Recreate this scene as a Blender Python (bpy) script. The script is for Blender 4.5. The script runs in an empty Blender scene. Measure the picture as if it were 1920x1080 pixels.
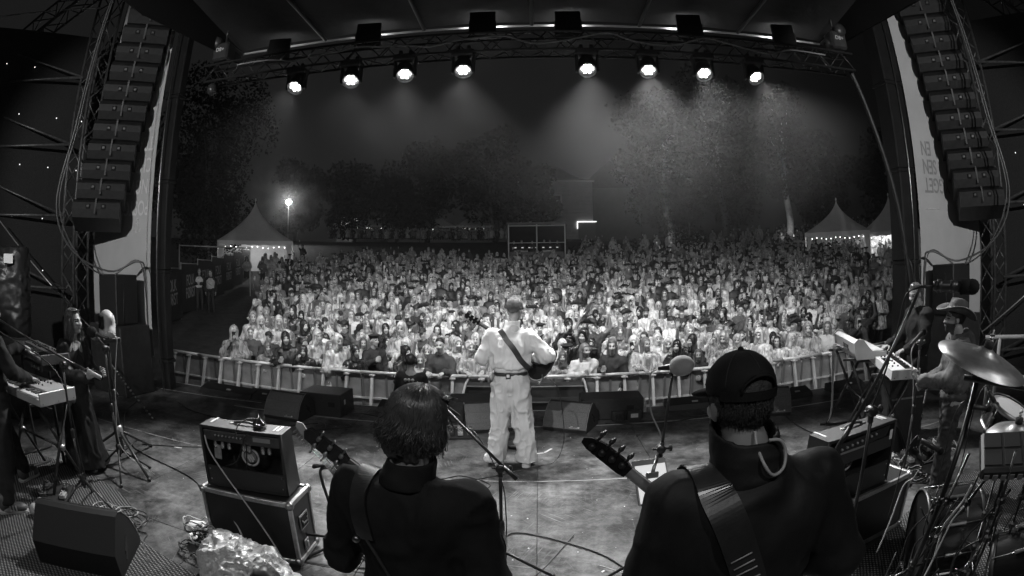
import bpy, math, random
import numpy as np
from mathutils import Vector, Matrix, Euler

S = bpy.context.scene
COL = S.collection
rad = math.radians
random.seed(7)
RNG = np.random.default_rng(11)

# ------------------------------------------------------------------ camera
EYE = Vector((0.0, 0.0, 2.10))
cam_data = bpy.data.cameras.new('camera')
cam = bpy.data.objects.new('camera', cam_data)
COL.objects.link(cam)
S.camera = cam
cam_data.type = 'PANO'
cam_data.panorama_type = 'FISHEYE_EQUISOLID'
cam_data.sensor_fit = 'HORIZONTAL'
cam_data.sensor_width = 36.0
cam_data.sensor_height = 24.0
cam_data.fisheye_lens = 18.493
cam_data.fisheye_fov = rad(180)
cam_data.shift_y = -0.0926
cam_data.clip_start = 0.05
cam_data.clip_end = 1500
cam.rotation_mode = 'QUATERNION'


def cam_matrix(pitch, yaw, roll):
    c, s = math.cos, math.sin
    rx = np.array([[1, 0, 0], [0, c(pitch), -s(pitch)], [0, s(pitch), c(pitch)]])
    ry = np.array([[c(yaw), 0, s(yaw)], [0, 1, 0], [-s(yaw), 0, c(yaw)]])
    rz = np.array([[c(roll), -s(roll), 0], [s(roll), c(roll), 0], [0, 0, 1]])
    r = rz @ rx @ ry
    ax = [(q[0], q[2], q[1]) for q in r]
    return Matrix((ax[0], ax[1], [-a for a in ax[2]])).transposed()


cam.matrix_world = Matrix.Translation(EYE) @ cam_matrix(rad(3.546), rad(2.626), rad(0.608)).to_4x4()

# ------------------------------------------------------------------ sky and exposure
world = bpy.data.worlds.new('World')
S.world = world
world.use_nodes = True
wn = world.node_tree
bg = wn.nodes.get('Background') or wn.nodes.new('ShaderNodeBackground')
wo = wn.nodes.get('World Output') or wn.nodes.new('ShaderNodeOutputWorld')
wn.links.new(bg.outputs[0], wo.inputs[0])
SKY_LEFT, SKY_RIGHT = 0.0095, 0.003     # town glow on low cloud to the left, open dark to the right
w_tc = wn.nodes.new('ShaderNodeTexCoord')
w_sep = wn.nodes.new('ShaderNodeSeparateXYZ')
w_mr = wn.nodes.new('ShaderNodeMapRange')
w_mr.interpolation_type = 'SMOOTHSTEP'
w_mr.inputs['From Min'].default_value = -.5
w_mr.inputs['From Max'].default_value = .75
w_mr.inputs['To Min'].default_value = SKY_LEFT
w_mr.inputs['To Max'].default_value = SKY_RIGHT
wn.links.new(w_tc.outputs['Generated'], w_sep.inputs[0])
wn.links.new(w_sep.outputs['X'], w_mr.inputs['Value'])
wn.links.new(w_mr.outputs['Result'], bg.inputs[0])
bg.inputs[1].default_value = 1.0
S.view_settings.view_transform = 'Standard'
S.view_settings.look = 'None'
S.view_settings.exposure = 0.0
S.view_settings.gamma = 1.0
S.view_settings.use_curve_mapping = False
S.render.engine = 'CYCLES'
try:
    S.cycles.use_denoising = True
    S.cycles.volume_bounces = 0
    S.cycles.max_bounces = 5
    S.cycles.transparent_max_bounces = 12
    S.cycles.sample_clamp_indirect = 4.0
    S.cycles.volume_step_rate = 4.0
except Exception:
    pass

# light levels (watts), used by the lamp builders below
HEAD_W = 520.0        # each moving head on the downstage truss, shining on to the stage
BLINDER_W = 235.0     # each panel on the truss facing the crowd
BACK_W = 560.0       # each lamp on the upstage truss behind the camera
HAZE = 0.0006

# ------------------------------------------------------------------ materials
MATS = {}


def g(v):
    return (v, v, v, 1.0)


def mat(name, base=0.2, rough=0.6, metal=0.0, spec=0.5, var=None, bump=None, emit=None, coat=0.0,
        rand=0.0, wear=None, alpha=None, rvar=0.0):
    """Grey procedural material. var=(scale, amount), bump=(scale, strength, distance), wear=(scale, value, amount)."""
    if name in MATS:
        return MATS[name]
    m = bpy.data.materials.new(name)
    m.use_nodes = True
    t = m.node_tree
    n = t.nodes
    L = t.links
    p = n.get('Principled BSDF')
    p.inputs['Base Color'].default_value = g(base)
    p.inputs['Roughness'].default_value = rough
    p.inputs['Metallic'].default_value = metal
    p.inputs['Specular IOR Level'].default_value = spec
    if coat:
        p.inputs['Coat Weight'].default_value = coat
        p.inputs['Coat Roughness'].default_value = 0.15
    tc = n.new('ShaderNodeTexCoord')
    col = None
    if var:
        nz = n.new('ShaderNodeTexNoise')
        nz.inputs['Scale'].default_value = var[0]
        nz.inputs['Detail'].default_value = 6
        nz.inputs['Roughness'].default_value = 0.65
        L.new(tc.outputs['Object'], nz.inputs['Vector'])
        mr = n.new('ShaderNodeMapRange')
        mr.inputs['From Min'].default_value = 0.3
        mr.inputs['From Max'].default_value = 0.7
        mr.inputs['To Min'].default_value = base * (1 - var[1])
        mr.inputs['To Max'].default_value = base * (1 + var[1])
        L.new(nz.outputs['Fac'], mr.inputs['Value'])
        col = mr.outputs['Result']
        if rvar:
            rr = n.new('ShaderNodeMapRange')
            rr.inputs['From Min'].default_value = 0.3
            rr.inputs['From Max'].default_value = 0.7
            rr.inputs['To Min'].default_value = max(0.05, rough - rvar)
            rr.inputs['To Max'].default_value = min(1, rough + rvar)
            L.new(nz.outputs['Fac'], rr.inputs['Value'])
            L.new(rr.outputs['Result'], p.inputs['Roughness'])
    if rand:
        oi = n.new('ShaderNodeObjectInfo')
        mr = n.new('ShaderNodeMapRange')
        mr.inputs['To Min'].default_value = 1 - rand
        mr.inputs['To Max'].default_value = 1 + rand
        L.new(oi.outputs['Random'], mr.inputs['Value'])
        mu = n.new('ShaderNodeMath')
        mu.operation = 'MULTIPLY'
        L.new(mr.outputs['Result'], mu.inputs[0])
        if col is not None:
            L.new(col, mu.inputs[1])
        else:
            mu.inputs[1].default_value = base
        col = mu.outputs[0]
    if wear:
        vz = n.new('ShaderNodeTexNoise')
        vz.inputs['Scale'].default_value = wear[0]
        vz.inputs['Detail'].default_value = 10
        vz.inputs['Roughness'].default_value = 0.75
        L.new(tc.outputs['Object'], vz.inputs['Vector'])
        mr = n.new('ShaderNodeMapRange')
        mr.inputs['From Min'].default_value = 0.62 - wear[2]
        mr.inputs['From Max'].default_value = 0.70 - wear[2]
        L.new(vz.outputs['Fac'], mr.inputs['Value'])
        mx = n.new('ShaderNodeMix')
        mx.data_type = 'FLOAT'
        L.new(mr.outputs['Result'], mx.inputs['Factor'])
        if col is not None:
            L.new(col, mx.inputs['A'])
        else:
            mx.inputs['A'].default_value = base
        mx.inputs['B'].default_value = wear[1]
        col = mx.outputs['Result']
    if col is not None:
        L.new(col, p.inputs['Base Color'])
    if bump:
        nb = n.new('ShaderNodeTexNoise')
        nb.inputs['Scale'].default_value = bump[0]
        nb.inputs['Detail'].default_value = 5
        L.new(tc.outputs['Object'], nb.inputs['Vector'])
        b = n.new('ShaderNodeBump')
        b.inputs['Strength'].default_value = bump[1]
        b.inputs['Distance'].default_value = bump[2] if len(bump) > 2 else 0.01
        L.new(nb.outputs['Fac'], b.inputs['Height'])
        L.new(b.outputs['Normal'], p.inputs['Normal'])
    if emit:
        p.inputs['Emission Color'].default_value = (1, 1, 1, 1)
        p.inputs['Emission Strength'].default_value = emit
    if alpha is not None:
        p.inputs['Alpha'].default_value = alpha
    MATS[name] = m
    return m


def stage_mat():
    """Black-painted ply: scuffs, pale scratches in many directions, dust and specks."""
    m = bpy.data.materials.new('worn_stage_ply')
    m.use_nodes = True
    t = m.node_tree
    n, L = t.nodes, t.links
    p = n['Principled BSDF']
    geo = n.new('ShaderNodeNewGeometry')
    pos = geo.outputs['Position']

    def noise(scale, detail=6, rough=0.6, vec=pos):
        z = n.new('ShaderNodeTexNoise')
        z.inputs['Scale'].default_value = scale
        z.inputs['Detail'].default_value = detail
        z.inputs['Roughness'].default_value = rough
        L.new(vec, z.inputs['Vector'])
        return z.outputs['Fac']

    def ramp(v, a, b, lo=0.0, hi=1.0):
        r = n.new('ShaderNodeMapRange')
        r.inputs['From Min'].default_value = a
        r.inputs['From Max'].default_value = b
        r.inputs['To Min'].default_value = lo
        r.inputs['To Max'].default_value = hi
        L.new(v, r.inputs['Value'])
        return r.outputs['Result']

    def math_(op, a, b):
        q = n.new('ShaderNodeMath')
        q.operation = op
        for i, x in enumerate((a, b)):
            if isinstance(x, (int, float)):
                q.inputs[i].default_value = x
            else:
                L.new(x, q.inputs[i])
        return q.outputs[0]

    base = ramp(noise(1.7, 9, 0.72), 0.40, 0.61, 0.017, 0.135)
    base = math_('MULTIPLY', base, ramp(noise(14, 6, 0.7), 0.28, 0.72, 0.5, 1.5))
    base = math_('MULTIPLY', base, ramp(noise(.55, 4, 0.6), 0.35, 0.65, 0.6, 1.25))
    # boot scuffs and scratches: noise drawn out into long thin streaks, several directions
    for k, (ang, thin, long_, th, hi) in enumerate(((0.4, 70, 1.1, .61, .20), (-0.8, 90, 1.6, .62, .22), (1.75, 60, .8, .62, .24), (0.05, 110, 1.0, .62, .13), (2.5, 80, 2.2, .61, .14), (1.2, 45, 3.0, .62, .12), (-.35, 130, 2.6, .61, .20))):
        rt = n.new('ShaderNodeVectorRotate')
        rt.rotation_type = 'Z_AXIS'
        rt.inputs['Angle'].default_value = ang
        L.new(pos, rt.inputs['Vector'])
        mp = n.new('ShaderNodeMapping')
        mp.inputs['Scale'].default_value = (thin, long_, 1)
        mp.inputs['Location'].default_value = (k * 3.7, k * 1.3, 0)
        L.new(rt.outputs[0], mp.inputs['Vector'])
        z = noise(1.0, 2.5, 0.5, mp.outputs['Vector'])
        line = ramp(z, th, th + .05, 0.0, 1.0)
        mask = ramp(noise(.9 + .3 * k, 5, 0.75, rt.outputs[0]), 0.47, 0.66, 0, 1)
        add = math_('MULTIPLY', math_('MULTIPLY', line, mask), hi)
        base = math_('MAXIMUM', base, add)
    v = n.new('ShaderNodeTexVoronoi')
    v.inputs['Scale'].default_value = 7
    v.inputs['Randomness'].default_value = 1
    L.new(pos, v.inputs['Vector'])
    speck = math_('MULTIPLY', ramp(v.outputs['Distance'], 0.02, 0.05, 1, 0), ramp(noise(3.1, 2), .55, .57, 0, .3))
    base = math_('MAXIMUM', base, speck)
    L.new(base, p.inputs['Base Color'])
    L.new(ramp(noise(2.2, 7, 0.7), 0.3, 0.7, 0.36, 0.66), p.inputs['Roughness'])
    p.inputs['Specular IOR Level'].default_value = 0.22
    b = n.new('ShaderNodeBump')
    b.inputs['Strength'].default_value = 0.6
    b.inputs['Distance'].default_value = 0.005
    L.new(noise(38, 4, 0.7), b.inputs['Height'])
    L.new(b.outputs['Normal'], p.inputs['Normal'])
    return m


def poncho_mat(name, lo, hi, rough, clear, rand=0.25):
    """Thin wet plastic: crinkled, glossy, part see-through."""
    m = bpy.data.materials.new(name)
    m.use_nodes = True
    t = m.node_tree
    n, L = t.nodes, t.links
    p = n['Principled BSDF']
    out = n['Material Output']
    tc = n.new('ShaderNodeTexCoord')
    oi = n.new('ShaderNodeObjectInfo')
    ad = n.new('ShaderNodeVectorMath')
    ad.operation = 'ADD'
    L.new(tc.outputs['Object'], ad.inputs[0])
    L.new(oi.outputs['Location'], ad.inputs[1])
    mp = n.new('ShaderNodeMapping')
    mp.inputs['Scale'].default_value = (1, 1, 0.35)
    L.new(ad.outputs[0], mp.inputs['Vector'])
    nz = n.new('ShaderNodeTexNoise')
    nz.inputs['Scale'].default_value = 12
    nz.inputs['Detail'].default_value = 4
    nz.inputs['Distortion'].default_value = 1.2
    L.new(mp.outputs[0], nz.inputs['Vector'])
    mr = n.new('ShaderNodeMapRange')
    mr.inputs['From Min'].default_value = 0.38
    mr.inputs['From Max'].default_value = 0.64
    mr.inputs['To Min'].default_value = lo
    mr.inputs['To Max'].default_value = hi
    L.new(nz.outputs['Fac'], mr.inputs['Value'])
    rr = n.new('ShaderNodeMapRange')
    rr.inputs['To Min'].default_value = 1 - rand
    rr.inputs['To Max'].default_value = 1 + rand
    L.new(oi.outputs['Random'], rr.inputs['Value'])
    mu = n.new('ShaderNodeMath')
    mu.operation = 'MULTIPLY'
    L.new(mr.outputs[0], mu.inputs[0])
    L.new(rr.outputs[0], mu.inputs[1])
    L.new(mu.outputs[0], p.inputs['Base Color'])
    p.inputs['Roughness'].default_value = rough
    b = n.new('ShaderNodeBump')
    b.inputs['Strength'].default_value = 0.9
    b.inputs['Distance'].default_value = 0.03
    L.new(nz.outputs['Fac'], b.inputs['Height'])
    L.new(b.outputs['Normal'], p.inputs['Normal'])
    if clear > 0:
        tr = n.new('ShaderNodeBsdfTransparent')
        tr.inputs[0].default_value = g(0.93)
        mx = n.new('ShaderNodeMixShader')
        mx.inputs[0].default_value = clear
        L.new(p.outputs[0], mx.inputs[1])
        L.new(tr.outputs[0], mx.inputs[2])
        L.new(mx.outputs[0], out.inputs['Surface'])
    MATS[name] = m
    return m


# ------------------------------------------------------------------ object helpers
def link(o, parent=None):
    COL.objects.link(o)
    if parent is not None:
        o.parent = parent
    return o


def tag(o, label=None, cat=None, group=None, kind=None):
    if label:
        o['label'] = label
    if cat:
        o['category'] = cat
    if group:
        o['group'] = group
    if kind:
        o['kind'] = kind
    return o


def empty(name, loc=(0, 0, 0), rz=0.0, label=None, cat=None, group=None):
    o = bpy.data.objects.new(name, None)
    o.empty_display_size = 0.1
    link(o)
    o.location = loc
    o.rotation_euler = (0, 0, rz)
    return tag(o, label, cat, group)


def copy_thing(root, loc=None, rz=None, label=None, scale=None):
    r = root.copy()
    link(r)
    if loc is not None:
        r.location = loc
    if rz is not None:
        r.rotation_euler = (r.rotation_euler[0], r.rotation_euler[1], rz)
    if label:
        r['label'] = label
    if scale:
        r.scale = scale
    for ch in list(root.children):
        c = ch.copy()
        link(c, r)
        for gc in list(ch.children):
            d = gc.copy()
            link(d, c)
    return r


class MB:
    """collects simple solids, builds them as one mesh object"""

    def __init__(self):
        self.v, self.f, self.m, self.s, self.cut = [], [], [], [], []

    def add(self, vs, fs, mi=0, smooth=False, M=None):
        o = len(self.v)
        self.cut.append((o, len(self.f)))
        if M is not None:
            vs = [tuple(M @ Vector(q)) for q in vs]
        self.v += [tuple(q) for q in vs]
        for q in fs:
            self.f.append([i + o for i in q])
            self.m.append(mi)
            self.s.append(smooth)
        return self

    def box(self, c, s, mi=0, M=None, ch=0.0, rz=0.0):
        hx, hy, hz = s[0] / 2, s[1] / 2, s[2] / 2
        if rz:
            R = Matrix.Translation(Vector(c)) @ Matrix.Rotation(rz, 4, 'Z')
            M = R if M is None else M @ R
            c = (0, 0, 0)
        if ch <= 0:
            vs = [(c[0] + x * hx, c[1] + y * hy, c[2] + z * hz) for z in (-1, 1) for y in (-1, 1) for x in (-1, 1)]
            fs = [(0, 2, 3, 1), (4, 5, 7, 6), (0, 1, 5, 4), (2, 6, 7, 3), (0, 4, 6, 2), (1, 3, 7, 5)]
            return self.add(vs, fs, mi, False, M)
        ch = min(ch, hx * .9, hy * .9, hz * .9)
        vs, idx = [], {}
        for x in (-1, 1):
            for y in (-1, 1):
                for z in (-1, 1):
                    for a in range(3):
                        h = [hx, hy, hz]
                        e = [h[i] - (0 if i == a else ch) for i in range(3)]
                        idx[(x, y, z, a)] = len(vs)
                        vs.append((c[0] + x * e[0], c[1] + y * e[1], c[2] + z * e[2]))
        fs = []
        for a in range(3):
            b, d = (a + 1) % 3, (a + 2) % 3
            for sgn in (-1, 1):
                q = []
                for (u, w) in ((-1, -1), (1, -1), (1, 1), (-1, 1)):
                    k = [0, 0, 0]
                    k[a], k[b], k[d] = sgn, u, w
                    q.append(idx[(k[0], k[1], k[2], a)])
                fs.append(q if sgn > 0 else q[::-1])
        for a in range(3):
            b, d = (a + 1) % 3, (a + 2) % 3
            for u in (-1, 1):
                for w in (-1, 1):
                    k0, k1 = [0, 0, 0], [0, 0, 0]
                    k0[a], k0[b], k0[d] = -1, u, w
                    k1[a], k1[b], k1[d] = 1, u, w
                    q = [idx[(*k0, b)], idx[(*k1, b)], idx[(*k1, d)], idx[(*k0, d)]]
                    fs.append(q if u * w < 0 else q[::-1])
        for x in (-1, 1):
            for y in (-1, 1):
                for z in (-1, 1):
                    q = [idx[(x, y, z, a)] for a in range(3)]
                    fs.append(q if x * y * z > 0 else q[::-1])
        return self.add(vs, fs, mi, False, M)

    def tube(self, pts, r, n=8, mi=0, caps=True, M=None, smooth=True):
        pts = [Vector(p) for p in pts]
        k = len(pts)
        rs = r if isinstance(r, (list, tuple)) else [r] * k
        vs, fs = [], []
        up = None
        for i, p in enumerate(pts):
            t = (pts[min(i + 1, k - 1)] - pts[max(i - 1, 0)])
            t = t.normalized() if t.length > 1e-9 else Vector((0, 0, 1))
            if up is None:
                a = Vector((0, 0, 1)) if abs(t.z) < 0.9 else Vector((1, 0, 0))
                up = (a - t * a.dot(t)).normalized()
            else:
                up = up - t * up.dot(t)
                up = up.normalized() if up.length > 1e-6 else t.orthogonal().normalized()
            w = t.cross(up)
            for j in range(n):
                q = 2 * math.pi * j / n
                vs.append(tuple(p + (up * math.cos(q) + w * math.sin(q)) * rs[i]))
        for i in range(k - 1):
            for j in range(n):
                a, b = i * n + j, i * n + (j + 1) % n
                fs.append((a, b, b + n, a + n))
        if caps:
            fs.append(tuple(range(n))[::-1])
            fs.append(tuple(range((k - 1) * n, k * n)))
        return self.add(vs, fs, mi, smooth, M)

    def bar(self, a, b, r, n=8, mi=0, M=None):
        return self.tube([a, b], r, n, mi, True, M)

    def lathe(self, prof, n=16, mi=0, M=None, smooth=True, caps=True):
        vs, fs = [], []
        for (r, z) in prof:
            for j in range(n):
                q = 2 * math.pi * j / n
                vs.append((r * math.cos(q), r * math.sin(q), z))
        for i in range(len(prof) - 1):
            for j in range(n):
                a, b = i * n + j, i * n + (j + 1) % n
                fs.append((a, b, b + n, a + n))
        if caps:
            fs.append(tuple(range(n))[::-1])
            fs.append(tuple(range((len(prof) - 1) * n, len(prof) * n)))
        return self.add(vs, fs, mi, smooth, M)

    def ball(self, c, r, n=10, mi=0, M=None):
        r = r if isinstance(r, (tuple, list)) else (r, r, r)
        vs, fs = [], []
        k = max(4, n // 2)
        for i in range(k + 1):
            th = math.pi * i / k
            for j in range(n):
                q = 2 * math.pi * j / n
                vs.append((c[0] + r[0] * math.sin(th) * math.cos(q), c[1] + r[1] * math.sin(th) * math.sin(q), c[2] - r[2] * math.cos(th)))
        for i in range(k):
            for j in range(n):
                a, b = i * n + j, i * n + (j + 1) % n
                fs.append((a, b, b + n, a + n))
        return self.add(vs, fs, mi, True, M)

    def prism(self, poly, x0, x1, mi=0, M=None, axis='X'):
        """poly of (a, b) extruded along an axis: X -> (x, a, b); Z -> (a, b, z); Y -> (a, y, b)"""
        k = len(poly)
        def P(a, b, t):
            return (t, a, b) if axis == 'X' else ((a, b, t) if axis == 'Z' else (a, t, b))
        vs = [P(a, b, x0) for a, b in poly] + [P(a, b, x1) for a, b in poly]
        fs = [tuple(range(k))[::-1], tuple(range(k, 2 * k))]
        fs += [(i, (i + 1) % k, (i + 1) % k + k, i + k) for i in range(k)]
        if axis == 'Y':
            fs = [tuple(reversed(q)) for q in fs]
        return self.add(vs, fs, mi, False, M)

    def ribbon(self, pts, w, th, mi=0, M=None, side=None):
        """flat strap along pts; side = list of width directions"""
        pts = [Vector(p) for p in pts]
        k = len(pts)
        vs, fs = [], []
        for i, p in enumerate(pts):
            t = (pts[min(i + 1, k - 1)] - pts[max(i - 1, 0)]).normalized()
            sd = Vector(side[i] if isinstance(side, list) else side)
            sd = (sd - t * sd.dot(t)).normalized()
            nn = t.cross(sd).normalized()
            ww = w[i] if isinstance(w, (list, tuple)) else w
            for a, b in ((-1, -1), (1, -1), (1, 1), (-1, 1)):
                vs.append(tuple(p + sd * a * ww / 2 + nn * b * th / 2))
        for i in range(k - 1):
            for j in range(4):
                a, b = i * 4 + j, i * 4 + (j + 1) % 4
                fs.append((a, b, b + 4, a + 4))
        fs.append((3, 2, 1, 0))
        fs.append(tuple(range((k - 1) * 4, k * 4)))
        return self.add(vs, fs, mi, False, M)

    def each(self, name, mats, parent=None, world=False):
        """every added solid becomes an object of its own"""
        cuts = self.cut + [(len(self.v), len(self.f))]
        out = []
        for (v0, f0), (v1, f1) in zip(cuts, cuts[1:]):
            q = MB()
            q.v = self.v[v0:v1]
            q.f = [[i - v0 for i in f] for f in self.f[f0:f1]]
            q.m, q.s = self.m[f0:f1], self.s[f0:f1]
            out.append(q.build(name, mats, parent, world))
        return out

    def stuff(self, name, mats, parent=None, world=False):
        return tag(self.build(name, mats, parent, world), kind='stuff')

    def build(self, name, mats, parent=None, world=False):
        me = bpy.data.meshes.new(name)
        v = self.v
        if world and parent is not None:
            inv = (Matrix.Translation(parent.location) @ parent.rotation_euler.to_matrix().to_4x4()).inverted()
            v = [tuple(inv @ Vector(q)) for q in v]
        me.from_pydata(v, [], self.f)
        mats = mats if isinstance(mats, (list, tuple)) else [mats]
        for q in mats:
            me.materials.append(q)
        me.polygons.foreach_set('material_index', self.m)
        me.polygons.foreach_set('use_smooth', self.s)
        me.update()
        o = bpy.data.objects.new(name, me)
        return link(o, parent)


def np_mesh(name, V, F, mats, mi=None, smooth=True):
    """V (n,3), F list of arrays (k,3) or (k,4)"""
    F = F if isinstance(F, list) else [F]
    me = bpy.data.meshes.new(name)
    me.vertices.add(len(V))
    me.vertices.foreach_set('co', np.asarray(V, np.float32).ravel())
    loops = np.concatenate([f.ravel() for f in F]).astype(np.int32)
    tot = np.concatenate([np.full(len(f), f.shape[1], np.int32) for f in F])
    start = np.concatenate([[0], np.cumsum(tot)[:-1]]).astype(np.int32)
    me.loops.add(len(loops))
    me.loops.foreach_set('vertex_index', loops)
    me.polygons.add(len(tot))
    me.polygons.foreach_set('loop_start', start)
    for q in (mats if isinstance(mats, (list, tuple)) else [mats]):
        me.materials.append(q)
    if mi is not None:
        me.polygons.foreach_set('material_index', np.asarray(mi, np.int32))
    me.polygons.foreach_set('use_smooth', np.full(len(tot), bool(smooth)))
    me.update(calc_edges=True)
    me.validate()
    return me


def mesh_obj(name, me, parent=None):
    return link(bpy.data.objects.new(name, me), parent)


def frame(origin, d, n):
    """matrix with local Y along d and local Z along n"""
    d = Vector(d).normalized()
    n = Vector(n)
    n = (n - d * n.dot(d)).normalized()
    x = d.cross(n)
    M = Matrix((x, d, n)).transposed().to_4x4()
    M.translation = Vector(origin)
    return M


def text(name, s, size, M, m, parent=None, mirror=False, ext=0.001, bold=0.0, align='CENTER'):
    cu = bpy.data.curves.new(name, 'FONT')
    cu.body = s
    cu.size = size
    cu.extrude = ext
    cu.offset = bold
    cu.align_x = align
    cu.align_y = 'CENTER'
    cu.space_line = 0.85
    cu.materials.append(m)
    t = bpy.data.objects.new(name, cu)
    me = bpy.data.meshes.new_from_object(t)
    me.name = name
    bpy.data.objects.remove(t)
    bpy.data.curves.remove(cu)
    o = link(bpy.data.objects.new(name, me), parent)
    if mirror:
        M = M @ Matrix.Scale(-1, 4, (1, 0, 0))
    o.matrix_local = M
    return o


def bez(pts, k=8):
    """Catmull-Rom through pts"""
    P = [Vector(p) for p in pts]
    if len(P) < 3:
        return P
    P = [P[0] * 2 - P[1]] + P + [P[-1] * 2 - P[-2]]
    out = []
    for i in range(1, len(P) - 2):
        for j in range(k):
            t = j / k
            a, b, c, d = P[i - 1], P[i], P[i + 1], P[i + 2]
            out.append(0.5 * ((2 * b) + (c - a) * t + (2 * a - 5 * b + 4 * c - d) * t * t + (3 * b - a - 3 * c + d) * t ** 3))
    out.append(P[-2])
    return out


# ------------------------------------------------------------------ signed distance bodies
def vnoise(P, seed=0):
    P = np.asarray(P, np.float32)
    i = np.floor(P).astype(np.int64)
    f = P - i
    u = f * f * (3 - 2 * f)
    out = np.zeros(len(P), np.float32)
    for dx in (0, 1):
        for dy in (0, 1):
            for dz in (0, 1):
                h = ((i[:, 0] + dx) * 374761393 + (i[:, 1] + dy) * 668265263 + (i[:, 2] + dz) * 2147483647 + seed * 974711) & 0xffffffff
                h = ((h ^ (h >> 13)) * 1274126177) & 0xffffffff
                h = (h ^ (h >> 16)) & 0xffff
                w = (u[:, 0] if dx else 1 - u[:, 0]) * (u[:, 1] if dy else 1 - u[:, 1]) * (u[:, 2] if dz else 1 - u[:, 2])
                out += w * (h / 32767.5 - 1)
    return out


def cap(a, b, ra, rb=None):
    a, b = np.array(a, np.float32), np.array(b, np.float32)
    rb = ra if rb is None else rb
    ab = b - a
    L2 = max(float(ab @ ab), 1e-9)

    def f(P):
        t = np.clip(((P - a) @ ab) / L2, 0, 1)
        return np.linalg.norm(P - a - t[:, None] * ab, axis=1) - (ra + (rb - ra) * t)
    r = max(ra, rb)
    f.lo, f.hi = np.minimum(a, b) - r, np.maximum(a, b) + r
    return f


def ell(c, r, R=None):
    c, r = np.array(c, np.float32), np.array(r, np.float32)

    def f(P):
        q = P - c
        if R is not None:
            q = q @ R
        k0 = np.linalg.norm(q / r, axis=1)
        k1 = np.linalg.norm(q / (r * r), axis=1) + 1e-9
        return k0 * (k0 - 1) / k1
    m = r.max() if R is not None else r
    f.lo, f.hi = c - m, c + m
    return f


def union(prims, k=0.03):
    def f(P):
        d = None
        for q in prims:
            e = q(P)
            if d is None:
                d = e
            elif k <= 0:
                d = np.minimum(d, e)
            else:
                h = np.clip(0.5 + 0.5 * (d - e) / k, 0, 1)
                d = d * (1 - h) + e * h - k * h * (1 - h)
        return d
    f.lo = np.min([q.lo for q in prims], axis=0) - 0.02
    f.hi = np.max([q.hi for q in prims], axis=0) + 0.02
    return f


def clip(fn, *cuts):
    """cuts: functions of P that are positive where the shape is cut away"""
    def f(P):
        d = fn(P)
        for c in cuts:
            d = np.maximum(d, c(P))
        return d
    f.lo, f.hi = fn.lo, fn.hi
    return f


def below(z):
    return lambda P: z - P[:, 2]


def above(z):
    return lambda P: P[:, 2] - z


def nets(fn, h, lo=None, hi=None):
    lo = np.array(fn.lo if lo is None else lo, np.float32) - 2 * h
    hi = np.array(fn.hi if hi is None else hi, np.float32) + 2 * h
    n = np.maximum(np.ceil((hi - lo) / h).astype(int) + 1, 3)
    ax = [lo[i] + h * np.arange(n[i], dtype=np.float32) for i in range(3)]
    G = np.stack(np.meshgrid(*ax, indexing='ij'), -1).reshape(-1, 3)
    D = np.concatenate([fn(G[i:i + 200000]) for i in range(0, len(G), 200000)]).reshape(n)
    ins = D < 0
    ins[0], ins[-1] = False, False
    ins[:, 0], ins[:, -1] = False, False
    ins[:, :, 0], ins[:, :, -1] = False, False
    D = np.where(ins, np.minimum(D, -1e-6), np.maximum(D, 1e-6))
    nc = n - 1
    acc = np.zeros((*nc, 3), np.float32)
    cnt = np.zeros(nc, np.float32)
    corners = [(i, j, k) for i in (0, 1) for j in (0, 1) for k in (0, 1)]

    def sub(A, c):
        return A[c[0]:c[0] + nc[0], c[1]:c[1] + nc[1], c[2]:c[2] + nc[2]]
    for c0 in corners:
        for a in range(3):
            if c0[a] == 0:
                c1 = list(c0)
                c1[a] = 1
                d0, d1 = sub(D, c0), sub(D, c1)
                x = (d0 < 0) != (d1 < 0)
                t = np.where(x, d0 / np.where(x, d0 - d1, 1), 0)
                p = np.zeros((*nc, 3), np.float32)
                p[...] = c0
                p[..., a] = t
                acc += p * x[..., None]
                cnt += x
    act = cnt > 0
    idx = np.full(nc, -1, np.int64)
    idx[act] = np.arange(act.sum())
    base = np.stack(np.nonzero(act), -1).astype(np.float32)
    V = (base + acc[act] / cnt[act][:, None]) * h + lo
    quads = []
    for a in range(3):
        b, c = (a + 1) % 3, (a + 2) % 3
        s0 = [slice(None)] * 3
        s1 = [slice(None)] * 3
        s0[a], s1[a] = slice(0, -1), slice(1, None)
        for q in (b, c):
            s0[q] = s1[q] = slice(1, -1)
        d0, d1 = D[tuple(s0)] < 0, D[tuple(s1)] < 0
        for sgn in (0, 1):
            e = np.argwhere((d0 & ~d1) if sgn == 0 else (~d0 & d1))
            if not len(e):
                continue
            e[:, b] += 1
            e[:, c] += 1
            def cell(ob, oc):
                k = e.copy()
                k[:, b] -= ob
                k[:, c] -= oc
                return idx[k[:, 0], k[:, 1], k[:, 2]]
            q = np.stack([cell(1, 1), cell(0, 1), cell(0, 0), cell(1, 0)], -1)
            quads.append(q if sgn == 0 else q[:, ::-1])
    F = np.concatenate(quads)
    return V, F


def normals(fn, V, e=0.006):
    N = np.zeros_like(V)
    for a in range(3):
        o = np.zeros(3, np.float32)
        o[a] = e
        N[:, a] = fn(V + o) - fn(V - o)
    return N / (np.linalg.norm(N, axis=1, keepdims=True) + 1e-9)


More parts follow.
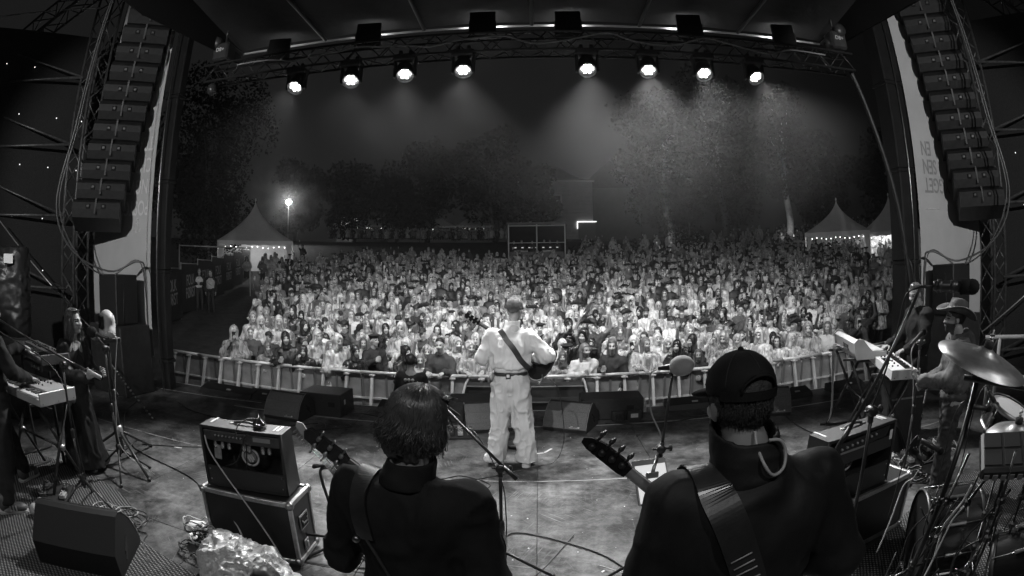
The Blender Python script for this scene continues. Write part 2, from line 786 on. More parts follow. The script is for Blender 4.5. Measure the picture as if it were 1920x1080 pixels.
def folds(V, N, amp, scale=(6, 6, 2.5), seed=0, ridge=True):
    sc = np.array(scale, np.float32)
    wp = np.stack([vnoise(V * 4.0 + 9 * k, seed + 5 + k) for k in range(3)], -1) * 0.9
    a = vnoise(V * sc + wp, seed)
    b = vnoise(V * sc * 2.1 + 17 + wp, seed + 1)
    if ridge:
        w = 1.5 * np.clip(1 - 2.2 * np.abs(a), 0, 1) ** 1.5 + 0.8 * np.clip(1 - 2.4 * np.abs(b), 0, 1) ** 1.5 - 0.7
    else:
        w = a + 0.5 * b
    return V + N * (amp * w)[:, None]


def cloth(fn, h, amp=0.008, scale=(7, 7, 2.5), seed=0):
    V, F = nets(fn, h)
    if amp:
        V = folds(V, normals(fn, V), amp, scale, seed)
    return V, F


def join(parts):
    """[(V, F, mi array)] -> V, F, mi"""
    V, F, M, o = [], [], [], 0
    for v, f, m in parts:
        V.append(v)
        F.append(f + o)
        M.append(np.full(len(f), m) if np.isscalar(m) else m)
        o += len(v)
    return np.concatenate(V), np.concatenate(F), np.concatenate(M)


def rotz(a):
    c, s = math.cos(a), math.sin(a)
    return np.array([[c, -s, 0], [s, c, 0], [0, 0, 1]], np.float32)


def rotx(a):
    c, s = math.cos(a), math.sin(a)
    return np.array([[1, 0, 0], [0, c, -s], [0, s, c]], np.float32)


def roty(a):
    c, s = math.cos(a), math.sin(a)
    return np.array([[c, 0, s], [0, 1, 0], [-s, 0, c]], np.float32)


HEAD_SC = 0.92


def head_fn(k=0.02):
    """head in its own frame: face towards -Y, centre at ear level"""
    pr = [ell((0, .012, .032), (.077, .097, .090)), ell((0, -.034, -.035), (.061, .060, .088)), cap((0, -.066, -.102), (0, -.05, -.08), .026, .04),
          ell((0, -.082, .018), (.046, .018, .014)), cap((.03, -.078, -.032), (-.03, -.078, -.032), .022),
          cap((0, -.094, .006), (0, -.110, -.036), .009, .0145), ell((.024, -.088, -.028), (.02, .016, .016)), ell((-.024, -.088, -.028), (.02, .016, .016)),
          ell((0, -.094, -.068), (.026, .012, .011)), cap((0, .02, -.06), (0, .035, -.16), .055, .056)]
    u = union(pr, k)
    ears = union([ell((s * .080, .008, -.012), (.010, .021, .033)) for s in (-1, 1)], 0)

    def f(P):
        d = u(P)
        for s in (-1, 1):
            e = np.linalg.norm(P - np.array([s * .031, -.104, -.002], np.float32), axis=1) - .016
            h = np.clip(0.5 - 0.5 * (d + e) / .014, 0, 1)
            d = d * (1 - h) - e * h + .014 * h * (1 - h)
        d = np.minimum(d, ears(P))
        return d
    f.lo, f.hi = u.lo - np.array([.02, 0, 0]), u.hi + np.array([.02, 0, 0])
    return f


def head_mesh(h, beard=False):
    """mats: 0 skin, 1 dark (eyes, brows), 2 lip, 3 beard/hair"""
    V, F = nets(head_fn(), h)
    c = V[F].mean(axis=1)
    ax = np.abs(c[:, 0])
    front = c[:, 1] < -.055
    mi = np.zeros(len(F), int)
    mi[front & (np.abs(ax - .031) < .015) & (np.abs(c[:, 2] + .001) < max(.0065, h * .55))] = 1
    mi[front & (np.abs(ax - .031) < .021) & (np.abs(c[:, 2] - .022) < max(.005, h * .5))] = 1
    mi[front & (ax < .024) & (np.abs(c[:, 2] + .069) < max(.007, h * .55))] = 2
    if beard:
        b = (c[:, 2] < -.045) & (c[:, 1] < .0) & ~((ax < .02) & (np.abs(c[:, 2] + .069) < .008))
        b &= c[:, 2] > -.15
        mi[b & (mi != 2)] = 3
    return V, F, mi


def place(V, pos, R=None, sc=1.0):
    q = V * sc
    if R is not None:
        q = q @ R.T
    return (q + np.array(pos, np.float32)).astype(np.float32)


def hand_fn(w, d, n, curl=0.5, side=1, sc=1.0, spread=0.12):
    """hand from wrist w along d, palm facing n; side=+1 puts the thumb on d x n"""
    w, d, n = (np.array(x, np.float32) for x in (w, d, n))
    d = d / np.linalg.norm(d)
    n = n - d * (n @ d)
    n = n / np.linalg.norm(n)
    l = np.cross(d, n) * side
    pr = [cap(w, w + d * .03 * sc, .027 * sc, .028 * sc)]
    for t in (-.027, -.009, .009, .027):
        pr.append(cap(w + d * .03 * sc + l * t * .7 * sc, w + d * .088 * sc + l * t * sc, .0155 * sc, .0125 * sc))
    palm = union(pr, .014 * sc)
    fs = []
    for i, (t, ln) in enumerate(((.029, .074), (.010, .083), (-.009, .077), (-.027, .060))):
        p = w + d * .088 * sc + l * t * sc
        c = curl * (1 + .12 * i)
        dirv = d + l * (t / .029) * spread
        for s_, fr, r in ((0, .42, .0098), (1, .32, .0088), (2, .28, .0078)):
            a = c * (0.55 + 0.75 * s_)
            v = dirv * math.cos(a) + n * math.sin(a)
            v = v / np.linalg.norm(v)
            q = p + v * ln * fr * sc
            fs.append(cap(p, q, r * sc, (r - .0008) * sc))
            p = q
    th = w + d * .022 * sc + l * .026 * sc
    v = d * .62 + l * .62 + n * .30
    v = v / np.linalg.norm(v)
    q = th + v * .045 * sc
    v2 = d * .85 + l * .22 + n * (.25 + .5 * curl)
    v2 = v2 / np.linalg.norm(v2)
    thumb = [cap(th, q, .0145 * sc, .011 * sc), cap(q, q + v2 * .036 * sc, .0108 * sc, .009 * sc)]
    return union([palm] + [union(fs, 0)] + thumb, .006 * sc)
# ------------------------------------------------------------------ shared materials
BLACK = mat('black_paint', .022, .5, var=(9, .4), bump=(60, .15, .002))
BLACKM = mat('black_metal', .03, .38, spec=.5, var=(20, .3))
MATTE = mat('matte_black_fabric', .012, .9, spec=.2, bump=(120, .3, .002))
TOLEX = mat('black_tolex', .022, .5, spec=.45, var=(30, .3), bump=(260, .5, .002), wear=(12, .09, -.06))
CHROME = mat('chrome', .65, .16, metal=1)
STEEL = mat('brushed_steel', .42, .36, metal=1, var=(14, .25))
ALU = mat('aluminium', .5, .42, metal=.85, var=(16, .25), bump=(40, .15, .002))
WHITE = mat('white_plastic', .62, .4, var=(10, .06))
PALE = mat('pale_metal', .42, .45, var=(12, .25))
RUBBER = mat('rubber', .015, .75)
CABLE = mat('black_cable', .018, .5)
CABLEW = mat('pale_cable', .45, .5)
PAPER = mat('white_label', .6, .7, var=(40, .1))
TAPE = mat('white_tape', .55, .6, var=(30, .25))
FOAM = mat('mic_foam', .02, .95, spec=.1, bump=(180, .6, .004))
FOAMG = mat('grey_mic_foam', .42, .95, spec=.1, bump=(220, .7, .004))
GRILLE = mat('speaker_cloth', .13, .8, spec=.3, var=(90, .35), bump=(300, .6, .002))
LENS = mat('lit_led', .9, .3, emit=22)
SKIN = mat('skin', .32, .5, spec=.4, var=(7, .12), bump=(60, .12, .003))
GRASS = mat('wet_grass', .035, .8, var=(3, .6), bump=(30, .8, .05))

# ------------------------------------------------------------------ ground
PROF = [(0, -1.0), (11, -1.0), (15, -.6), (20, .0), (25, .4), (30, .8), (36, 1.4), (40, 2.0), (45, 3.2), (52, 4.1), (60, 4.9), (80, 6.0), (400, 9)]


def terrain(x, y):
    r = math.hypot(x, y)
    for (a, za), (b, zb) in zip(PROF, PROF[1:]):
        if r <= b:
            t = (r - a) / (b - a)
            return za + (zb - za) * t
    return PROF[-1][1]


def build_ground():
    rr = [0, 4, 8, 10, 11, 12, 13, 15, 17, 20, 22.5, 25, 27.5, 30, 33, 36, 38, 40, 42, 45, 48, 52, 56, 60, 70, 80, 110, 160]
    n = 72
    vs, fs = [(0, 0, -1)], []
    for r in rr[1:]:
        for j in range(n):
            a = 2 * math.pi * j / n
            z = terrain(r * math.cos(a), r * math.sin(a))
            z += (0.06 * math.sin(3.1 * r + 5 * a) + .05 * math.sin(7 * a + r)) if r > 13 else 0
            vs.append((r * math.cos(a), r * math.sin(a), z))
    for j in range(n):
        fs.append((0, 1 + j, 1 + (j + 1) % n))
    for i in range(len(rr) - 2):
        for j in range(n):
            a, b = 1 + i * n + j, 1 + i * n + (j + 1) % n
            fs.append((a, a + n, b + n, b))
    mb = MB()
    mb.add(vs, fs, 0, True)
    o = mb.build('ground', GRASS)
    tag(o, kind='structure')


build_ground()

# ------------------------------------------------------------------ stage
PLY = stage_mat()
stage = MB().box((0, 2.6, -.051), (17.6, 9.66, .06)).build('stage_floor', BLACK)
tag(stage, kind='structure')
rows = [(-2.2, -.75), (-.75, 1.10), (1.10, 2.95), (2.95, 4.80), (4.80, 6.65), (6.65, 7.44)]
panel_cache = {}
for ri, (y0, y1) in enumerate(rows):
    for k in range(14):
        w = 1.22
        key = round(y1 - y0, 3)
        if key not in panel_cache:
            panel_cache[key] = MB().box((0, 0, -.010), (w - .004, (y1 - y0) - .004, .020), ch=.0015).build('deck_panel', PLY, stage)
            o = panel_cache[key]
        else:
            o = panel_cache[key].copy()
            link(o, stage)
        o.location = (-7.93 + k * w, (y0 + y1) / 2, random.uniform(-.0008, .0008))
o = MB().box((0, 6.65, .001), (9.0, .022, .004)).box((1.0, 7.452, -.004), (14.8, .026, .014)).box((-5.3, 6.94, .001), (2.2, .02, .004), rz=.06).build('edge_strip', mat('edge_strip_alu', .5, .4, metal=.3, var=(9, .4), wear=(5, .1, .05)), stage)
# pale glued joint and old tape marks on the deck
tm = MB()
for (a, b, w) in (((-.02, 4.83), (.22, 4.9), .02),):
    pass
for (x, y, l, a) in ((-.03, 4.98 + .62, .20, .25), (.12, 5.7, .16, 1.0), (2.42, 4.62, .14, .5), (2.44, 4.70, .12, -.6), (-4.05, 4.6, .1, .3), (3.55, 5.3, .16, .2)):
    tm.box((x, y, .0035), (l, .022, .003), rz=a)
tm.build('tape_mark', TAPE, stage)
o = MB().box((0, 4.80, .0015), (13.5, .016, .003)).build('joint_filler', mat('joint_filler', .3, .7, wear=(2.2, .06, .12)), stage)
o = MB().box((0, 7.47, -.55), (17.6, .03, .9)).box((-8.82, 2.6, -.55), (.03, 9.6, .9)).box((8.82, 2.6, -.55), (.03, 9.6, .9)).build('skirt', MATTE, stage)


def rug(name, poly, label):
    rm = bpy.data.materials.new('ribbed_rug')
    rm.use_nodes = True
    t = rm.node_tree
    n, L = t.nodes, t.links
    p = n['Principled BSDF']
    geo = n.new('ShaderNodeNewGeometry')
    mp = n.new('ShaderNodeMapping')
    mp.inputs['Rotation'].default_value = (0, 0, .5)
    L.new(geo.outputs['Position'], mp.inputs['Vector'])
    w1 = n.new('ShaderNodeTexWave')
    w1.inputs['Scale'].default_value = 13
    w1.inputs['Distortion'].default_value = .6
    w1.inputs['Detail'].default_value = 1
    L.new(mp.outputs[0], w1.inputs['Vector'])
    w2 = n.new('ShaderNodeTexWave')
    w2.bands_direction = 'Y'
    w2.inputs['Scale'].default_value = 11
    w2.inputs['Distortion'].default_value = 1.5
    L.new(mp.outputs[0], w2.inputs['Vector'])
    mu = n.new('ShaderNodeMath')
    mu.operation = 'MULTIPLY'
    L.new(w1.outputs['Fac'], mu.inputs[0])
    L.new(w2.outputs['Fac'], mu.inputs[1])
    mr = n.new('ShaderNodeMapRange')
    mr.inputs['To Min'].default_value = .02
    mr.inputs['To Max'].default_value = .26
    L.new(mu.outputs[0], mr.inputs['Value'])
    L.new(mr.outputs[0], p.inputs['Base Color'])
    p.inputs['Roughness'].default_value = .95
    p.inputs['Specular IOR Level'].default_value = .1
    b = n.new('ShaderNodeBump')
    b.inputs['Strength'].default_value = 1
    b.inputs['Distance'].default_value = .008
    L.new(mu.outputs[0], b.inputs['Height'])
    L.new(b.outputs['Normal'], p.inputs['Normal'])
    pts = [(q.x, q.y) for q in bez([(x, y, 0) for x, y in poly] + [(*poly[0], 0)], 5)][:-1]
    o = MB().prism(pts, .004, .014, axis='Z').build(name, rm)
    tag(o, label, 'rug')


rug('rug', [(-5.6, 3.1), (-4.6, 3.3), (-3.55, 3.1), (-2.95, 2.6), (-2.05, 2.35), (-1.5, 1.9), (-1.3, .6), (-3.5, .2), (-6, .6)], 'coarse ribbed rug under the keyboard player at the left of the stage')
rug('rug', [(1.35, 2.3), (2.4, 2.72), (3.3, 3.12), (4.4, 3.1), (4.6, 1.2), (2.5, -.2), (1.2, .8)], 'coarse ribbed rug under the drum kit behind the right amplifier')

# black stepped platform standing against the barrier in front of the singer
st = empty('pit_steps', (-.20, 8.72, -1.0), 0, 'black stepped platform with pale edges standing against the barrier in front of the singer', 'steps')
for k, (y, z) in enumerate(((0, 1.12), (-.28, .92), (-.56, .72), (-.84, .52), (-1.1, .30))):
    MB().box((0, y, z - .03), (1.95 + .07 * k, .30, .05)).box((0, y - .13, z - .14), (1.93 + .07 * k, .02, .19)).build('tread', mat('step_black', .014, .55, var=(6, .4)), st)
    MB().box((0, y - .155, z - .012), (1.95 + .07 * k, .010, .018)).build('nosing', mat('nosing_grey', .22, .5), st)
for s in (-1, 1):
    MB().prism([(.16, 1.15), (-.12, 1.15), (-1.3, .26), (-1.3, .0), (.16, .0)], s * 1.0 - .012, s * 1.0 + .012).build('side_board', mat('step_black', .014, .55), st)
    MB().tube([(s * .99, .15, 1.16), (s * .99, -.14, 1.16), (s * 1.14, -1.3, .29)], .02, 6).build('side_edge', PALE, st)

# ------------------------------------------------------------------ lighting truss
def truss(mb, a, b, w=.28, n=30, r=.018, mi=0):
    a, b = Vector(a), Vector(b)
    t = (b - a).normalized()
    u = Vector((0, 0, 1)) if abs(t.z) < .9 else Vector((0, 1, 0))
    s = t.cross(u).normalized()
    u = s.cross(t)
    L = (b - a).length
    cs = [(-1, -1), (1, -1), (1, 1), (-1, 1)]
    for x, y in cs:
        o = (s * x + u * y) * w / 2
        mb.bar(a + o, b + o, r, 8, mi)
    for k in range(n):
        p0, p1 = a + t * L * k / n, a + t * L * (k + 1) / n
        for i in range(4):
            q0, q1 = cs[i], cs[(i + 1) % 4]
            if k % 2:
                q0, q1 = q1, q0
            mb.bar(p0 + (s * q0[0] + u * q0[1]) * w / 2, p1 + (s * q1[0] + u * q1[1]) * w / 2, r * .55, 5, mi)


TY = 6.4
tr = empty('lighting_truss', (-.05, TY, 5.0), 0, 'long black lattice truss carrying the eight lit lamps above the stage front', 'truss')
mb = MB()
truss(mb, (-4.95, TY, 5.0), (4.85, TY, 5.0), .27, 40)
mb.build('lattice', mat('truss_metal', .05, .38, metal=.5, var=(20, .4)), tr, True)
mb = MB()
pts = []
for k in range(27):
    x = -4.3 + k * .33
    pts.append((x, TY - .17, 4.99 + .055 * math.sin(k * 1.3) + .05 * (k % 4 == 0)))
mb.tube(bez(pts, 4), .012, 6)
pts = [(x, TY - .05, 5.15 + .02 * math.sin(x * 5)) for x in np.linspace(-4.6, 4.5, 22)]
mb.tube(bez(pts, 3), .010, 6)
mb.build('power_cable', mat('grey_cable', .3, .5), tr, True)
mb = MB()
mb.lathe([(.02, -.34), (.07, -.30), (.085, -.24), (.06, -.17), (.02, -.14)], 14, M=Matrix.Translation((-4.82, TY - .05, 5.0)))
mb.bar((-4.82, TY - .05, 4.86), (-4.82, TY - .05, 4.80), .012)
mb.build('hook_clamp', BLACKM, tr, True)
for x in (-4.72, 4.66):
    mo = empty('chain_hoist', (x, TY, 5.16), 0, 'black chain hoist motor standing on the %s end of the lamp truss' % ('left' if x < 0 else 'right'), 'hoist')
    MB().box((0, 0, .20), (.30, .26, .30), ch=.03).build('motor_body', BLACK, mo)
    mb = MB()
    mb.lathe([(.02, 0), (.10, .02), (.11, .10), (.10, .16), (.02, .18)], 14, M=Matrix.Translation((.05 if x > 0 else -.12, 0, .36)) @ Matrix.Rotation(rad(90), 4, 'X'))
    mb.bar((0, 0, .35), (0, 0, .9), .012)
    mb.build('hook_chain', BLACKM, mo)
    text('number', 'D8+', .09, Matrix.Translation((0, -.134, .22)) @ Matrix.Rotation(rad(90), 4, 'X'), PAPER, mo)

# eight moving heads
HEADS = [(-3.28, 4.63, (-3.4, 2.9, 0)), (-2.44, 4.64, (-1.6, 3.3, 0)), (-1.68, 4.66, (-1.0, 3.6, 0)), (-.90, 4.67, (-.5, 3.8, 0)),
         (.70, 4.65, (.6, 3.7, 0)), (1.51, 4.65, (1.0, 3.6, 0)), (2.28, 4.64, (2.0, 3.3, 0)), (3.05, 4.64, (3.6, 3.2, 0))]
HLAB = ['leftmost of the eight lit lamps hanging under the truss', 'second lamp from the truss left end, six lit cells', 'third lamp from the truss left end, tilted down', 'fourth lamp from the left, just before the gap at truss centre',
        'first lamp right of the gap at truss centre, brightest beam', 'second lamp right of the truss centre gap, wide beam below', 'third lamp right of the truss centre gap, with a thin beam', 'rightmost of the eight lit lamps hanging under the truss']
yoke_me = None
for i, (x, z, aim) in enumerate(HEADS):
    hd = empty('moving_head_lamp', (x, TY - .05, z), 0, HLAB[i], 'stage lamp', 'moving head lamps along the truss')
    P = Vector((x, TY - .05, z))
    d = (Vector(aim) - P).normalized()
    mb = MB()
    mb.box((0, 0, .19), (.30, .20, .09), ch=.015)
    for s in (-1, 1):
        mb.box((s * .135, 0, .05), (.035, .09, .26), ch=.01)
        mb.box((s * .07, .0, .27), (.05, .06, .09), ch=.01)
    mb.build('yoke', BLACKM, hd)
    M = frame((0, 0, 0), (0, 1, 0), (0, 0, 1))
    q = d.to_track_quat('Z', 'Y').to_matrix().to_4x4()
    b = MB()
    b.lathe([(.05, -.15), (.095, -.13), (.115, -.06), (.118, .04), (.112, .075), (.102, .075), (.098, .045), (.02, .045)], 20, M=q)
    body = b.build('lamp_body', BLACKM, hd)
    r = MB()
    r.lathe([(.104, .06), (.118, .062), (.121, .085), (.108, .088), (.104, .06)], 24, M=q, caps=False)
    r.build('lens_ring', STEEL, body)
    c = MB()
    for k in range(7):
        rr_ = 0 if k == 0 else .058
        a = k * math.pi / 3
        c.ball((rr_ * math.cos(a), rr_ * math.sin(a), .05), (.022, .022, .012), 10, 0, q)
    c.build('led_cell', LENS, body)
    ld = bpy.data.lights.new('lamp_beam', 'SPOT')
    ld.energy = HEAD_W * (2.6, 1.1, 1, 1, 1.4, 1.3, 1.1, 1.9)[i]
    ld.spot_size = rad(66)
    ld.spot_blend = .8
    ld.shadow_soft_size = .07
    lo = link(bpy.data.objects.new('lamp_beam', ld), hd)
    lo.matrix_local = Matrix.Translation(d * .13) @ d.to_track_quat('-Z', 'Y').to_matrix().to_4x4()

# six wash panels facing the crowd
BL = [(-3.8, 5.33), (-2.33, 5.38), (-.68, 5.42), (.50, 5.40), (2.25, 5.42), (3.80, 5.42)]
BLAB = ['leftmost', 'second from left', 'left of centre', 'right of centre', 'second from right', 'rightmost']
for i, (x, z) in enumerate(BL):
    b = empty('blinder_panel', (x, TY + .2, z), -x * .05, 'square black light panel seen from behind on the truss, %s of six' % BLAB[i], 'light panel', 'light panels facing the crowd')
    M = Matrix.Rotation(rad(-10), 4, 'X')
    MB().box((0, 0, .01), (.36, .07, .42), M=M, ch=.012).build('housing', BLACK, b)
    mb = MB()
    for s in (-1, 1):
        mb.box((s * .185, 0, -.08), (.012, .04, .26))
    mb.box((0, 0, -.215), (.38, .05, .014))
    mb.build('bracket', BLACKM, b)
    MB().box((0, .0375, .01), (.31, .004, .36), M=M).build('lit_face', mat('lit_panel', .9, .4, emit=9), b)
    ld = bpy.data.lights.new('panel_light', 'AREA')
    ld.shape = 'SQUARE'
    ld.size = .3
    ld.energy = BLINDER_W * (.7, .85, 1.1, 1.1, .95, .75)[i]
    ld.spread = rad(112)
    lo = link(bpy.data.objects.new('panel_light', ld), b)
    dd = Vector((0, math.cos(rad(28)), -math.sin(rad(28))))
    lo.matrix_local = Matrix.Translation(dd * .05) @ dd.to_track_quat('-Z', 'Y').to_matrix().to_4x4()

# ------------------------------------------------------------------ roof canopy
ROOF = mat('canopy_fabric', .032, .7, var=(2, .3), bump=(6, .3, .03))
cn = empty('stage_canopy', (0, 4, 6), 0, 'dark stage roof canopy with a brightly lit front edge', 'canopy')
mb = MB()
nx, ny = 24, 14
vs, fs = [], []
for j in range(ny + 1):
    y = 7.05 - j * .75
    for i in range(nx + 1):
        u = i / nx * 2 - 1
        sag = .015 * abs(math.sin(i * math.pi / 4))
        vs.append((u * (4.78 + .13 * j), y, 5.66 + .10 * j - .0 * u * u + sag))
for j in range(ny):
    for i in range(nx):
        a = j * (nx + 1) + i
        fs.append((a, a + 1, a + nx + 2, a + nx + 1))
mb.add(vs, fs, 0, True)
mb.build('roof_sheet', ROOF, cn, True)
mb = MB()
for i in range(0, nx + 1, 4):
    u = i / nx * 2 - 1
    mb.bar((u * 4.78, 7.0, 5.60), (u * (4.78 + .13 * 12), -1.9, 6.80), .03)
mb.build('rafter', BLACKM, cn, True)
MB().box((0, 7.085, 5.62), (9.6, .03, .03), ch=.006).build('front_beam', mat('pale_beam', .3, .6, var=(3, .15)), cn, True)
mb = MB()
for s in (-1, 1):
    mb.prism([(7.05, 5.66), (7.05, 5.45), (4.4, 5.2), (-3, 5.6), (-3, 7.2)], s * 4.84 - .02 * s, s * 4.84 + .03)
mb.each('side_drop', MATTE, cn, True)
fl = empty('flood_box', (-5.42, 6.2, 6.06), .3, 'small pale box light bracketed to the top of the left roof column', 'flood light')
MB().box((0, 0, 0), (.22, .10, .16), ch=.015).build('housing', mat('pale_box', .55, .5), fl)
MB().bar((.1, .03, .03), (.55, .35, .12), .03).build('bracket', BLACKM, fl)

# upstage truss behind the camera with its lamps (lights the singer's back)
ut = empty('rear_truss', (0, -1.6, 5.3), 0, 'lattice truss at the back of the stage behind the band', 'truss')
mb = MB()
truss(mb, (-5, -1.6, 5.3), (5, -1.6, 5.3), .3, 24)
mb.build('lattice', MATS['truss_metal'], ut, True)
for i, (x, aim, wat, sz) in enumerate(((-1.6, (-.35, 5.4, .9), 2.1, 15), (1.4, (-.1, 5.8, .9), .35, 15), (-3.9, (-7.0, 6.8, 3.4), 2.6, 54), (3.9, (7.0, 6.8, 3.4), 2.6, 54), (-4.4, (-2.6, 3.2, 0), .42, 46), (4.4, (2.8, 3.2, 0), .42, 46), (-1.0, (-1.2, 5.0, 0), .14, 90), (1.0, (1.2, 5.0, 0), .14, 90))):  # central pair: unseen fill added so the front musicians show
    P = Vector((x, -1.6, 4.6 if i in (2, 3) else 5.0))
    d = (Vector(aim) - P).normalized()
    hd = empty('profile_lamp', P, 0, ('left inner', 'right inner', 'left outer', 'right outer', 'left wide', 'right wide', 'left central added fill', 'right central added fill')[i] + ' black profile lamp hanging from the rear truss', 'stage lamp')
    q = d.to_track_quat('Z', 'Y').to_matrix().to_4x4()
    mb = MB()
    mb.lathe([(.05, -.35), (.11, -.33), (.12, -.05), (.085, 0), (.085, .26), (.095, .3), (.08, .3), (.08, .22), (.01, .2)], 16, M=q)
    mb.build('lamp_body', BLACKM, hd)
    mb = MB()
    mb.bar((0, 0, 0), (0, 0, 5.17 - P.z), .02)
    mb.build('clamp', BLACKM, hd)
    ld = bpy.data.lights.new('lamp_beam', 'SPOT')
    ld.energy = BACK_W * wat
    ld.spot_size = rad(sz)
    ld.spot_blend = .5
    ld.shadow_soft_size = .05
    lo = link(bpy.data.objects.new('lamp_beam', ld), hd)
    lo.matrix_local = Matrix.Translation(d * .34) @ d.to_track_quat('-Z', 'Y').to_matrix().to_4x4()

# ------------------------------------------------------------------ side towers
BANNER = mat('banner_cloth', .42, .75, var=(1.5, .1), bump=(3, .25, .03))
LETTER = mat('banner_letter', .60, .75)
LETTERD = mat('banner_letter_dark', .25, .75)
for s in (-1, 1):
    side = 'left' if s < 0 else 'right'
    cx0 = -6.16 if s < 0 else 6.14
    # main column
    c = empty('stage_column', (cx0, 7.0, -1), 0, 'tall black sectioned stage column on the %s beside the pale banner' % side, 'column')
    mb = MB()
    z = -1.0
    for k in range(6):
        w = .32 + .025 * k if s > 0 else .18 + .03 * k
        mb.box((cx0, 7.0, z + .75), (w, .4 if s > 0 else .2, 1.46), ch=.02)
        mb.box((cx0, 7.0, z + 1.49), (w + .05, .44 if s > 0 else .24, .06), ch=.01)
        z += 1.5
    mb.build('column_section', mat('column_black', .010, .5, spec=.3, var=(4, .4), wear=(16, .1, -.09)), c, True)
    mb = MB()
    mb.bar((cx0 + .03, 6.785, -.9), (cx0 + .03, 6.76, 7.4), .012)
    mb.build('cable_run', STEEL, c, True)
    # banner
    b = empty('tower_banner', (s * 7.25, 6.9, -1), 0, 'pale cloth tower banner behind the %s loudspeaker column' % side, 'banner')
    x0, x1 = (-8.02, -6.36) if s < 0 else (6.42, 8.22)
    vs, fs = [], []
    nz_, nx_ = 30, 8
    for j in range(nz_ + 1):
        z = .55 + j * (7.6 / nz_)
        for i in range(nx_ + 1):
            x = x0 + (x1 - x0) * i / nx_
            vs.append((x, 6.86 + .003 * math.sin(x * 5 + z * .8) + .003 * math.sin(z * 2.3), z))
    for j in range(nz_):
        for i in range(nx_):
            a = j * (nx_ + 1) + i
            fs.append((a, a + 1, a + nx_ + 2, a + nx_ + 1))
    mb = MB()
    mb.add(vs, fs, 0, True)
    mb.build('cloth', BANNER, b, True)
    MR = Matrix.Rotation(rad(90), 4, 'X')
    lines = (('TRAN', 4.2), ('CHRIS', 3.82), ('INGVIR', 3.45), ('POSTGIRO', 3.08)) if s < 0 else (('EN', 3.92), ('SEN', 3.6), ('YGGET', 3.28))
    for tx, z in lines:
        o = text('lettering', tx, .36, Matrix.Translation((-6.44 if s < 0 else 6.62, 6.8525, z)) @ MR, LETTER if s < 0 else LETTERD, None, True, .001, .004, 'LEFT' if s < 0 else 'RIGHT')
        o.parent = b
        o.location = o.location - b.location
        o.scale = (-.62, 1, 1)
    for tx, z in ((('E', 5.6), ('F', 4.95)) if s < 0 else ()):
        o = text('lettering', tx, .8, Matrix.Translation((-6.5, 6.8525, z)) @ MR, LETTER, None, True, .001, .01, 'LEFT')
        o.parent = b
        o.location = o.location - b.location
    mb = MB()
    if s < 0:
        X, Z = -6.72, 2.72
        mb.tube([(X, 6.850, Z + .13), (X, 6.850, Z - .08)], .007, 6)
        mb.tube([(X - .045, 6.850, Z + .08), (X + .045, 6.850, Z + .08)], .007, 6)
        mb.tube([(X + .08 * math.cos(a), 6.850, Z - .0 + .08 * math.sin(a)) for a in np.linspace(math.pi * 1.02, math.pi * 1.98, 9)], .007, 6)
        mb.tube([(X + .02 * math.cos(a), 6.850, Z + .15 + .02 * math.sin(a)) for a in np.linspace(0, 6.28, 9)], .006, 6)
        mb.build('anchor_mark', LETTER, b, True)
    else:
        mb.tube([(6.6 + .0045 * k, 6.850, 2.85 + .022 * abs(math.sin(k * .19))) for k in range(0, 84, 2)], .007, 6)
        mb.build('wave_mark', LETTER, b, True)
    # loudspeaker column
    la = empty('line_array', (s * 6.7, 6.0, 7.0), 0, 'hanging column of black loudspeakers in front of the %s banner' % side, 'loudspeakers')
    nb = 13
    px, pz, tilt = (-6.66 if s < 0 else 7.0), 7.15, 0.0
    py = 6.5
    cab = hp_ = None
    for k in range(nb):
        tilt += .5 + .32 * max(0, k - 2)
        a = rad(tilt)
        M = Matrix.Translation((px, py, pz)) @ Matrix.Rotation(rad(-s * 40), 4, 'Z') @ Matrix.Rotation(-a, 4, 'X')
        o = MB()
        o.prism([(-.24, -.17), (-.34, -.06), (-.34, .06), (-.24, .17), (.22, .185), (.22, -.185)], -.46, .46)
        if cab is None:
            cab = o.build('cabinet', mat('speaker_paint', .016, .5, var=(12, .4), bump=(150, .3, .002)), la)
            q = cab
        else:
            q = link(cab.copy(), la)
        q.matrix_local = Matrix.Translation(-la.location) @ M
        for sx in (-.36, -.15, .15, .36):
            if hp_ is None:
                h = MB()
                h.box((0, 0, 0), (.085, .03, .085), 0, ch=.01)
                h.box((0, -.016, 0), (.045, .012, .035), 1)
                hp_ = h.build('handle', [mat('slot_black', .004, .9), STEEL], q)
                w_ = hp_
            else:
                w_ = link(hp_.copy(), q)
            w_.location = (sx, -.345 if abs(sx) < .3 else -.300, -.02)
        h = MB()
        h.box((0, -.35, 0), (.03, .012, .30))
        h.build('rigging_bar', mat('rigging_steel', .16, .4, metal=.7, var=(9, .4)), q)
        pz -= .36 * math.cos(a) * 1.0
        py -= .30 * math.sin(a) * .55
        px += s * .047
    mb = MB()
    mb.tube(bez([(s * 6.95, 5.5, 7.3), (s * 7.05, 5.45, 5.6), (s * 7.15, 5.4, 4.2), (s * 7.35, 5.3, 3.0), (s * 7.2, 5.6, 2.3), (s * 6.8, 6.2, 1.98), (s * 6.35, 6.5, 2.15), (s * 6.25, 6.6, 1.9), (s * 6.25, 6.62, .4)], 8), .016, 6)
    mb.tube(bez([(s * 6.92, 5.52, 7.3), (s * 7.0, 5.46, 5.6), (s * 7.1, 5.42, 4.2), (s * 7.3, 5.33, 3.0), (s * 7.1, 5.7, 2.2), (s * 6.8, 6.2, 1.9), (s * 6.3, 6.55, 2.1), (s * 6.22, 6.62, .4)], 8), .013, 6)
    mb.build('loom', mat('cable_loom', .08, .4), la, True)
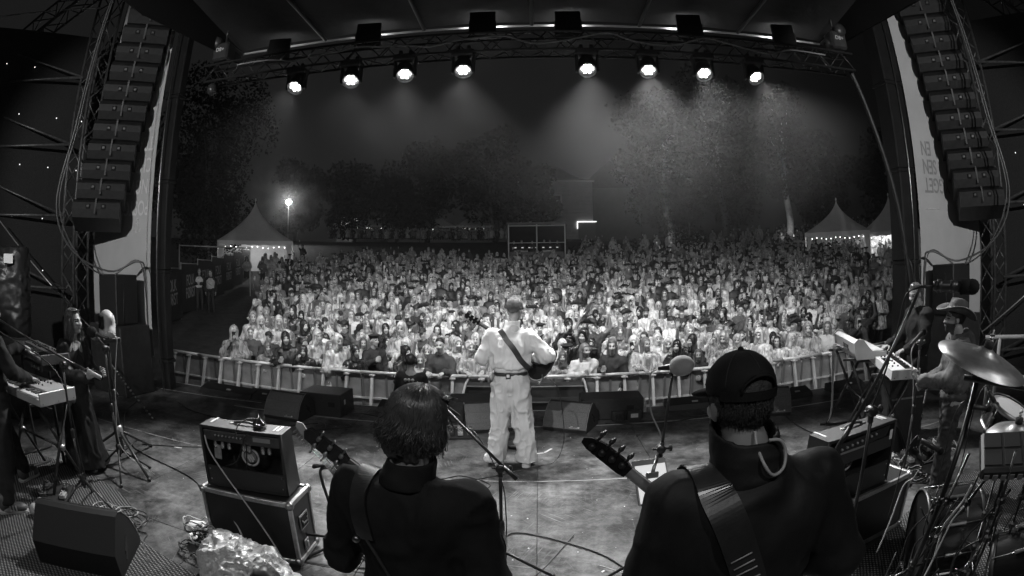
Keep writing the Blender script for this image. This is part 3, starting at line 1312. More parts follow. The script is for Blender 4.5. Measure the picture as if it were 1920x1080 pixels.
    # lattice tower and scaffold behind
    tw = empty('lattice_tower', (s * 8.9, 6.9, -1), 0, 'dark scaffold lattice tower beside the %s loudspeakers' % side, 'scaffold')
    mb = MB()
    truss(mb, (s * 8.75, 6.9, -1), (s * 8.75, 6.9, 9), .42, 24, .03)
    truss(mb, (s * 9.6, 8.6, -1), (s * 9.6, 8.6, 9), .42, 24, .03)
    truss(mb, (s * 8.0, 6.6, 8.2), (s * 14, 6.0, 6.3), .42, 14, .03)
    for k in range(5):
        mb.bar((s * 8.9, 6.7, .2 + k * 1.4), (s * 13, 4.4, .2 + k * 1.4), .03)
        mb.bar((s * 8.9, 6.7, .2 + k * 1.4), (s * 13, 4.4, 1.6 + k * 1.4), .024)
    mb.build('lattice', mat('scaffold_steel', .09, .42, metal=.4, var=(9, .5)), tw, True)
    # side screen: dark mesh cloth with small lit points
    sc = empty('side_screen', (s * 11, 5, -1), 0, 'black mesh wall closing the %s side of the stage with tiny lit points' % side, 'screen')
    MB().prism([(s * 9.3, 7.4), (s * 9.3 + s * .04, 7.4), (s * 14.5, 1.0), (s * 14.5 - s * .06, 1.0)], -1, 7.0, axis='Z').build('mesh_cloth', mat('mesh_cloth', .012, .85, var=(30, .5), bump=(40, .6, .02)), sc, True)
    mb = MB()
    for k in range(5 if s < 0 else 3):
        for q in range(10):
            t = q / 10 + .03 * random.random()
            mb.box((s * (9.25 + t * 5.0), 7.36 - t * 6.2 , 1.9 + k * 1.05 + .02 * q), (.015, .015, .02))
    mb.stuff('pixel_light', mat('tiny_light', .8, .4, emit=1.6), sc, True)
    # sub and speaker stack standing on the stage wing
    sp = empty('bass_cabinet', (s * 6.75, 6.35, 0), s * .12, 'big black bass cabinet standing on the %s stage wing below a smaller loudspeaker' % side, 'loudspeaker')
    MB().box((0, 0, .56), (1.0, .7, 1.12), ch=.015).build('box', BLACK, sp)
    mb = MB()
    for z in (.3, .8):
        mb.box((-.36, -.352, z), (.14, .012, .09), ch=.003)
    mb.each('handle_cup', mat('slot_black', .004, .9), sp)
    sp = empty('side_fill_speaker', (s * 6.75, 6.35, 1.122), s * .12, 'upright black side-fill loudspeaker on top of the bass cabinet by the %s banner' % side, 'loudspeaker')
    MB().box((-s * .02, 0, .41), (.55, .5, .80), ch=.015).build('box', mat('stack_black', .013, .6), sp)
    mb = MB()
    for sx in (-.3, .3):
        mb.bar((sx, -.1, .01), (sx * .95, -.05, .68), .012)
    mb.each('ratchet_strap', RUBBER, sp)

# chain hanging by the left column
ch = MB()
for k in range(150):
    z = 7.2 - k * .048
    a = (k % 2) * math.pi / 2
    ring = [(-6.31 + .013 * math.cos(a) * math.cos(t), 6.7 + .013 * math.sin(a) * math.cos(t), z + .028 * math.sin(t)) for t in np.linspace(0, 2 * math.pi, 7)]
    ch.tube(ring, .0055, 4, caps=False)
o = ch.build('hoist_chain', mat('chain_steel', .6, .3, metal=.8))
tag(o, 'pale steel hoist chain hanging straight beside the left banner', 'chain')

# guy wires and straps
for (a, b, lab) in (((-9.2, 3.4, 6.0), (-8.2, 6.2, 7.0), 'taut pale guy wire rising to the left lattice tower'), ((-9.5, 5.0, 3.0), (-6.9, 6.2, .75), 'taut dark strap running down to the left speaker stack'),
                    ((9.6, 4.2, 6.4), (8.0, 6.2, 7.4), 'taut wire at the top of the right lattice tower'), ((9.4, 4.8, 2.2), (7.3, 6.0, .8), 'taut strap running down behind the musician in the hat')):
    o = MB().bar(a, b, .012, 6).build('guy_wire', mat('wire', .35, .4, metal=.5))
    tag(o, lab, 'wire')
mb = MB()
mb.tube(bez([(4.85, TY, 4.9), (5.05, 6.42, 4.4), (5.5, 6.45, 3.0), (5.75, 6.5, 1.9), (5.9, 6.5, 1.0), (6.0, 6.5, .2)], 8), .035, 8)
mb.tube(bez([(5.6, 6.45, 2.2), (5.68, 6.3, 1.9), (5.82, 6.4, 1.4), (5.95, 6.45, 1.0)], 8), .015, 6)
o = mb.build('cable_bundle', CABLE)
tag(o, 'thick black cable bundle sagging from the right end of the lamp truss', 'cable')
# ratchet strap with chain at lower left
mb = MB()
mb.bar((-6.9, 6.0, .72), (-6.15, 5.6, .55), .012)
for k in range(16):
    t = k / 15
    p = Vector((-6.15, 5.6, .55)).lerp(Vector((-5.1, 5.3, -.0 + .03)), t)
    mb.ball(p, (.03, .018, .018), 6)
o = mb.build('tie_chain', STEEL)
tag(o, 'taut tie chain slanting down to the deck beside the left speaker stack', 'chain')

# wrapped case at far left
wc = empty('wrapped_cases', (-7.02, 3.95, 0), 1.0, 'tall stack of black plastic wrapped cases at the far left edge', 'cases')
MB().box((0, 0, .55), (.9, .8, 1.1), ch=.02).build('lower_case', BLACK, wc)
V, F = cloth(clip(union([cap((x, y, 1.2), (x, y, 2.15), .2) for x in (-.28, .28) for y in (-.22, .22)] + [ell((0, 0, 1.7), (.42, .36, .6))], .12), above(2.28)), .03, .016, (5, 5, 8), 3)
o = mesh_obj('plastic_wrap', np_mesh('plastic_wrap', V, F, mat('black_plastic_wrap', .015, .42, spec=.4, bump=(10, .35, .02))), wc)
MB().box((.13, -.445, 2.12), (.15, .012, .12)).build('label', PAPER, wc)
# railing at far right
rl = empty('handrail', (5.6, 4.4, 0), -.9, 'grey tube handrail at the far right edge of the stage', 'railing')
mb = MB()
for z in (.55, 1.05):
    mb.bar((-.1, 0, z), (2.2, 0, z), .03)
for x in (0, .12, 1.2, 2.2):
    mb.bar((x, 0, 0), (x, 0, 1.05), .028)
mb.build('rail_tube', PALE, rl)

# ------------------------------------------------------------------ crowd barrier
def barrier_y(x):
    return 9.0 + (.0062 if x < 0 else .0105) * x * x


BAR = mat('barrier_panel', .19, .5, var=(3, .35), bump=(10, .3, .01), spec=.6)
STRUT = mat('barrier_strut', .5, .45, metal=.25, var=(8, .2))
names = ['first', 'second', 'third', 'fourth', 'fifth', 'sixth', 'seventh', 'eighth', 'ninth', 'tenth', 'eleventh', 'twelfth', 'thirteenth', 'fourteenth', 'fifteenth', 'sixteenth', 'seventeenth', 'eighteenth', 'nineteenth', 'twentieth']
xs = [-8.2]
while xs[-1] < 8.3:
    x = xs[-1]
    sl = 2 * (.0062 if x < 0 else .0105) * x
    xs.append(x + 1.0 / math.sqrt(1 + sl * sl))
proto = None
for k in range(len(xs) - 1):
    x, x2 = xs[k], xs[k + 1]
    y, y2 = barrier_y(x), barrier_y(x2)
    rz = math.atan2(y2 - y, x2 - x)
    lab = 'dark crowd barrier section with pale struts, %s from the left end of the run' % names[k]
    if proto is None:
        proto = empty('crowd_barrier', ((x + x2) / 2, (y + y2) / 2, -1), rz, lab, 'barrier', 'crowd barrier sections along the pit')
        W = .985
        MB().box((0, .02, .58), (W, .012, 1.12)).build('panel', BAR, proto)
        MB().tube([(-W / 2, -.01, 1.19), (W / 2, -.01, 1.19)], .032, 8).build('top_rail', STRUT, proto)
        mb = MB()
        mb.box((0, -.005, .70), (W, .03, .035))
        mb.box((0, -.005, .12), (W, .03, .05))
        mb.each('cross_bar', PALE, proto)
        for sx in (-.25, .24):
            mb = MB()
            mb.prism([(-.42, 0), (-.36, 0), (-.005, 1.17), (-.06, 1.17)], sx - .025, sx + .025)
            mb.box((sx, -.05, 1.15), (.11, .09, .02))
            mb.build('strut', STRUT, proto)
        for sx in (-.46, 0):
            MB().box((sx, .005, .6), (.04, .02, 1.1)).build('upright', mat('barrier_upright', .10, .5), proto)
        MB().box((0, -.25, .015), (W, .5, .02)).build('foot_plate', mat('tread_plate', .12, .5, metal=.4, bump=(30, .5, .01)), proto)
    else:
        copy_thing(proto, ((x + x2) / 2, (y + y2) / 2, -1), rz, lab)
# ------------------------------------------------------------------ stage gear
LEGEND = mat('legend_print', .55, .6)


def wedge(loc, rz, label, w=.58, sc=1.0):
    r = empty('stage_monitor', loc, rz, label, 'floor monitor', 'floor monitors on the deck')
    p = [(-.24, .0), (-.265, .05), (-.235, .13), (-.16, .25), (-.05, .345), (.0, .36), (.05, .35), (.235, .17), (.235, 0)]
    p = [(a * sc, b * sc) for a, b in p]
    MB().prism(p, -w / 2, w / 2).build('cabinet', mat('monitor_paint', .03, .55, var=(14, .4), bump=(180, .4, .002), wear=(18, .1, -.08)), r)
    mb = MB()
    q = [(-.262, .055), (-.232, .135), (-.158, .255), (-.052, .345)]
    q = [(a * sc, b * sc) for a, b in q]
    for (a, b), (c, d) in zip(q, q[1:]):
        nx, nz = (d - b), -(c - a)
        l = math.hypot(nx, nz)
        nx, nz = -nx / l * .007, -nz / l * .007
        mb.prism([(a, b), (a + nx, b + nz), (c + nx, d + nz), (c, d)], -w / 2 + .008, w / 2 - .008)
    mb.build('grille', GRILLE, r)
    for s in (-1, 1):
        mb = MB()
        for dz in (0, .055):
            M = Matrix.Translation((s * (w / 2 + .002), .015 + dz * .5, .17 - dz)) @ Matrix.Rotation(rad(-38), 4, 'X')
            mb.box((0, 0, 0), (.008, .13, .022), M=M)
        mb.build('grip_slot', mat('slot_black', .004, .9), r)
        mb = MB()
        for (a, b), (c, d) in zip(p[1:6], p[2:6]):
            mb.bar((s * w / 2, a, b), (s * w / 2, c, d), .005, 5)
        mb.build('edge_trim', mat('worn_edge', .22, .5), r)
    M = Matrix.Translation((.10 * sc, -.262 * sc, .082 * sc)) @ Matrix.Rotation(rad(68), 4, 'X')
    mb = MB()
    mb.box((.09, 0, 0), (.022, .022, .003), M=M)
    mb.box((0, .01, 0), (.03, .005, .003), M=M)
    mb.each('maker_plate', PAPER, r)
    text('maker_text', 'audiotechnik', .022, M @ Matrix.Translation((.02, -.006, 0)), PAPER, r)
    return r


wedge((-3.43, 6.52, 0), rad(-6), 'angled floor monitor at the left, with a second box right behind it')
wedge((-.66, 6.62, 0), rad(14), 'angled floor monitor close to the left of the singer, partly behind his leg')
wedge((.44, 6.62, 0), rad(-24), 'angled floor monitor to the right of the singer, its slotted side in view')
wedge((3.22, 6.60, 0), rad(-14), 'angled floor monitor at the right, half hidden by the man in the cap')
w_ = wedge((-3.10, 2.12, 0), rad(205), 'large black floor monitor at the lower left with its back to the camera', .74, 1.16)
for c in w_.children:
    if c.name.split('.')[0] == 'cabinet':
        c.data.materials[0] = mat('monitor_shaded', .006, .7, spec=.3, bump=(180, .4, .002))  # darker copy of the cabinet paint: shade on this back put into colour


def flat_sub(loc, s, rz, label):
    r = empty('front_fill_box', loc, rz, label, 'speaker box', 'low speaker boxes along the stage front')
    MB().box((0, 0, s[2] / 2), s, ch=.012).build('cabinet', TOLEX, r)
    mb = MB()
    mb.box((s[0] * .28, -s[1] / 2 - .002, s[2] * .55), (.10, .008, .07))
    mb.build('handle_cup', mat('slot_black', .004, .9), r)
    MB().box((s[0] / 2 + .001, -s[1] * .2, s[2] * .6), (.004, .05, .07)).build('label', PAPER, r)
    return r


flat_sub((-3.02, 6.95, 0), (.66, .5, .33), rad(-2), 'black speaker box standing right behind the left floor monitor')
flat_sub((-.86, 7.05, 0), (.72, .5, .30), rad(3), 'black speaker box behind the monitor on the left of the singer')
flat_sub((1.02, 7.1, 0), (.86, .45, .30), rad(-1), 'wide black speaker box behind the monitor on the right of the singer')


def low_ramp(loc, w, rz, label):
    r = empty('cable_ramp', loc, rz, label, 'speaker box', 'low black boxes lying on the stage edge')
    MB().prism([(-.16, 0), (-.12, .07), (.10, .13), (.16, .11), (.16, 0)], -w / 2, w / 2).build('body', mat('ramp_black', .012, .55, var=(9, .4)), r)
    MB().box((.05, -.03, .105), (.09, .03, .012), M=Matrix.Rotation(rad(15), 4, 'X')).build('emblem', PALE, r)
    return r


low_ramp((-5.0, 7.25, 0), 1.1, rad(-4), 'low black box on the stage edge near the left end of the barrier')
low_ramp((-4.3, 7.28, 0), .55, rad(-3), 'low black wedge box on the stage edge left of the left monitors')
low_ramp((-2.0, 7.3, 0), .62, rad(-1), 'low black wedge box on the stage edge behind the long haired guitarist')
low_ramp((2.25, 7.3, 0), .75, rad(2), 'low black wedge box on the stage edge left of the man in the cap')
low_ramp((3.95, 7.2, 0), .6, rad(4), 'low black wedge box on the stage edge beside the right floor monitor')
low_ramp((5.0, 7.2, 0), .7, rad(6), 'low black wedge box on the stage edge in front of the white synthesizer')
d = empty('stage_box', (1.20, 6.86, 0), 0, 'small black junction box with a white label beside the right monitor', 'junction box')
MB().box((.1, 0, .07), (.20, .2, .14), ch=.01).box((-.12, .02, .07), (.16, .2, .13), ch=.01).build('case', BLACK, d)
MB().box((.1, -.103, .08), (.10, .004, .055)).build('label', PAPER, d)
mb = MB()
for x in (-.16, -.12, -.08):
    mb.tube([(x, -.085, .09), (x, -.13, .09), (x, -.15, .03), (x + .3, -.17, .012)], .01, 6)
mb.build('plug', RUBBER, d)
# bottle, puck
bt = empty('water_bottle', (-.37, 5.72, 0), 0, 'clear plastic water bottle standing behind the singer\'s left leg', 'bottle')
mb = MB()
mb.lathe([(.028, 0), (.033, .01), (.033, .06), (.030, .07), (.033, .08), (.033, .15), (.02, .19), (.014, .205)], 16)
m_ = mat('bottle_plastic', .75, .12, spec=.6)
m_.node_tree.nodes['Principled BSDF'].inputs['Transmission Weight'].default_value = .6
mb.build('bottle_body', m_, bt)
MB().lathe([(.016, .203), (.016, .228), (.002, .23)], 12).build('cap', WHITE, bt)
MB().lathe([(.0345, .085), (.0345, .145)], 16, caps=False).build('label', PALE, bt)
b2 = copy_thing(bt, (1.52, 7.16, 0), 0, 'clear plastic bottle leaning at the stage edge behind the junction box')
b2.rotation_euler = (rad(-18), 0, 0)
o = MB().lathe([(.09, 0), (.10, .015), (.10, .045), (.08, .05), (.07, .04), (.01, .04)], 20).build('floor_puck', mat('puck', .02, .4))
o.location = (-.27, 5.85, 0)
tag(o, 'round black puck on the deck between the singer\'s feet', 'puck')


# ------------------------------------------------------------------ microphones and stands
def mic(parent, M, foam=True, grey=False, r=.036, k=1.0):
    mb = MB()
    if foam:
        mb.ball((0, .03, 0), (r, r * 1.25, r), 14, 0, M)
    else:
        mb.ball((0, .02, 0), (r * .7, r * .7, r * .7), 12, 0, M)
    mb.build('windshield', FOAMG if grey else FOAM, parent)
    MB().tube([(0, .0, 0), (0, -.03, 0), (0, -.17 * k, 0), (0, -.2 * k, 0)], [.024, .022, .014, .012], 10, M=M).build('mic_body', BLACKM, parent)


def tripod(parent, h0=.28, r=.34, turn=0.0, m=None):
    for k in range(3):
        a = turn + k * 2 * math.pi / 3
        mb = MB()
        mb.bar((.02 * math.cos(a), .02 * math.sin(a), h0), (r * math.cos(a), r * math.sin(a), .015), .011, 7)
        mb.ball((r * math.cos(a), r * math.sin(a), .017), (.022, .022, .017), 8)
        mb.build('leg', m or BLACKM, parent)
    MB().lathe([(.03, h0 - .05), (.032, h0 + .03), (.02, h0 + .06)], 10).build('collar', BLACKM, parent)


def boom_stand(loc, h, elbow_to, tail, label, turn=0.0, grey=False, foam=True, mr=.036, base='tripod', m=None):
    """stand with boom through (0,0,h) to elbow_to (relative), tail on the other side"""
    m = m or BLACKM
    r = empty('microphone_stand', loc, 0, label, 'microphone stand')
    mb = MB()
    mb.bar((0, 0, .2 if base == 'tripod' else .02), (0, 0, h * .55), .0155, 10)
    mb.bar((0, 0, h * .55), (0, 0, h), .011, 10)
    mb.lathe([(.016, h * .55 - .05), (.021, h * .55 - .04), (.021, h * .55 + .02), (.012, h * .55 + .04)], 10)
    mb.build('pole', m, r)
    if base == 'tripod':
        tripod(r, turn=turn)
    else:
        MB().lathe([(.01, .045), (.10, .042), (.125, .02), (.125, 0)], 24).build('base_plate', mat('cast_base', .09, .6, var=(8, .4), wear=(9, .3, -.06)), r)
    E_, T_ = Vector(elbow_to), Vector(tail)
    c0 = Vector((0, 0, h))
    if (E_ - c0).length > .12:
        MB().bar(T_, E_, .0095, 8).bar(T_, T_ + (E_ - T_) * .16, .014, 8).build('boom', m, r)
    mb = MB()
    mb.lathe([(.024, -.03), (.028, -.02), (.028, .02), (.024, .03)], 12, M=Matrix.Translation(c0) @ Matrix.Rotation(rad(90), 4, 'X'))
    mb.box((0, .0, h - .03), (.03, .03, .07), ch=.008)
    mb.bar((-.05, 0, h), (.05, 0, h), .008)
    mb.ball((.06, 0, h), (.014, .022, .022), 8)
    mb.build('clutch', BLACKM, r)
    return r, E_


# centre boom stand in front of the long haired guitarist
r, E_ = boom_stand((-.22, 2.95, 0), .90, (-.39, .19, 1.27), (.10, -.05, .845), 'black boom microphone stand at centre, between the two front guitarists', .3)
d = Vector((-.39, .05, .12)).normalized()
mic(r, frame(E_ + Vector((-.02, .0, .0)), (-.55, -.35, .5), (0, 0, 1)), True, False, .045)
mb = MB()
mb.tube(bez([tuple(E_ + Vector((.05, .04, -.08))), tuple(E_ + Vector((.09, .04, -.19))), tuple(E_ + Vector((.22, 0, -.20))), (.0, .02, .82), (.03, .02, .55), (.04, -.01, .1), (.2, .1, .01), (.5, .7, .01)], 8), .004, 5)
mb.build('mic_lead', CABLE, r)

# stand with large grey foam mic and a tablet, left of the man in the cap
r, E_ = boom_stand((.72, 2.88, 0), 1.02, (.065, .05, 1.5), (.0, -.01, .98), 'black microphone stand with a big grey foam windshield and a tablet clamped to it', .9)
mic(r, frame(E_ + Vector((.02, -.01, .01)), (.85, -.35, .12), (0, 0, 1)), True, True, .062, .55)
mb = MB()
mb.tube(bez([tuple(E_ + Vector((-.09, .04, -.01))), tuple(E_ + Vector((-.13, .03, -.05))), tuple(E_ + Vector((-.125, 0, -.25))), tuple(E_ + Vector((-.06, -.03, -.42))), (-.03, -.03, .95), (-.03, -.01, .5), (-.03, 0, .1), (-.3, .3, .01)], 8), .005, 5)
mb.build('mic_lead', mat('grey_cable', .3, .5), r)
tb = empty('tablet', (.655, 2.76, .86), rad(8), 'bright screened tablet clamped on the stand beside the man in the cap', 'tablet')
M = Matrix.Rotation(rad(-38), 4, 'X')
MB().box((0, 0, 0), (.21, .010, .28), M=M, ch=.004).build('case', mat('tablet_case', .03, .35), tb)
MB().box((0, -.0062, -.012), (.186, .002, .232), M=M).build('screen', mat('lit_screen', .6, .25, emit=.62), tb)
MB().box((0, -.0058, .0), (.206, .001, .275), M=M).build('bezel', mat('bezel_silver', .35, .3, metal=.5), tb)
mb = MB()
mb.bar((0, .01, .05), (.06, .10, .12), .012)
mb.box((0, .012, .03), (.08, .014, .05), ch=.004)
mb.build('clamp', STEEL, tb)

# big overhead boom at the right
r, E_ = boom_stand((1.62, 2.06, 0), 1.36, (.20, -.10, 1.945), (-.22, -.02, 1.19), 'tall black boom stand holding a large microphone over the drums at right', .5, mr=.05)
q = empty('large_microphone', (1.90, 1.80, 1.945), 0, 'large dark broadcast microphone with foam end pointing right, on the tall boom', 'microphone')
mb = MB()
mb.tube([(-.12, .11, .01), (-.06, .07, .01)], .008, 8)
mb.tube([(-.06, .07, .01), (-.05, .062, .01), (.0, .02, .005), (.06, -.035, .0)], [.022, .026, .026, .026], 14)
mb.tube([(-.045, .058, .01), (-.025, .04, .008)], .031, 14)
mb.tube([(.01, .012, .004), (.03, -.008, .002)], .029, 14)
mb.build('mic_body', BLACKM, q)
mb = MB()
mb.ball((.10, -.073, -.002), (.043, .043, .038), 14)
mb.tube([(.05, -.027, .0), (.09, -.064, -.001)], .037, 14)
mb.build('windshield', FOAM, q)
mb = MB()
mb.tube(bez([(-.12, .11, .01), (-.17, .17, -.03), (-.2, .2, -.2), (-.25, .24, -.45), (-.3, .26, -.6)], 8), .005, 5)
mb.build('mic_lead', CABLE, q)

# vocal mic of the musician in the hat, on a round base
r, E_ = boom_stand((3.36, 3.58, 0), 1.34, (.07, .0, 1.38), (0, 0, 1.34), 'straight microphone stand on a heavy round base by the musician in the hat', base='round')
mic(r, frame((.02, -.0, 1.42), (.85, .15, .38), (0, 0, 1)), False, False, .045)
MB().box((.012, -.02, .86), (.02, .004, .16), M=Matrix.Rotation(rad(8), 4, 'Y')).build('paper_tag', PAPER, r)
mb = MB()
mb.tube(bez([(-.1, -.03, 1.36), (-.13, -.02, 1.25), (-.03, .02, 1.0), (.02, .02, .6), (.12, .1, .32), (.05, .16, .12), (.3, .3, .02)], 8), .006, 6)
mb.build('mic_lead', CABLEW, r)

# vocal mic of the singing woman
r, E_ = boom_stand((-4.02, 3.55, 0), 1.30, (-.10, -.06, 1.44), (.02, .02, 1.28), 'thin black microphone stand in front of the singing woman at left', 1.2)
mic(r, frame(E_, (-.9, -.25, .2), (0, 0, 1)), True, False, .055)
mb = MB()
mb.tube(bez([(-.0, 0, 1.42), (.08, .02, 1.46), (.16, .04, 1.40), (.12, .05, 1.25), (.05, .03, .8), (.03, .02, .3), (.3, .2, .01)], 8), .005, 5)
mb.build('mic_lead', CABLEW, r)

# boom over the keyboards at far left
r, E_ = boom_stand((-3.72, 2.72, 0), 1.28, (-1.18, -.5, 1.78), (.36, .16, 1.20), 'boom microphone stand with a pale tipped boom slanting over the keyboards', .2, m=mat('worn_black_metal', .05, .35, metal=.4, var=(20, .5)))
mic(r, frame(E_, (-.8, -.35, .5), (0, 0, 1)), True, False, .05)
MB().bar((.36, .16, 1.20), (.24, .11, 1.25), .019, 12).build('counterweight', PALE, r)
mb = MB()
mb.tube(bez([tuple(E_ + Vector((.1, .05, -.08))), (-.7, -.3, 1.5), (-.4, -.18, 1.40), (-.1, -.03, 1.22), (.0, .02, .9), (.03, .02, .2)], 8), .006, 5)
mb.build('mic_lead', CABLE, r)

# tripod with a pale unit on top, beside the woman
r = empty('tripod_stand', (-4.25, 3.81, 0), .4, 'tall black tripod stand with a pale box on top beside the singing woman', 'tripod stand')
mb = MB()
mb.bar((0, 0, .12), (0, 0, .75), .026, 12)
mb.bar((0, 0, .75), (0, 0, 1.36), .019, 12)
mb.lathe([(.03, .70), (.036, .72), (.036, .80), (.03, .82)], 12)
mb.ball((.045, 0, .76), (.02, .02, .03), 8)
mb.build('pole', BLACKM, r)
for k in range(3):
    a = k * 2 * math.pi / 3 - .75
    mb = MB()
    mb.bar((.03 * math.cos(a), .03 * math.sin(a), .36), (.62 * math.cos(a), .62 * math.sin(a), .02), .016, 8)
    mb.bar((.03 * math.cos(a), .03 * math.sin(a), .13), (.36 * math.cos(a), .36 * math.sin(a), .17), .008, 6)
    mb.ball((.62 * math.cos(a), .62 * math.sin(a), .02), (.026, .026, .02), 8)
    mb.build('leg', BLACKM, r)
MB().lathe([(.04, .31), (.05, .33), (.05, .41), (.03, .43)], 8).build('hub', ALU, r)
u = empty('monitor_unit', (-4.25, 3.81, 1.36), -.35, 'pale rounded unit with a dark slot, on top of the tall tripod at left', 'control unit')
V, F = nets(union([ell((0, 0, .13), (.105, .10, .15)), cap((-.06, 0, .05), (.06, 0, .05), .075), cap((-.05, 0, .19), (.05, 0, .19), .065)], .03), .012)
mesh_obj('shell', np_mesh('shell', V, F, mat('grey_plastic', .45, .42, var=(6, .1))), u)
MB().box((.055, -.095, .16), (.07, .05, .14), ch=.012).build('slot', mat('gloss_black', .01, .2), u)
MB().box((0, 0, -.02), (.26, .22, .05), ch=.008).build('tray', BLACKM, u)
mb = MB()
for k in range(9):
    a = k * .7
    mb.tube(bez([(-.10, -.11, .02), (-.16 - .02 * math.sin(a), -.14, .05 + .02 * math.cos(a)), (-.13, -.16, -.02), (-.06 + .02 * k * .3, -.12, .0 - .02 * (k % 3))], 6), .004, 5)
for k in range(5):
    mb.box((-.1 + .03 * k, -.115, .015), (.02, .03, .02), ch=.003)
mb.build('plug_leads', CABLEW, u)

# ------------------------------------------------------------------ amplifiers and flight cases
def flight_case(loc, s, rz, label, group='flight cases under the amplifiers'):
    r = empty('flight_case', loc, rz, label, 'flight case', group)
    w, d, h = s
    MB().box((0, 0, h / 2 + .02), (w - .012, d - .012, h - .04)).build('panel', mat('case_laminate', .014, .42, var=(7, .3), bump=(90, .25, .002), wear=(9, .08, -.08)), r)
    e = .028
    for (a, b) in (((-1, -1), 'z'), ((1, -1), 'z'), ((1, 1), 'z'), ((-1, 1), 'z')):
        MB().box((a[0] * (w / 2 - e / 2 + .004), a[1] * (d / 2 - e / 2 + .004), h / 2 + .02), (e, e, h - .06), ch=.003).build('corner_profile', ALU, r)
    for z in (.045, h - .005):
        for s_ in (-1, 1):
            MB().box((0, s_ * (d / 2 - e / 2 + .006), z), (w - .05, e, e + .008), ch=.003).build('edge_profile', ALU, r)
            MB().box((s_ * (w / 2 - e / 2 + .006), 0, z), (e, d - .05, e + .008), ch=.003).build('edge_profile', ALU, r)
    me = None
    for x in (-1, 1):
        for y in (-1, 1):
            for z in (.05, h - .01):
                if me is None:
                    o = MB().ball((0, 0, 0), .034, 12).build('ball_corner', STEEL, r)
                    me = o.data
                else:
                    o = link(bpy.data.objects.new('ball_corner', me), r)
                o.location = (x * (w / 2 - .012), y * (d / 2 - .012), z)
    for s_ in (-1, 1):
        mb = MB()
        mb.box((s_ * (w / 2 + .001), 0, h * .62), (.008, .15, .12), ch=.003)
        mb.box((s_ * (w / 2 + .005), 0, h * .62), (.006, .12, .09), 1)
        mb.tube([(s_ * (w / 2 + .012), -.045, h * .65), (s_ * (w / 2 + .014), -.045, h * .6), (s_ * (w / 2 + .014), .045, h * .6), (s_ * (w / 2 + .012), .045, h * .65)], .006, 6)
        mb.build('recessed_handle', [STEEL, mat('slot_black', .004, .9)], r)
        mb = MB()
        mb.box((s_ * (w / 2 + .003), -.02, .13), (.010, .075, .09), ch=.004)
        mb.box((s_ * (w / 2 + .011), -.02, .13), (.012, .028, .05), ch=.003)
        mb.build('butterfly_latch', STEEL, r)
    mb = MB()
    for k in range(9):
        for z in (h - .01, .045):
            mb.ball((-w / 2 + .08 + k * (w - .16) / 8, -d / 2 - .007, z), (.005, .003, .005), 6)
    mb.stuff('rivet', STEEL, r)
    return r


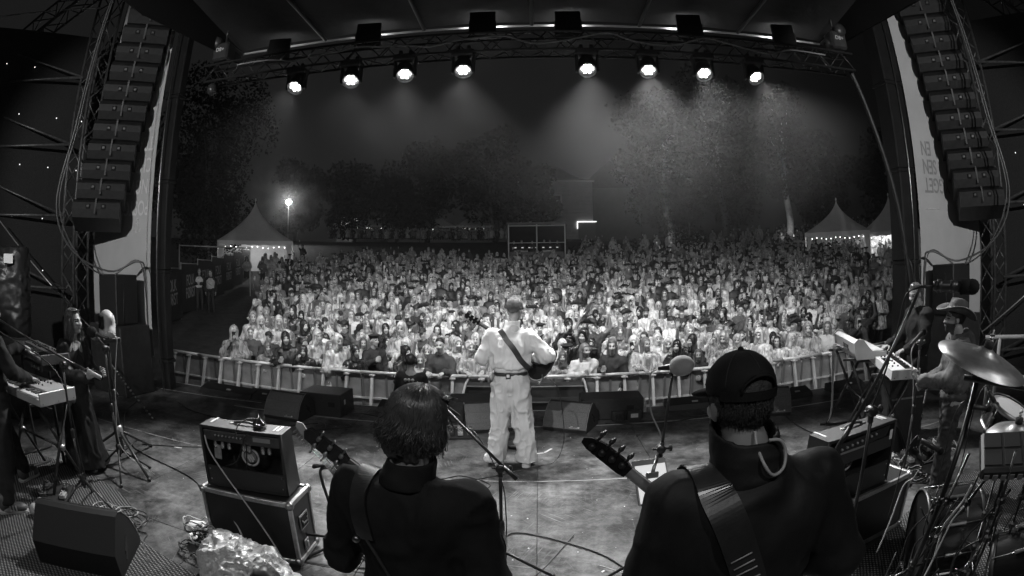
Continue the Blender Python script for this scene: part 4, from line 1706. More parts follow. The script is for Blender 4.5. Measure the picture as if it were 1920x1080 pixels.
def amp(loc, rz, label, W=.66, Dp=.25, H=.46, open_lo=.14, style=0):
    """combo amplifier seen from the back (-Y is the open back)"""
    r = empty('guitar_amplifier', loc, rz, label, 'amplifier', 'guitar amplifiers on flight cases')
    t = .02
    mb = MB()
    pr = [(-Dp / 2, 0), (-Dp / 2, H), (Dp / 2 - .05, H), (Dp / 2, .0)]
    for s in (-1, 1):
        mb.prism(pr, s * W / 2 - (t if s > 0 else 0), s * W / 2 + (0 if s > 0 else t))
    mb.box((0, -.022, H - t / 2 + .001), (W - 2 * t - .001, Dp - .05, t))
    mb.box((0, -.0, t / 2), (W - 2 * t - .001, Dp - .004, t))
    mb.prism([(Dp / 2 - .075, H - t), (Dp / 2 - .055, H - t), (Dp / 2 - .01, t), (Dp / 2 - .03, t)], -W / 2 + t, W / 2 - t)
    for s in (-1, 1):
        mb.bar((s * (W / 2 - .004), -Dp / 2 + .002, .0), (s * (W / 2 - .004), -Dp / 2 + .002, H), .006, 6)
    mb.bar((-W / 2, -Dp / 2 + .004, H - .003), (W / 2, -Dp / 2 + .004, H - .003), .007, 6)
    mb.build('cabinet', TOLEX, r)
    y = -Dp / 2 + .012
    MB().box((0, y, open_lo / 2 + .015), (W - 2 * t - .006, .014, open_lo)).build('lower_back', mat('back_panel', .024, .5, bump=(200, .4, .002)), r)
    if style == 0:
        MB().box((0, y + .05, H - .07), (W - 2 * t - .01, .10, .075), ch=.004).build('chassis', mat('chassis_grey', .10, .4, metal=.7, var=(9, .4)), r)
        mb = MB()
        for k, x in enumerate((-.24, -.18, -.125, .0, .04, .15, .20)):
            mb.lathe([(.015, -.07), (.017, -.06), (.017, -.012), (.015, 0)], 10, M=Matrix.Translation((x, y + .05, H - .108)))
        mb.each('valve', mat('valve_can', .55, .25, metal=.85), r)
        mb = MB()
        for k in range(9):
            mb.lathe([(.007, 0), (.007, .012)], 8, M=Matrix.Translation((-.2 + k * .03, y - .002, H - .062)) @ Matrix.Rotation(rad(90), 4, 'X'))
        mb.box((.17, y - .002, H - .06), (.13, .006, .03))
        mb.build('socket', mat('socket_grey', .3, .4, metal=.5), r)
    else:
        mb = MB()
        mb.prism([(-W / 2 + .06, H - .115), (-W / 2 + .09, H - .05), (W / 2 - .06, H - .03), (W / 2 - .1, H - .1)], y - .004, y + .004, axis='Y')
        mb.build('control_panel', mat('panel_dark', .02, .35), r)
        MB().box((0, y, H - .155), (W - 2 * t - .006, .014, .09)).build('upper_back', mat('back_panel', .024, .5), r)
        mb = MB()
        mb.box((-.10, y - .012, H - .112), (.26, .008, .012))
        for k in range(8):
            mb.lathe([(.010, 0), (.010, .014)], 8, M=Matrix.Translation((-.22 + k * .05, y - .003, H - .085 + .004 * k)) @ Matrix.Rotation(rad(90), 4, 'X'))
        mb.build('control_knob', mat('socket_grey', .3, .4, metal=.5), r)
        mb = MB()
        mb.box((-W / 2 + .045, y - .012, H - .14), (.032, .004, .07))
        mb.box((W / 2 - .05, y - .012, H - .10), (.03, .004, .07))
        mb.box((-W / 2 - .003, -.01, H - .12), (.004, .045, .04))
        mb.each('sticker', PAPER, r)
    spx = 0.03 if style == 0 else -.06
    M = Matrix.Translation((spx, Dp / 2 - .06, .235)) @ Matrix.Rotation(rad(90), 4, 'X')
    MB().lathe([(.135, 0), (.13, .02), (.09, .06), (.075, .065), (.075, .10), (.07, .105), (.02, .105)], 24, M=M).build('speaker', BLACKM, r)
    M2 = M @ Matrix.Translation((0, 0, .106))
    mb = MB()
    mb.lathe([(.072, 0), (.070, .003), (.058, .003), (.056, .0)], 28, M=M2, caps=False)
    mb.lathe([(.050, .001), (.050, .0025), (.001, .0025)], 24, 1, M=M2)
    mb.box((.0, 0, .0035), (.014, .075, .002), 0, M2 @ Matrix.Rotation(.5, 4, 'Z'))
    mb.box((.018, 0, .0035), (.012, .06, .002), 0, M2 @ Matrix.Rotation(.5, 4, 'Z'))
    mb.box((-.018, 0, .0035), (.012, .06, .002), 0, M2 @ Matrix.Rotation(.5, 4, 'Z'))
    mb.build('magnet_label', [PALE, mat('label_grey', .2, .6, var=(20, .4))], r)
    mb = MB()
    mb.tube(bez([(-.09, 0, H + .005), (-.07, 0, H + .018), (0, 0, H + .026), (.07, 0, H + .018), (.09, 0, H + .005)], 5), .011, 8)
    for s in (-1, 1):
        mb.box((s * .10, 0, H + .006), (.05, .028, .008), 1, ch=.002)
    mb.build('handle', [mat('strap_rubber', .05, .5), STEEL], r)
    mb = MB()
    mb.box((-W / 2 + .055, .03, H + .003), (.018, .13, .003))
    mb.box((W / 2 - .055, .0, H + .003), (.018, .12, .003))
    mb.box((W / 2 - .085, .0, H + .003), (.010, .11, .003))
    mb.each('name_tape', TAPE, r)
    mb = MB()
    for s in (-1, 1):
        for z in (.05, open_lo - .01):
            mb.ball((s * (W / 2 - .04), y - .008, z), (.006, .003, .006), 6)
    mb.stuff('screw', STEEL, r)
    return r


CASE_H = .52
flight_case((-1.98, 3.04, 0), (.74, .36, CASE_H), rad(2), 'black flight case with aluminium edges under the left amplifier')
a1 = amp((-2.0, 3.07, CASE_H + .014), rad(6), 'left guitar amplifier seen from its open back with valves showing')
mb = MB()
mb.tube(bez([(-.27, -.16, .40), (-.22, -.2, .30), (-.12, -.22, .16), (0, -.25, .02), (.10, -.27, -.12), (.2, -.28, -.3), (.27, -.3, -.45)], 8), .006, 6)
mb.build('instrument_lead', CABLEW, a1)
mb = MB()
mb.tube(bez([(.13, -.08, .47), (.06, -.14, .43), (.03, -.145, .36), (-.05, -.12, .22), (-.16, -.10, .16)], 8), .005, 6)
mb.tube(bez([(.02, -.1, .38), (.05, -.13, .33), (.03, -.12, .2), (.03, -.09, .16)], 8), .005, 6)
mb.build('speaker_lead', CABLE, a1)
MB().box((-.25, -.07, .23), (.06, .004, .11), M=Matrix.Rotation(.1, 4, 'Y')).build('paper_label', mat('label_grey', .2, .6), a1)
lp = empty('clip_lamp', (-1.87, 3.06, CASE_H + .49), .3, 'small chrome bell shaped lamp lying on the left amplifier', 'lamp')
mb = MB()
mb.lathe([(.052, .0), (.054, .012), (.045, .03), (.022, .048), (.016, .058), (.006, .07), (.005, .085)], 24)
mb.build('shade', CHROME, lp)
mb = MB()
mb.tube(bez([(-.01, .0, .05), (-.08, -.03, .055), (-.14, -.08, .02), (-.16, -.115, -.04)], 8), .005, 6)
mb.build('lead', CABLE, lp)

flight_case((2.38, 2.98, 0), (.76, .40, .48), rad(12), 'black flight case with aluminium edges under the right amplifier')
amp((2.14, 2.92, .494), rad(11), 'right guitar amplifier with a pale name tape and stickers on its back', .72, .26, .47, .15, 1)

# guitar cabinet stack and pedalboard behind the musician in the hat
cb = empty('speaker_cabinet', (3.92, 4.45, 0), rad(-14), 'black upright bass cabinet behind the musician in the hat', 'speaker cabinet')
MB().box((0, 0, .42), (.48, .4, .82), ch=.012).build('cabinet', TOLEX, cb)
mb = MB()
mb.box((0, -.204, .62), (.42, .006, .02))
for z in (.14, .4, .72):
    mb.box((.235, -.19, z), (.02, .04, .04), ch=.004)
mb.each('trim', STEEL, cb)


def pedals(loc, rz, n, label, w=.6):
    r = empty('pedalboard', loc, rz, label, 'pedalboard')
    MB().prism([(-.15, 0), (-.15, .03), (.15, .08), (.15, 0)], -w / 2, w / 2).build('board', mat('board_black', .015, .6), r)
    for k in range(n):
        x = -w / 2 + .06 + (k % (n // 2)) * (w - .12) / max(1, n // 2 - 1)
        y = -.07 if k < n // 2 else .07
        z = .045 + y * .167 + .012
        mb = MB()
        mb.box((0, 0, .02), (.065, .105, .042), ch=.006)
        mb.lathe([(.009, .04), (.009, .055), (.002, .057)], 8, 1, Matrix.Translation((0, -.03, 0)))
        for dx in (-.018, .018):
            mb.lathe([(.008, .04), (.007, .056), (.002, .057)], 8, 1, Matrix.Translation((dx, .03, 0)))
        o = mb.build('pedal', [mat('pedal_paint_%d' % (k % 3), (.03, .3, .12)[k % 3], .4, var=(8, .2)), STEEL], r)
        o.location = (x, y, z)
    return r


pedals((3.82, 3.95, 0), rad(-8), 8, 'pedalboard full of effect pedals on the deck by the right cabinet')
pedals((-.95, 6.22, 0), rad(10), 6, 'small pedalboard on the deck left of the singer', .34)
pedals((-4.15, 2.62, 0), rad(35), 4, 'flat pedalboard on the rug in front of the keyboard player\'s shoes', .34)


# ------------------------------------------------------------------ keyboards
def keyboard(loc, rz, W, Dp, Hh, n_white, label, body, knobs=26, tilt=0.0, cat='keyboard', keys_in=.06):
    """player stands at -Y"""
    r = empty('keyboard', loc, rz, label, cat)
    r.rotation_euler = (tilt, 0, rz)
    kd = min(.15, Dp * .55)
    mb = MB()
    mb.prism([(-Dp / 2, 0), (-Dp / 2, Hh * .55), (-Dp / 2 + kd, Hh * .55), (-Dp / 2 + kd, Hh), (Dp / 2, Hh), (Dp / 2, 0)], -W / 2 + .012, W / 2 - .012)
    mb.build('case', body, r)
    for s in (-1, 1):
        MB().box((s * (W / 2 - .004), 0, Hh / 2 + .004), (.02, Dp + .006, Hh + .012), ch=.005).build('end_cheek', body, r)
        mb = MB()
        for yy in (-Dp / 2 + .03, 0, Dp / 2 - .03):
            mb.ball((s * (W / 2 + .007), yy, .02), (.003, .006, .006), 6)
        mb.stuff('screw', mat('screw_dark', .05, .4), r)
    kw = (W - 2 * keys_in) / n_white
    k0 = MB().box((0, 0, 0), (kw - .0022, kd - .012, .018), ch=.002).build('white_key', WHITE, r)
    bk = None
    for k in range(n_white):
        x = -W / 2 + keys_in + (k + .5) * kw
        o = link(bpy.data.objects.new('white_key', k0.data), r) if k else k0
        o.location = (x, -Dp / 2 + kd / 2 - .002, Hh * .55 + .012)
    for k in range(n_white - 1):
        if k % 7 in (2, 6):
            continue
        x = -W / 2 + keys_in + (k + 1) * kw
        if bk is None:
            bk = MB().box((0, 0, 0), (kw * .55, kd * .58, .016), ch=.003).build('black_key', mat('key_black', .012, .3), r)
            o = bk
        else:
            o = link(bpy.data.objects.new('black_key', bk.data), r)
        o.location = (x, -Dp / 2 + kd * .66, Hh * .55 + .028)
    if knobs:
        kme = None
        for k in range(knobs):
            x = -W * .36 + (k % (knobs // 2)) * W * .72 / (knobs // 2)
            y = -Dp / 2 + kd + (Dp - kd) * (.3 if k < knobs // 2 else .66) + random.uniform(-.012, .012)
            if kme is None:
                o = MB().lathe([(.010, 0), (.009, .014), (.006, .016), (.001, .016)], 8).build('knob', mat('knob_black', .015, .4), r)
                kme = o.data
            else:
                o = link(bpy.data.objects.new('knob', kme), r)
            o.location = (x, y, Hh)
        mb = MB()
        mb.box((-W * .1, -Dp / 2 + kd + (Dp - kd) * .5, Hh + .002), (W * .12, (Dp - kd) * .5, .004))
        mb.build('display', mat('display_dark', .02, .2), r)
        mb = MB()
        for k in range(14):
            mb.box((-W * .4 + k * W * .058, -Dp / 2 + kd + (Dp - kd) * .85, Hh + .002), (.02, .01, .003))
        mb.stuff('panel_button', mat('button_grey', .4, .5), r)
    return r


SYN = mat('synth_grey', .42, .42, metal=.3, var=(5, .15))
SYNW = mat('synth_white', .62, .38, var=(6, .08))
keyboard((-4.80, 2.80, .90), rad(-1), 1.66, .46, .105, 44, 'long pale keyboard with a metal end cheek, lower tier at far left', SYN, 40)
keyboard((-4.86, 3.22, 1.15), rad(-14), 1.0, .34, .085, 22, 'small dark keyboard on the upper tier at far left, under the player\'s hand', mat('synth_dark', .08, .45, var=(6, .3)), 20)
box_ = empty('effects_unit', (-4.8, 3.15, 1.05), rad(-8), 'small dark effects unit between the two left keyboards', 'effects unit')
MB().box((0, 0, .035), (.5, .2, .07), ch=.006).build('case', BLACK, box_)
mb = MB()
for k in range(4):
    mb.lathe([(.018, 0), (.016, .018), (.002, .02)], 12, M=Matrix.Translation((.02 + .06 * k, -.1, .035)) @ Matrix.Rotation(rad(90), 4, 'X'))
mb.each('knob', STEEL, box_)


def xstand(loc, rz, W, h, label, m=None, name='keyboard_stand'):
    r = empty(name, loc, rz, label, 'keyboard stand', 'folding keyboard stands')
    m = m or BLACKM
    for s in (-1, 1):
        for q in (-1, 1):
            mb = MB()
            mb.bar((s * W / 2 + .02 * q, -.26 * q, .02), (s * W / 2 + .02 * q, .2 * q, h - .01), .018, 6)
            mb.build('leg', m, r)
        mb = MB()
        mb.bar((s * W / 2, -.30, h - .012), (s * W / 2, .26, h - .012), .017, 6)
        mb.bar((s * W / 2, -.34, .02), (s * W / 2, .32, .02), .017, 6)
        mb.each('foot_bar', m, r)
        MB().lathe([(.03, -.05), (.03, .05)], 12, M=Matrix.Translation((s * W / 2, 0, h * .5)) @ Matrix.Rotation(rad(90), 4, 'Y')).build('pivot', STEEL, r)
    MB().bar((-W / 2, .0, h * .5), (W / 2, 0, h * .5), .014, 6).build('cross_bar', m, r)
    return r


xstand((-4.55, 2.84, 0), rad(-1), .8, .895, 'black folding stand under the two keyboards at far left')
mb = MB()
for x in (-5.35, -4.75):
    mb.bar((x, 3.25, .9), (x, 3.25, 1.12), .018, 6)
    mb.bar((x, 3.1, 1.115), (x, 3.5, 1.115), .016, 6)
    mb.bar((x, 3.25, .02), (x, 3.25, .9), .02, 6)
    mb.bar((x, 3.0, .02), (x, 3.5, .02), .018, 6)
mb.bar((-5.35, 3.25, .6), (-4.75, 3.25, .6), .014, 6)
o = mb.build('keyboard_rack', BLACKM)
tag(o, 'black upper tier rack carrying the small dark keyboard', 'keyboard rack')

keyboard((3.82, 4.62, .93), rad(66), 1.52, .32, .09, 36, 'long white keyboard with open end cheek in front of the man with tied back hair', SYNW, 16, cat='keyboard')
xstand((3.84, 4.64, 0), rad(-114), .8, .92, 'black folding stand under the long white keyboard at right', MATS['worn_black_metal'])
# white synthesizer with raised panel; its back faces the stage
sy = empty('synthesizer', (3.78, 5.22, 1.0), rad(72), 'white synthesizer with a raised tilted panel, its back towards the stage', 'synthesizer')
W = .92
MB().prism([(-.20, 0), (-.20, .05), (-.02, .07), (.10, .19), (.15, .205), (.19, .17), (.17, .05), (.15, 0)], -W / 2, W / 2).build('case', SYNW, sy)
for s in (-1, 1):
    MB().prism([(-.22, -.005), (-.22, .07), (-.03, .085), (.09, .215), (.16, .225), (.205, .18), (.18, .04), (.16, -.005)], s * (W / 2 + .011) - .011, s * (W / 2 + .011) + .011).build('end_cheek', SYNW, sy)
kw = (W - .12) / 25
me = None
for k in range(25):
    if me is None:
        o = MB().box((0, 0, 0), (kw - .002, .13, .016), ch=.002).build('white_key', WHITE, sy)
        me = o.data
    else:
        o = link(bpy.data.objects.new('white_key', me), sy)
    o.location = (-W / 2 + .06 + (k + .5) * kw, -.14, .07)
text('maker_mark', 'moog', .10, Matrix.Translation((-.05, .184, .105)) @ Matrix.Rotation(rad(180), 4, 'Z') @ Matrix.Rotation(rad(98), 4, 'X'), mat('ink', .02, .7), sy, ext=.001, bold=.002)
mb = MB()
for k in range(12):
    mb.lathe([(.009, 0), (.009, .012)], 8, M=Matrix.Translation((W / 2 - .06 - k * .03, .178 + .0 * k, .05)) @ Matrix.Rotation(rad(-98), 4, 'X'))
mb.build('jack_socket', mat('socket_grey', .3, .4), sy)
mb = MB()
for k in range(4):
    mb.tube(bez([(W / 2 - .07 - k * .05, .19, .045), (W / 2 - .07 - k * .05, .235, .02), (W / 2 - .06 - k * .03, .22, -.3), (W / 2 - .1 - k * .02, .2, -.8), (W / 2 - .1, .25, -1.0)], 6), .006, 5)
mb.build('patch_lead', mat('grey_cable', .3, .5), sy)
xstand((3.80, 5.24, 0), rad(-108), .7, .99, 'black jointed stand under the white synthesizer at right', MATS['worn_black_metal'])

# ------------------------------------------------------------------ guitars
WOOD = mat('maple', .28, .35, var=(6, .25), coat=.4)
WOODD = mat('rosewood', .03, .4, var=(9, .4))
GLOSS = mat('black_gloss', .012, .15, spec=.6, coat=.6)


def guitar_neck(r, L=.62, w0=.042, w1=.054, neck=WOOD, head='six', head_m=None, back=True):
    """neck along +Y from the body end at y=0; front is +Z"""
    mb = MB()
    vs, fs = [], []
    K = 10
    n = 8
    for i in range(K + 1):
        t = i / K
        w = (w1 + (w0 - w1) * t) / 2
        for j in range(n):
            a = math.pi + math.pi * j / (n - 1)
            vs.append((w * math.cos(a), t * L, .0 + .021 * math.sin(a)))
    for i in range(K):
        for j in range(n):
            a, b = i * n + j, i * n + (j + 1) % n
            fs.append((a, b, b + n, a + n))
    fs.append(tuple(range(n)))
    mb.add(vs, fs, 0, True)
    mb.build('neck', neck, r)
    MB().prism([(-w1 / 2, 0), (w1 / 2, 0), (w0 / 2, L), (-w0 / 2, L)], .0005, .006, axis='Z').build('fretboard', WOODD, r)
    mb = MB()
    for k in range(20):
        y = L * (1 - (1 - 2 ** (-k / 12)) * 1.5)
        if y > 0:
            mb.bar((-w1 / 2 * .9, y, .0065), (w1 / 2 * .9, y, .0065), .001, 4)
    for k in range(4 if head == 'bass' else 6):
        x = (k - (1.5 if head == 'bass' else 2.5)) * (.010 if head == 'bass' else .007)
        mb.bar((x, -.35, .012), (x, L + .1, .010), .0011, 4)
    mb.build('string_set', STEEL, r)
    mb = MB()
    if head == 'bass':
        mb.prism([(-.022, L), (.022, L), (.028, L + .03), (.030, L + .17), (.022, L + .20), (.004, L + .205), (-.018, L + .18), (-.030, L + .13), (-.032, L + .03)], -.016, .0, axis='Z')
    elif head == 'strat':
        mb.prism([(-.021, L), (.021, L), (.04, L + .03), (.048, L + .17), (.02, L + .20), (-.012, L + .18), (-.03, L + .04)], -.013, .0, axis='Z')
    else:
        mb.prism([(-.022, L), (.022, L), (.036, L + .03), (.030, L + .17), (.0, L + .185), (-.030, L + .17), (-.036, L + .03)], -.014, .0, axis='Z')
    mb.build('headstock', head_m or neck, r)
    q = 4 if head == 'bass' else 6
    for k in range(q):
        mb = MB()
        if head == 'bass':
            y = L + .035 + k * .042
            M = Matrix.Translation((-.042 - .0 * k, y, -.010))
            mb.lathe([(.012, -.012), (.012, .03)], 10, M=Matrix.Translation((-.012 + .006 * k, y, -.02)))
            mb.bar((-.016, y, -.02), (-.048, y, -.02), .006, 6)
            mb.ball((-.060, y, -.02), (.016, .009, .020), 10)
            mb.ball((-.060, y + .004, -.034), (.012, .009, .012), 8)
        else:
            sd = -1 if (head == 'strat' or k % 2 == 0) else 1
            y = L + .03 + (k * .026 if head == 'strat' else (k // 2) * .048)
            mb.lathe([(.006, -.025), (.006, .012)], 8, M=Matrix.Translation((sd * .016, y, 0)))
            mb.box((sd * .022, y, -.02), (.02, .016, .012), ch=.003)
            mb.bar((sd * .03, y, -.018), (sd * .048, y, -.018), .003, 5)
            mb.ball((sd * .056, y, -.018), (.011, .005, .009), 8)
        mb.build('tuning_peg', STEEL if head != 'bass' else BLACKM, r)


def guitar_body(r, kind, m, th=.045):
    if kind == 'acoustic':
        pts = [(0, .02), (.10, .0), (.145, -.08), (.125, -.17), (.12, -.21), (.165, -.28), (.195, -.37), (.16, -.46), (0, -.49)]
    elif kind == 'bass':
        pts = [(.03, .04), (.09, .16), (.13, .13), (.10, .0), (.105, -.12), (.15, -.2), (.16, -.3), (.08, -.38), (0, -.37)]
    else:
        pts = [(.03, .02), (.08, .10), (.13, .06), (.115, -.05), (.11, -.12), (.15, -.2), (.16, -.3), (.08, -.38), (0, -.37)]
    half = [(p.x, p.y) for p in bez([(x, y, 0) for x, y in pts], 5)]
    if kind == 'acoustic':
        other = [(-x, y) for x, y in half[::-1]]
    else:
        other = [(-x * .96, y - (.03 if y > -.1 else 0)) for x, y in half[::-1]]
    poly = half + other[(1 if kind == 'acoustic' else 0):-1]
    mb = MB()
    n = len(poly)
    rings = [(-th, .93), (-th + .008, 1.0), (-.008, 1.0), (.0, .95)]
    vs, fs = [], []
    for z, s in rings:
        vs += [(x * s, (y + .2) * s - .2, z) for x, y in poly]
    for i in range(3):
        for j in range(n):
            a, b = i * n + j, i * n + (j + 1) % n
            fs.append((b, a, a + n, b + n))
    fs.append(tuple(range(n)))
    fs.append(tuple(range(3 * n, 4 * n))[::-1])
    mb.add(vs, fs, 0, False)
    mb.build('body', m, r)
    if kind == 'acoustic':
        MB().lathe([(.05, .001), (.05, .003), (.001, .003)], 20, M=Matrix.Translation((0, -.14, 0))).build('sound_hole', mat('slot_black', .004, .9), r)
        MB().box((0, -.34, .006), (.15, .03, .012), ch=.003).build('bridge', WOODD, r)
    else:
        MB().box((0, -.28, .008), (.08, .04, .016), ch=.003).build('bridge', STEEL, r)
        for y in (-.09, -.19):
            MB().box((0, y, .005), (.08, .03, .01), ch=.003).build('pickup', BLACKM, r)


def guitar(name, origin, d, n, label, kind, neck_kw, body_m, th=.045):
    r = empty(name, (0, 0, 0), 0, label, 'guitar')
    M = frame(origin, d, n)
    r.matrix_world = M
    guitar_body(r, kind, body_m, th)
    guitar_neck(r, **neck_kw)
    return r


# singer's acoustic guitar: body by his right hip, neck up to the left
g1 = guitar('acoustic_guitar', (-.26, 5.55, 1.28), (-.53, .06, .33), (0.1, 1, -.05), 'black acoustic guitar held by the singer, neck pointing up left', 'acoustic', dict(L=.42, neck=WOODD, head='six', head_m=GLOSS), GLOSS, .10)
mb = MB()
outl = [(.195 * math.cos(a), -.37 + .125 * math.sin(a), -.099) for a in np.linspace(-1.4, 1.2, 14)]
mb.tube(outl, .004, 5)
mb.build('binding', WHITE, g1)
mb = MB()
mb.tube(bez([(.10, -.44, -.1), (.12, -.46, -.16), (.19, -.46, -.2)], 5), .008, 6)
mb.build('lead_plug', STEEL, g1)
o = MB().tube(bez([(.13, 5.36, .93), (.22, 5.34, .82), (.27, 5.40, .5), (.28, 5.42, .2), (.18, 5.3, .02), (-.05, 5.18, .008), (-.3, 5.0, .008), (-.7, 4.75, .008), (-.95, 4.55, .008), (-.6, 4.5, .008), (-.45, 4.7, .008), (-.75, 4.9, .008), (-1.0, 4.8, .008), (-1.35, 5.2, .008), (-1.2, 5.9, .008), (-1.05, 6.2, .03)], 10), .005, 6).build('guitar_lead', CABLE)
tag(o, 'thin black cable curving from the singer\'s guitar down to the deck', 'cable')

# front guitarist's electric guitar
g2 = guitar('electric_guitar', (-.451, 1.667, 1.26), (-.786, -.087, .61), (0.15, 1, .2), 'dark electric guitar held by the long haired man, headstock pointing up left', 'electric', dict(L=.26, neck=WOODD, head='six', head_m=GLOSS), GLOSS)
# bass
g3 = guitar('bass_guitar', (.665, 1.60, 1.08), (-.737, .258, .626), (0.1, 1, .2), 'bass guitar held by the man in the cap, four pegs on its headstock', 'bass', dict(L=.47, neck=WOOD, head='bass', head_m=GLOSS), GLOSS)
# guitar on a stand behind the left amp
g4 = guitar('electric_guitar', (-1.22, 3.16, .52), (-.63, .0, .776), (-.1, -1, .2), 'pale necked electric guitar resting in the stand beside the left amplifier', 'electric', dict(L=.46, neck=WOOD, head='strat'), mat('sunburst', .06, .2, coat=.5))
gs = empty('guitar_stand', (-1.38, 3.22, 0), .15, 'black tubular guitar stand with a padded yoke beside the left amplifier', 'guitar stand')
mb = MB()
mb.tube(bez([(-.06, .1, .02), (-.09, .06, .35), (-.12, .02, .60), (-.10, -.02, .70), (-.02, -.03, .72)], 6), .012, 8)
mb.tube([(-.28, -.2, .02), (-.06, .1, .03), (.25, -.2, .02)], .012, 8)
mb.tube([(-.28, -.1, .18), (.25, -.1, .18)], .011, 8)
mb.build('frame', BLACKM, gs)
mb = MB()
mb.tube(bez([(-.12, -.13, .76), (-.10, -.03, .73), (.0, -.01, .72), (.06, -.04, .73), (.07, -.13, .77)], 6), .016, 8)
mb.build('yoke', RUBBER, gs)
# ------------------------------------------------------------------ drums at lower right
BRASS = mat('cymbal_bronze', .6, .42, metal=1, var=(5, .35), bump=(16, .12, .003))
# hammered circular lathing on cymbals
nt = BRASS.node_tree
wv = nt.nodes.new('ShaderNodeTexWave')
wv.wave_type = 'RINGS'
wv.rings_direction = 'Z'
wv.inputs['Scale'].default_value = 60
wv.inputs['Distortion'].default_value = .6
tc_ = nt.nodes.new('ShaderNodeTexCoord')
nt.links.new(tc_.outputs['Object'], wv.inputs['Vector'])
bp = nt.nodes.new('ShaderNodeBump')
bp.inputs['Strength'].default_value = .25
bp.inputs['Distance'].default_value = .002
nt.links.new(wv.outputs['Fac'], bp.inputs['Height'])
nt.links.new(bp.outputs['Normal'], nt.nodes['Principled BSDF'].inputs['Normal'])


def cymbal(loc, tilt, az, R, label):
    r = empty('cymbal', loc, 0, label, 'cymbal')
    r.rotation_euler = Euler((tilt * math.cos(az), tilt * math.sin(az), 0))
    prof = [(.012, .045), (.03, .044), (.05, .034), (.062, .022), (.10, .015), (.17, .004), (R, -.022), (R, -.0235), (.17, .002), (.06, .019), (.03, .04), (.012, .042)]
    MB().lathe(prof, 48, caps=False).build('plate', BRASS, r)
    mb = MB()
    mb.lathe([(.026, .046), (.026, .075), (.01, .078)], 12)
    mb.build('felt', mat('felt', .03, .9), r)
    mb = MB()
    mb.bar((0, 0, -.1), (0, 0, .13), .0045, 6)
    mb.ball((0, 0, .09), (.012, .012, .008), 8)
    mb.box((0, 0, .105), (.045, .008, .012), ch=.003)
    mb.build('wing_nut', STEEL, r)
    return r


cymbal((1.985, 1.60, 1.635), .34, .55, .262, 'large bronze crash cymbal tilted in front of the musician in the hat')
cymbal((2.45, 1.62, 1.175), .06, .4, .20, 'smaller bronze cymbal lying level below the crash, beside the black pad')


def stand_pole(a, b, label, rr=.013, legs=True):
    r = empty('cymbal_stand', (b[0], b[1], 0), 0, label, 'cymbal stand')
    a, b = Vector(a), Vector(b)
    mb = MB()
    mb.bar(b, a, rr, 10)
    for t in (.35, .6):
        p = b.lerp(a, t)
        mb.ball(p, (.026, .026, .03), 8)
        mb.bar(p + Vector((-.04, 0, 0)), p + Vector((.05, 0, 0)), .008, 6)
    mb.build('pole', mat('stand_chrome_dark', .07, .28, metal=.9, var=(9, .3)), r, True)
    if legs:
        for k in range(3):
            an = .4 + k * 2.094
            MB().bar((0, 0, .38), (.3 * math.cos(an), .3 * math.sin(an), .015), .012, 8).build('leg', MATS['stand_chrome_dark'], r)
    return r


stand_pole((1.97, 1.62, 1.56), (1.78, 1.72, .02), 'black cymbal stand carrying the crash cymbal', .016)
stand_pole((2.44, 1.63, 1.14), (2.42, 1.66, .02), 'chrome stand under the smaller cymbal')
o = MB().bar((1.90, 1.66, 1.55), (2.35, 1.30, 1.45), .016).bar((1.93, 1.63, 1.54), (1.98, 1.60, 1.60), .012).build('boom_arm', BLACKM)
tag(o, 'black boom arm lying just under the crash cymbal', 'boom arm')


def drum(loc, R, depth, rot, label, shell, head, name='drum', lugs=8):
    r = empty(name, loc, 0, label, 'drum')
    r.rotation_euler = rot
    MB().lathe([(R, -depth / 2), (R, depth / 2)], 36, caps=False).lathe([(R - .01, depth / 2), (R - .01, -depth / 2)], 36, caps=False).build('shell', shell, r)
    MB().lathe([(R - .004, depth / 2 + .004), (R - .02, depth / 2 + .006), (.002, depth / 2 + .006)], 36, caps=False).build('batter_head', head, r)
    MB().lathe([(R - .004, -depth / 2 - .004), (.002, -depth / 2 - .006)], 36, caps=False).build('resonant_head', head, r)
    for s in (-1, 1):
        MB().lathe([(R + .002, s * depth / 2 - .014), (R + .010, s * depth / 2 - .012), (R + .010, s * depth / 2 + .014), (R - .004, s * depth / 2 + .016), (R - .004, s * depth / 2 + .012), (R + .002, s * depth / 2 + .01)], 36, caps=False).build('hoop', BLACKM if R > .2 else STEEL, r)
    lg = None
    for k in range(lugs):
        a = 2 * math.pi * k / lugs
        if lg is None:
            mb = MB()
            mb.box((R + .012, 0, 0), (.022, .022, depth * .3), ch=.005)
            mb.bar((R + .016, 0, -depth / 2), (R + .016, 0, depth / 2), .003, 5)
            lg = mb.build('lug', STEEL, r)
            o = lg
        else:
            o = link(lg.copy(), r)
        o.rotation_euler = (0, 0, a)
    return r


HEADW = mat('drum_head', .62, .55, var=(5, .08), wear=(14, .3, -.10))
HEADB = mat('drum_head_dark', .02, .35)
SHELL = mat('drum_shell', .018, .22, coat=.5)
drum((2.78, 1.95, 1.10), .175, .15, Euler((.34, .22, 0)), 'white headed snare drum at the right edge, tilted towards the camera', SHELL, HEADW, 'snare_drum')
drum((2.55, 2.12, .36), .30, .40, Euler((rad(88), 0, rad(62))), 'black bass drum standing on the rug at lower right', SHELL, HEADB, 'bass_drum', 10)
drum((2.52, 1.30, .5), .21, .40, Euler((rad(70), 0, rad(35))), 'black tom drum with a pale head at the lower right corner', SHELL, HEADW, 'tom_drum')
pad = empty('drum_pad_unit', (2.26, 1.50, 1.13), rad(-42), 'black square electronic drum pad unit at the right edge', 'drum pad')
MB().box((0, 0, 0), (.38, .30, .07), M=Matrix.Rotation(.35, 4, 'X'), ch=.015).build('case', mat('pad_black', .012, .5), pad)
mb = MB()
